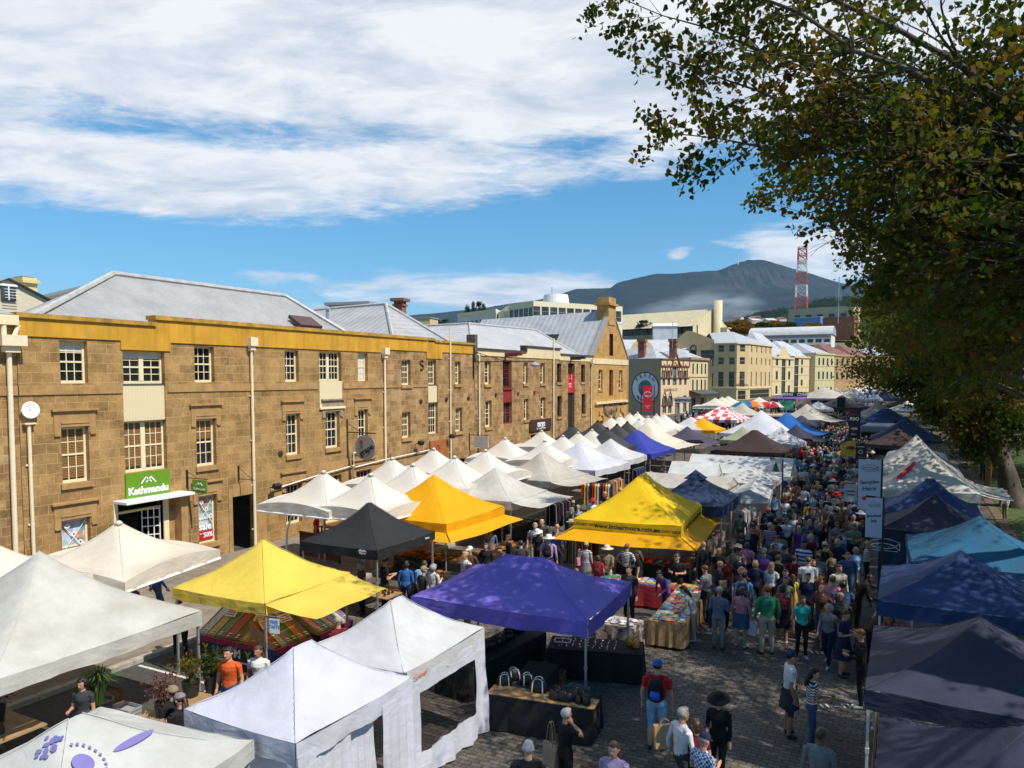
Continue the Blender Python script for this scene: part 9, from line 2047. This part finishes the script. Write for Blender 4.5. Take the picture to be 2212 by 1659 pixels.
# food trailer
c=G(1905,968,0);o=thing('food_trailer','long grey food trailer with dark counter behind the barbecue banner','trailer',(-1.9,79,zgs(79)),R(-4));M=MB();M.box((0,0,1.5),(3.4,5.5,2.0));M.build('body',greym,o,bevel=0.08);M=MB();M.box((-0.1,-2.78,1.5),(3.0,0.06,1.0));M.build('hatch',blackp,o)
for s in(-1,1):M=MB();M.tube([(s*1.5-0.1,0,0.33),(s*1.5+0.1,0,0.33)],0.33,16);M.build('wheel',blackp,o)
M=MB();M.box((0,-3.1,1.95),(3.4,0.7,0.05));M.build('awning',char_f,o)
c=(0.2,55.5);o=thing('food_trailer','pale rounded trailer roof between the old cream and brown tents','trailer',(0.6,56.5,0.05),R(0));M=MB();eloft(M,[((0,0,0.5),1.9,2.6),((0,0,1.8),1.9,2.6),((0,0,2.3),1.7,2.4),((0,0,2.45),1.2,1.8)],20);M.build('body',polew,o,smooth=True)
for s in(-1,1):M=MB();M.tube([(s*1.6-0.1,0,0.33),(s*1.6+0.1,0,0.33)],0.33,16);M.build('wheel',blackp,o)
d_=ray(1838,950);yb=55;o=thing('burger_sign','round topped yellow stall sign with red and green food picture','sign',(d_.x/d_.y*yb,yb,0));M=MB();M.prism([(-0.6,0),(0.6,0),(0.6,0.05),(-0.6,0.05)],2.1,2.7);M.add([(0.6*math.cos(a),0,2.7+0.45*math.sin(a))for a in np.linspace(0,PI,13)]+[(0.6*math.cos(a),0.05,2.7+0.45*math.sin(a))for a in np.linspace(0,PI,13)],[tuple(range(13))]+[(i,i+13,i+14,i+1)for i in range(12)]);M.build('panel',mat("sign_yellow",(0.65,0.38,0.04)),o);M=MB();M.lathe([(0.3,0),(0.28,0.1),(0.15,0.2)],(0,-0.02,2.6),12,sy=0.1);M.build('picture',redp,o);M=MB();M.tube([(0,0.03,0),(0,0.03,2.2)],0.04,6);M.build('post',blackp,o)
# ---- on the stone front
def Fo(F,off):return Face(Vector((XF,0,0)),(0,1),off=off)
hs=thing('round_hanging_sign','round grey sign reading grape with a red wine glass, hung from an iron bracket','sign',(XF,29.55,4.3));f_=Face((XF,0,0),(0,1),off=(XF,29.55,4.3))
cz=WX(795,966,XF+1.15).z;cx_=1.15;M=MB();n=32;rr2=0.62
for y_ in(29.52,29.58):M.poly([(XF+cx_+rr2*math.cos(2*PI*k/n),y_,cz+rr2*math.sin(2*PI*k/n))for k in range(n)])
M.v=[tuple(Vector(v)-Vector((XF,29.55,4.3)))for v in M.v];M.add([(cx_+rr2*math.cos(2*PI*k/n),e,cz-4.3+rr2*math.sin(2*PI*k/n))for k in range(n)for e in(-0.03,0.03)],[(2*k,2*((k+1)%n),2*((k+1)%n)+1,2*k+1)for k in range(n)]);c=M.build('disc',mat("sign_grey",(0.26,0.26,0.25),0.5,0.1),hs)
text(c,'lettering',"grape",0.42,frame_mtx((cx_+0.08,-0.04,cz-4.42),(1,0,0.55),(-0.45,0,1)),blackp,0.004,0.012);M=MB();M.lathe([(0.12,-0.02),(0.13,0.06),(0.12,0.14)],(cx_-0.22,-0.03,cz-4.3+0.22),12,sy=0.15);M.build('glass_mark',redpr,c);M=MB();M.tube([(cx_-0.22,-0.04,cz-4.3+0.2),(cx_-0.2,-0.04,cz-4.3+0.02)],0.012,5);M.tube([(cx_-0.3,-0.04,cz-4.3+0.02),(cx_-0.1,-0.04,cz-4.3+0.02)],0.012,5);M.build('stem_mark',blackp,c);text(c,'lettering',"wine bar",0.1,frame_mtx((cx_+0.2,-0.04,cz-4.62),(1,0,0.55),(-0.45,0,1)),redpr,0.004)
M=MB();zb=cz-4.3+rr2+0.1;M.tube([(0.05,0,zb),(1.8,0,zb)],0.03,6);M.tube([(0.05,0,zb+0.45),(0.9,0,zb)],0.015,5);M.box((0.03,0,zb-0.3),(0.05,0.08,1.9));M.tube([(cx_,0,zb),(cx_,0,zb-0.12)],0.012,5);M.build('bracket',MC['rusty_iron'],hs)
ks=thing('hanging_sign','small green shop sign on an iron bracket beside the entrance','sign',(XF,20.05,3.1));M=MB();M.box((0.72,0,0.1),(0.78,0.05,0.5));c=M.build('panel',green_sign,ks);text(c,'lettering',"Kathmandu",0.14,frame_mtx((0.72,-0.03,0.0),(1,0,0),(0,0,1)),tm,0.003);M=MB();M.tube([(0.55,-0.03,0.14),(0.66,-0.03,0.24),(0.72,-0.03,0.18),(0.79,-0.03,0.24),(0.9,-0.03,0.14)],0.014,4);M.build('emblem',tm,c);M=MB();M.tube([(0,0,0.4),(1.15,0,0.4)],0.018,5);M.tube([(0,0,0.65),(0.6,0,0.4)],0.012,5);M.box((0.02,0,0.35),(0.04,0.08,0.7));M.build('bracket',blackp,ks)
es=thing('sign_bracket','bare iron bracket left of the cream downpipe','bracket',(XF,22.6,3.4));M=MB();M.box((0.02,0,0),(0.04,0.07,0.6));M.tube([(0,0,-0.25),(0.95,0,-0.25)],0.015,5);M.tube([(0,0,0.25),(0.8,0,-0.25)],0.012,5);M.build('arm',blackp,es)
o=thing('hanging_sign','blank pale board hanging from a bracket by the end of the ochre parapet','sign',(XF,41.4,3.1));M=MB();M.box((0.9,0,0.2),(1.0,0.05,0.7));M.build('panel',MC['board_grey'],o);M=MB();M.tube([(0,0,0.62),(1.4,0,0.62)],0.02,5);M.box((0.02,0,0.2),(0.04,0.08,1.1));M.build('bracket',blackp,o)
o=thing('iron_lamp','ornate black iron lamp bracket reaching across the street from the dark pier','lamp',(XF,41.9,8.1));M=MB();M.tube([(0.1,0,0.25),(4.4,0,0.25)],0.03,6);M.tube([(0.1,0,0.9),(2.4,0,0.25)],0.02,5)
for k in range(2):M.tube([(0.35+0.25*math.cos(a)*(1-k*0.4),0,0.6-0.5*k+0.25*math.sin(a)*(1-k*0.4))for a in np.linspace(0,5,12)],0.02,5)
M.box((0.05,0,0.2),(0.08,0.1,2.0));M.build('bracket',blackp,o);M=MB();M.lathe([(0.12,0),(0.3,0.12),(0.26,0.2),(0.05,0.32)],(4.4,0,-0.1),12);M.build('lamp_head',greym,o)
for(y_,z_,lb)in((35.4,3.6,'black floodlight on the stone wall left of the wooden sign'),(38.7,3.75,'black floodlight just above the wooden sign'),(24.35,2.55,'small dark spotlight at the end of the white conduit')):o=thing('floodlight',lb,'floodlight',(XF,y_,z_));M=MB();M.tube([(0,0,0),(0.3,0,0.05)],0.02,5);M.build('arm',blackp,o);M=MB();M.box((0.42,0,0.08),(0.22,0.36,0.2),0,mtx=Matrix.Rotation(R(25),3,'Y'));M.build('head',blackp,o)
o=thing('wooden_wall_sign','square orange timber sign above the doorway in the ochre topped warehouse','sign',(XF,37.8,2.75));M=MB();M.box((0.06,0,0.3),(0.08,1.9,1.2));M.build('panel',mat("orange_timber",(0.34,0.11,0.03),0.6,0.3,4),o);M=MB();M.tube([(0.12,-0.2+0.15*math.cos(a),0.4+0.22*math.sin(a))for a in np.linspace(0,2*PI,12)],0.02,4);M.build('mark',redp,o)
# wooden screens with planters by the wine bar
tim=striped("screen_slats",(0.26,0.085,0.03),(0.10,0.03,0.012),0.11,2,0.12)
ws=G(583,1188)
o=thing('wooden_screen','brown slatted timber screen with steel post at the wine bar terrace','screen',(-20.6,22.9,0.125),R(-6));
for s in(-1,1):M=MB();M.box((s*0.56,0,0.5),(1.0,0.05,0.9));M.build('slat_panel',tim,o);M=MB();M.box((s*1.1,0,0.5),(0.08,0.07,1.0));M.build('post',blackp,o)
M=MB();M.box((0,0,0.5),(0.1,0.06,0.98));M.build('centre_post',metal_m,o);M=MB();M.box((0,0,1.0),(2.3,0.12,0.05));M.build('cap_rail',blackp,o)
for(x,y,lb)in[(-21.4,25.2,'dark timber high table under the first white umbrella'),(-20.2,27.6,'dark timber high table, farther, beneath the white umbrellas')]:
 o=thing('bar_table',lb,'table',(x,y,0.125));M=MB();M.box((0,0,0.98),(0.8,2.0,0.05));M.build('tabletop',woodm,o)
 for a in(-1,1):
  for c_ in(-1,1):M=MB();M.box((a*0.33,c_*0.9,0.48),(0.05,0.05,0.96));M.build('leg',blackp,o)
o=thing('angled_awning_arm','white bent awning post left of the timber screen','post',(-21.9,22.4,0.125));M=MB();M.tube([(0,0,0),(0.05,0,1.1),(0.35,0.2,2.3),(0.6,0.2,2.35)],0.04,8);M.build('arm',white_m,o)
g=G(461,1232);o=thing('sandwich_board','small green pavement board on the footpath behind the lemon tent','sign',(-18.6,17.1,0.125),R(30));
for s in(-1,1):M=MB();M.box((0,s*0.16,0.42),(0.55,0.03,0.85),0,mtx=Matrix.Rotation(R(s*12),3,'X'));M.build('panel',green_sign,o)
# park furniture
def bench(x,y,rz,lb):
 o=thing('park_bench',lb,'bench',(x,y,zgs(y)+0.05),R(rz),'park benches');M=MB()
 for k in range(4):M.box((0,-0.2+0.13*k,0.45),(1.7,0.11,0.035))
 M.build('seat',woodm,o);M=MB()
 for k in range(3):M.box((0,0.27+0.02*k,0.6+0.14*k),(1.7,0.03,0.11))
 M.build('backrest',woodm,o)
 for s in(-1,1):M=MB();M.box((s*0.75,0.0,0.22),(0.07,0.5,0.44));M.box((s*0.75,0.3,0.66),(0.06,0.06,0.44));M.build('leg',blackp,o)
bench(7.3,59.7,150,'brown park bench behind the leaning tree trunk');bench(6.6,70,100,'brown park bench farther down the path')
for(x,y,w_,lb)in((4.9,52.5,1.0,'yellow rectangular sign on a post by the leaning tree'),(5.0,66,0.9,'yellow sign farther back among the trunks')):
 o=thing('park_sign',lb,'sign',(x,y,0.05+zgs(y)),R(-8));M=MB();M.box((0,0,2.0),(w_,0.04,0.26));M.build('panel',mat("safety_yellow",(0.75,0.50,0.02),0.5,0.05),o);M=MB();M.tube([(0.2,0.04,0),(0.2,0.04,2.1)],0.03,6);M.build('post',metal_m,o)
o=thing('timber_post','thick orange brown timber post between the plane trunks','post',(4.6,55.5,0.05));M=MB();M.tube([(0,0,0),(0,0,4.5)],0.18,10);M.build('post',mat("orange_post",(0.24,0.10,0.03),0.7,0.2),o);M=MB();M.lathe([(0.2,0),(0.2,0.08)],(0,0,4.5),10);M.build('cap',blackp,o)
M=MB();M.tube([(4.9,30,0),(4.9,30,6.5)],0.06,8)
# tent weight
g=G(1868,1565);o=thing('tent_weight','white drum weight hanging at the leg of the slate tent','weight',(-0.48,13.55,0.12));M=MB();M.lathe([(0.13,0),(0.145,0.02),(0.145,0.30),(0.13,0.33),(0.04,0.335)],n=18);M.build('drum',white_m,o,smooth=False);M=MB();M.tube([(0,0,0.33),(0,0,0.5)],0.02,6);M.build('stem',metal_m,o)
# things carried
def backpack(pe,m_,label,m2=None):
 h=pe.scale.z;M4=Matrix.LocRotScale(pe.location,pe.rotation_euler,None);l_=M4@Vector((0,-0.20*h,1.02*h));o=thing('backpack',label,'backpack',l_,pe.rotation_euler.z);M=MB();eloft(M,[((0,0,0),0.10,0.05),((0,0,0.04),0.15,0.085),((0,0,0.2),0.155,0.09),((0,0.01,0.36),0.13,0.07),((0,0.02,0.42),0.07,0.03)],14);M.build('body',m_,o,smooth=True)
 M=MB();eloft(M,[((0,-0.07,0.05),0.09,0.03),((0,-0.085,0.12),0.105,0.035),((0,-0.075,0.22),0.08,0.03)],10);M.build('pocket',m2 or m_,o,smooth=True)
 for s in(-1,1):M=MB();M.tube([(s*0.09,0.06,0.38),(s*0.115,0.17,0.45),(s*0.12,0.30,0.36),(s*0.12,0.335,0.2),(s*0.15,0.2,0.06),(s*0.12,0.06,0.04)],0.018,5);M.build('strap',blackp,o)
def find(s):return next(o for o in PEOPLE if s in o['label'])
backpack(find('bright blue cap'),CM('black'),'black and blue backpack worn over the red shirt',mat("bright_blue_nylon",(0.01,0.10,0.55),0.5,0.1))
backpack(find('white bucket hat'),CM('black'),'black backpack on the pale shirted person in the white hat');backpack(find('pale grey backpack'),CM('grey'),'pale grey backpack beside the cream tents');backpack(find('navy backpack behind'),CM('navy'),'navy backpack on the pale blue shirt behind the pink blouse')
backpack(find('mustard shirt'),CM('black'),'black backpack on the mustard shirt');backpack(find('olive backpack'),CM('olive'),'olive backpack on the slate shirted man');backpack(find('child in red'),CM('maroon'),'dark red backpack of the child in red')
def atp(pe,x,y,z):return Matrix.LocRotScale(pe.location,pe.rotation_euler,None)@Vector((x,y,z))
def tote(pe,x,y,z,w_,h,d_,m_,label,rz=0,name='shoulder_bag',cat='bag',strap=0.3):
 o=thing(name,label,cat,atp(pe,x,y,z),pe.rotation_euler.z+R(rz));M=MB();M.add([(-w_/2*0.85,-d_/2,0),(w_/2*0.85,-d_/2,0),(w_/2*0.85,d_/2,0),(-w_/2*0.85,d_/2,0),(-w_/2,-d_/2*0.6,h),(w_/2,-d_/2*0.6,h),(w_/2,d_/2*0.6,h),(-w_/2,d_/2*0.6,h)],[(0,3,2,1),(0,1,5,4),(1,2,6,5),(2,3,7,6),(3,0,4,7),(4,5,6,7)]);M.build('body',m_,o,bevel=0.015)
 for s in(-1,1):M=MB();M.tube([(-w_*0.22,s*d_*0.3,h)]+[(-w_*0.22*math.cos(a),s*d_*0.3*(1-math.sin(a)*0.5),h+strap*math.sin(a))for a in np.linspace(0.3,PI-0.3,6)]+[(w_*0.22,s*d_*0.3,h)],0.010,5);M.build('handle',m_,o)
 return o
tote(find('hand on her neck'),-0.27,-0.10,0.60,0.42,0.36,0.14,mat("taupe_leather",(0.26,0.19,0.12),0.5,0.15),'large taupe tote bag on the shoulder of the white haired woman',0,strap=0.42)
o=tote(find('carrying a paper bag'),-0.33,-0.12,0.95,0.40,0.42,0.14,mat("kraft_paper",(0.48,0.30,0.13),0.7,0.1,4),'brown paper shopping bag held by the white shirted man',70,'paper_bag',strap=0.1)
tote(find('pink blouse'),0.30,0.05,0.38,0.26,0.38,0.12,mat("white_plastic",(0.62,0.62,0.6),0.4,0.1),'white plastic bag carried by the woman in pink',0,'plastic_bag');tote(find('turquoise'),-0.24,-0.02,0.78,0.30,0.32,0.12,CM('black'),'black shoulder bag of the woman in turquoise',90,strap=0.4)
tote(find('striped top and grey skirt'),-0.22,-0.05,0.85,0.28,0.28,0.1,CM('pink'),'salmon pink bag on the arm of the woman in the grey skirt',60);tote(find('short navy dress'),0.1,0.36,0.70,0.28,0.26,0.12,CM('black'),'black bag held by the woman in the navy dress',0)
o=thing('coffee_cup','takeaway coffee cup in the hand of the striped top woman','cup',atp(find('coffee cup'),0.14,0.38,1.10));M=MB();M.lathe([(0.028,0),(0.036,0.1)],n=12);M.build('cup',wood_l,o);M=MB();M.lathe([(0.039,0),(0.036,0.018)],(0,0,0.1),12);M.build('lid',blackp,o)
o=link('tied_jacket',SKIRT['tied'],find('blue jacket tied'));o.material_slots[0].link='OBJECT';o.material_slots[0].material=CM('denim')
# haze
if 1:
 hz=bpy.data.materials.new("air_haze");hz.use_nodes=True;t=hz.node_tree;t.nodes.clear();oo=t.nodes.new('ShaderNodeOutputMaterial');pv=t.nodes.new('ShaderNodeVolumePrincipled');t.links.new(pv.outputs[0],oo.inputs['Volume'])
 pv.inputs['Color'].default_value=(0.36,0.62,1.0,1);pv.inputs['Density'].default_value=2.6e-5;pv.inputs['Anisotropy'].default_value=0.1
 M=MB();M.bb(-14500,14500,-14500,14500,-4,1500);M.build('haze',hz,kind='stuff',label='blue air between the town and the mountain')
print("objects",len(bpy.data.objects),"tris approx",sum(len(m.polygons)*m.users for m in bpy.data.meshes))
